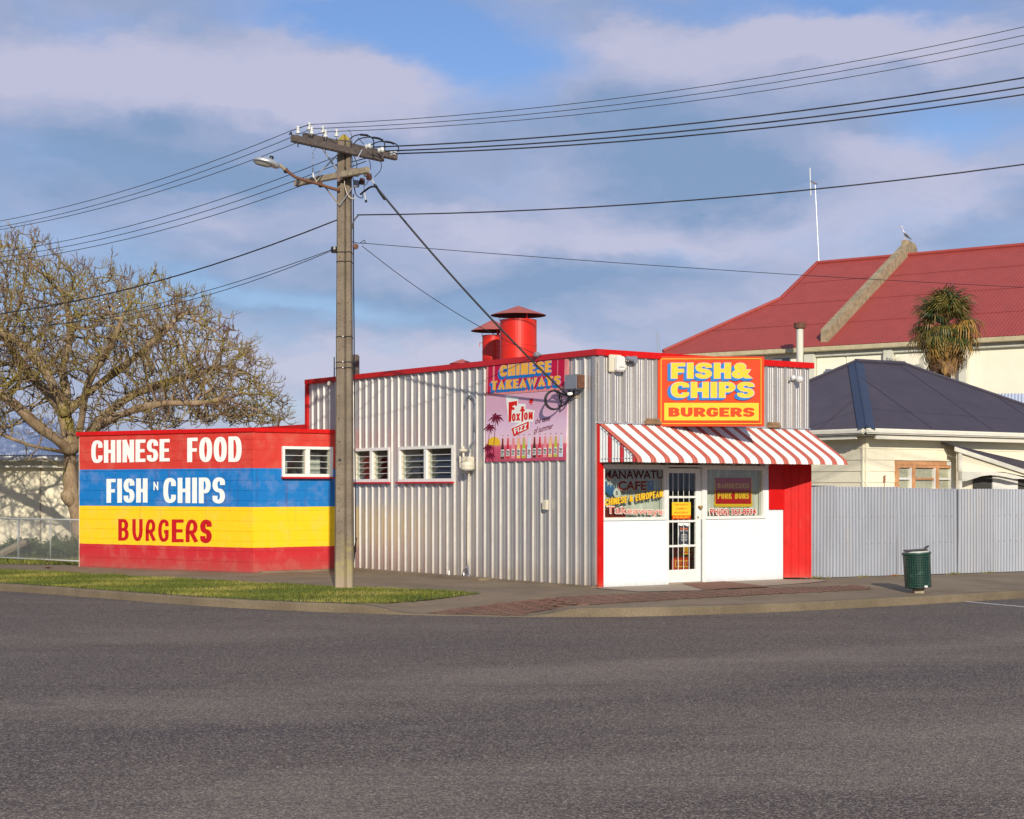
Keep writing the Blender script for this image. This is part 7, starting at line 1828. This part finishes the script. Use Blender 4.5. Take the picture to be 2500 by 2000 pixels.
def make_tree():
    pass
    TY = 38.6
    base = at(186, 1345, TY); base.z = -.05
    t = thing('bare_tree', 'large gnarled leafless tree with lichen spotted branches behind the painted annex', 'tree', base)
    rs = np.random.RandomState(11)
    # crown envelope in the photograph's outline: pixel column -> highest row
    ex = np.array([-420, -300, -150, 0, 45, 100, 200, 300, 400, 480, 560, 620, 660, 690, 712]); ey = np.array([760, 640, 570, 575, 545, 590, 630, 655, 690, 720, 790, 850, 900, 960, 1010])
    A = []
    while len(A) < 10500:
        px = rs.uniform(-420, 712); py = rs.uniform(530, 1075); dy = rs.uniform(-2.7, 2.3)
        top_ = np.interp(px, ex, ey)
        Y = TY + dy
        cxp = 190; f_ = 1 - (dy / 3.6) ** 2
        tw = 1085 - (1085 - top_) * math.sqrt(max(f_, 0)) + 26 * math.sin(px * .045 + dy * 2) + 16 * math.sin(px * .11 + dy)
        if math.sin(px * .021 + dy * 1.3) * math.sin(py * .026 + dy * .9 + 1) > .72 and rs.rand() < .8: continue
        if py < tw: continue
        if abs(px - cxp) > 545 * math.sqrt(max(f_, 0)) + 20: continue
        # hollow heart
        dd = math.hypot((px - 185) / 330, (py - 1080) / 300)
        if dd < .55 and rs.rand() < .85: continue
        if py > 1045 and px > 380: continue
        A.append(((px - 1250) / F * Y, Y, CZ - (py - HZ) / F * Y))
    A = np.array(A)
    nodes = []; parent = []
    def chain_(pts, par, step=.2):
        last = par
        P = spl(pts, 10); acc = 0
        for i in range(1, len(P)):
            acc += (P[i] - P[i - 1]).length
            if acc >= step or i == len(P) - 1: nodes.append(P[i]); parent.append(last); last = len(nodes) - 1; acc = 0
        return last
    nodes.append(base); parent.append(-1)
    a = lambda x, y, d=0: at(x, y, TY + d)
    f1 = chain_([base, a(193, 1290, 0), a(178, 1230), a(170, 1170), a(172, 1110)], 0)
    f2 = chain_([nodes[f1], a(168, 1060), a(160, 1015, -.2)], f1)
    L1_ = chain_([nodes[f2], a(140, 960, -.3), a(100, 890, -.6), a(40, 830, -.9), a(-60, 780, -1.2)], f2)
    L2_ = chain_([nodes[f2], a(165, 960, .2), a(150, 900, .5), a(175, 820, .8), a(160, 730, 1.0)], f2)
    L3_ = chain_([nodes[f1], a(195, 1050, -.3), a(205, 990, -.7), a(215, 930, -1.0), a(270, 850, -1.3), a(300, 770, -1.6)], f1)
    L4_ = chain_([nodes[f1], a(215, 1060, .3), a(260, 1010, .6), a(330, 960, 1.0), a(420, 930, 1.2), a(520, 900, 1.4)], f1)
    L5_ = chain_([nodes[f1], a(150, 1080, -.4), a(90, 1040, -.9), a(30, 980, -1.3), a(-60, 930, -1.7), a(-180, 880, -1.8)], f1)
    L6_ = chain_([nodes[f2], a(190, 980, 0), a(240, 940, .2), a(320, 880, -.2), a(390, 820, -.5), a(440, 770, -.6)], f2)
    L7_ = chain_([nodes[f1], a(140, 1100, -.6), a(80, 1090, -1.2), a(0, 1060, -1.7)], f1)
    L8_ = chain_([nodes[f1], a(150, 1140, -.5), a(110, 1120, -1.2), a(60, 1125, -1.8)], f1)
    L9_ = chain_([nodes[f2], a(120, 960, 1.0), a(60, 900, 1.8), a(0, 800, 2.3)], f2)
    L10_ = chain_([nodes[f1], a(230, 1050, -.8), a(300, 1010, -1.5), a(400, 985, -2.0), a(500, 985, -2.2)], f1)
    nmain = len(nodes)
    step, di, dk = .14, 1.5, .185
    alive = np.ones(len(A), bool)
    near_i = np.full(len(A), -1); near_d = np.full(len(A), 1e9)
    NP = np.array([tuple(p) for p in nodes])
    for i in range(0, nmain):
        if i < 8: continue
        d = np.linalg.norm(A - NP[i], axis=1); m_ = d < near_d; near_d[m_] = d[m_]; near_i[m_] = i
    pts = [tuple(p) for p in nodes]
    for it in range(90):
        use = alive & (near_d < di)
        if use.sum() == 0: break
        idx = near_i[use]; PP = np.array(pts); dv = A[use] - PP[idx]; dv /= np.linalg.norm(dv, axis=1)[:, None] + 1e-9
        acc = np.zeros((len(pts), 3)); np.add.at(acc, idx, dv); cnt = np.bincount(idx, minlength=len(pts))
        new = []
        for i in np.nonzero(cnt)[0]:
            v = acc[i] / (np.linalg.norm(acc[i]) + 1e-9) + rs.normal(0, .22, 3); v[2] += .06; v /= np.linalg.norm(v)
            new.append((i, PP[i] + v * step))
        if not new: break
        s0 = len(pts)
        for (i, q) in new: pts.append(tuple(q)); parent.append(int(i))
        NQ = np.array([q for _, q in new])
        al = np.nonzero(alive)[0]
        for c0 in range(0, len(NQ), 400):
            blk = NQ[c0:c0 + 400]; D = np.linalg.norm(A[al][:, None, :] - blk[None], axis=2); j = D.argmin(1); dm = D[np.arange(len(al)), j]
            m_ = dm < near_d[al]; near_d[al[m_]] = dm[m_]; near_i[al[m_]] = s0 + c0 + j[m_]
        alive &= near_d > dk
        if len(pts) > 32000: break
    P = np.array(pts); n = len(P); par = np.array(parent)
    # radii from the tips down
    r = np.zeros(n); kids = [[] for _ in range(n)]
    for i in range(1, n): kids[par[i]].append(i)
    order = list(range(n))
    rad2 = np.zeros(n); ex_ = 2.35; rt = .0100
    # nodes are numbered after their parents
    for i in range(n - 1, -1, -1):
        rad2[i] = rt ** ex_ if not kids[i] else sum(rad2[k] for k in kids[i])
    r = rad2 ** (1 / ex_); r = np.minimum(r * .92, .155)
    tips = [i for i in range(n) if not kids[i]]
    print('tree nodes', n, 'tips', len(tips), 'base r', r[0])
    # trunk chain = the nodes from the base to the first fork
    groups = {'trunk': [], 'limb': {}, 'branches': []}
    main_end = {}
    def strip(mb, a, b, nseg):
        ra, rb_ = r[a] if a else r[a] * 1.15, r[b]
        mb_pts = (V(*P[a]), V(*P[b])); 
        return mb_pts, ra, rb_
    # vectorised tubes: every edge one short tube
    def edges_mesh(name, ed, ns, mat, par_o, kind=None, smooth=True):
        a_ = np.array([e[0] for e in ed]); b_ = np.array([e[1] for e in ed]); pa, pb = P[a_], P[b_]
        d = pb - pa; L_ = np.linalg.norm(d, axis=1)[:, None] + 1e-9; d /= L_
        up = np.where(np.abs(d[:, 2:3]) < .9, np.array([[0, 0, 1.]]), np.array([[1., 0, 0]])); x = np.cross(d, up); x /= np.linalg.norm(x, axis=1)[:, None]; y = np.cross(d, x)
        V_ = np.empty((len(ed), 2 * ns, 3)); ra = np.minimum(r[a_], r[b_] * 1.35)[:, None]; rb_ = r[b_][:, None]
        for k in range(ns):
            an = 2 * math.pi * k / ns; o = x * math.cos(an) + y * math.sin(an); V_[:, k] = pa + o * ra - d * ra * .3; V_[:, ns + k] = pb + o * rb_ + d * rb_ * .3
        base_ = (np.arange(len(ed)) * 2 * ns)[:, None, None]
        F_ = np.array([[k, (k + 1) % ns, ns + (k + 1) % ns, ns + k] for k in range(ns)])[None] + base_
        return V_.reshape(-1, 3), F_.reshape(-1, 4)
    def mk(name, vs, fs, mat, par_o, kind=None):
        loc = np.array(tuple(par_o.location)); me = bpy.data.meshes.new(name); vs = vs - loc
        me.vertices.add(len(vs)); me.vertices.foreach_set('co', vs.ravel().astype(np.float32)); me.loops.add(fs.size); me.loops.foreach_set('vertex_index', fs.ravel().astype(np.int32))
        me.polygons.add(len(fs)); me.polygons.foreach_set('loop_start', np.arange(0, fs.size, fs.shape[1], dtype=np.int32)); me.polygons.foreach_set('loop_total', np.full(len(fs), fs.shape[1], np.int32)); me.polygons.foreach_set('use_smooth', [True] * len(fs))
        me.materials.append(MATS[mat]); me.update(); me.validate(); o = bpy.data.objects.new(name, me); SC.collection.objects.link(o); o.parent = par_o
        if kind: o['kind'] = kind
        return o
    # continuous thick tubes along the heaviest child
    def heavy_chain(i):
        ch = [i]
        while kids[ch[-1]]:
            k = max(kids[ch[-1]], key=lambda q: rad2[q])
            if r[k] < .035: break
            ch.append(k)
        return ch
    done = set(); stack = [0]; first = True; edges_small = []
    while stack:
        i = stack.pop()
        ch = heavy_chain(i)
        if (i == 0 or r[i] >= .035) and len(ch) > 2:
            full = ([par[i]] if i else []) + ch
            pp = [V(*P[k]) for k in full]; 
            for _ in range(2): pp = [pp[0]] + [(pp[k - 1] + pp[k] * 2 + pp[k + 1]) / 4 for k in range(1, len(pp) - 1)] + [pp[-1]]
            rr_ = [min(r[k], r[ch[0]] * 1.1) * (1 + .10 * math.sin(k * 7.3)) for k in full]
            if i == 0: rr_[0] *= 1.35; rr_[1] *= 1.12
            m_ = MB(); m_.tube(pp, rr_, 12 if i == 0 else 8, cap=True); m_.build('trunk' if i == 0 else 'limb', 'bark', t, smooth=True)
            for k in ch:
                for q in kids[k]:
                    if q not in ch: stack.append(q)
        else:
            # everything thinner goes to the twig mass
            st2 = [i]
            while st2:
                k = st2.pop()
                if par[k] >= 0: edges_small.append((par[k], k))
                st2 += kids[k]
    # knobbly end twigs
    small = np.array(edges_small); vs1, fs1 = edges_mesh('x', [tuple(e) for e in edges_small if r[e[1]] > .016], 5, '', None)
    vs2, fs2 = edges_mesh('x', [tuple(e) for e in edges_small if r[e[1]] <= .016], 4, '', None)
    mk('branches', vs1, fs1, 'bark', t, 'stuff')
    bu = at(166, 1212, TY - .1); m_ = MB(); m_.lathe(bu, [(0, -.30), (.09, -.24), (.15, -.10), (.17, .02), (.13, .12), (.06, .17), (0, .18)], 9, V(-.35, -.2, .9)); bo = m_.build('burl', 'bark', t, smooth=True)
    tv, tf = [], []; base_i = 0
    cand = np.array([i for i in range(nmain, n) if r[i] < .03]); cand = np.concatenate([cand[rs.rand(len(cand)) < .75], np.array(tips), np.array(tips)])
    m_ = len(cand); o = P[cand]; outv = o - np.array([base.x + .3, base.y, 2.6]); outv /= np.linalg.norm(outv, axis=1)[:, None] + 1e-9
    seg = [o]; d = outv * .5 + rs.normal(0, .6, (m_, 3)); d[:, 2] += .45; d /= np.linalg.norm(d, axis=1)[:, None]; Ls = rs.uniform(.10, .30, m_)[:, None]
    p1 = o + d * Ls * .5; d2_ = d + rs.normal(0, .35, (m_, 3)); d2_[:, 2] += .5; d2_ /= np.linalg.norm(d2_, axis=1)[:, None]; p2 = p1 + d2_ * Ls * .6
    d3 = d + rs.normal(0, .7, (m_, 3)); d3[:, 2] += .4; d3 /= np.linalg.norm(d3, axis=1)[:, None]; p3 = p1 + d3 * Ls * .5
    def segs(a, b, ra, rb_):
        d = b - a; d /= np.linalg.norm(d, axis=1)[:, None] + 1e-9; x = np.cross(d, np.array([[.3, .5, .81]])); x /= np.linalg.norm(x, axis=1)[:, None] + 1e-9; y = np.cross(d, x)
        W_ = np.empty((len(a), 6, 3))
        for k in range(3): an = 2.094 * k; o_ = x * math.cos(an) + y * math.sin(an); W_[:, k] = a + o_ * ra; W_[:, 3 + k] = b + o_ * rb_
        F_ = np.array([[0, 1, 4, 3], [1, 2, 5, 4], [2, 0, 3, 5]])[None] + (np.arange(len(a)) * 6)[:, None, None]
        return W_.reshape(-1, 3), F_.reshape(-1, 4)
    allv, allf = [vs2], [fs2]; off = len(vs2)
    for (a_, b_, ra, rb_) in ((o, p1, .0080, .0068), (p1, p2, .0068, .005), (p1, p3, .0068, .005)):
        v_, f_ = segs(a_, b_, ra, rb_); allv.append(v_); allf.append(f_ + off); off += len(v_)
    mk('twigs', np.concatenate(allv), np.concatenate(allf), 'twig_bark', t, 'stuff')
make_tree()
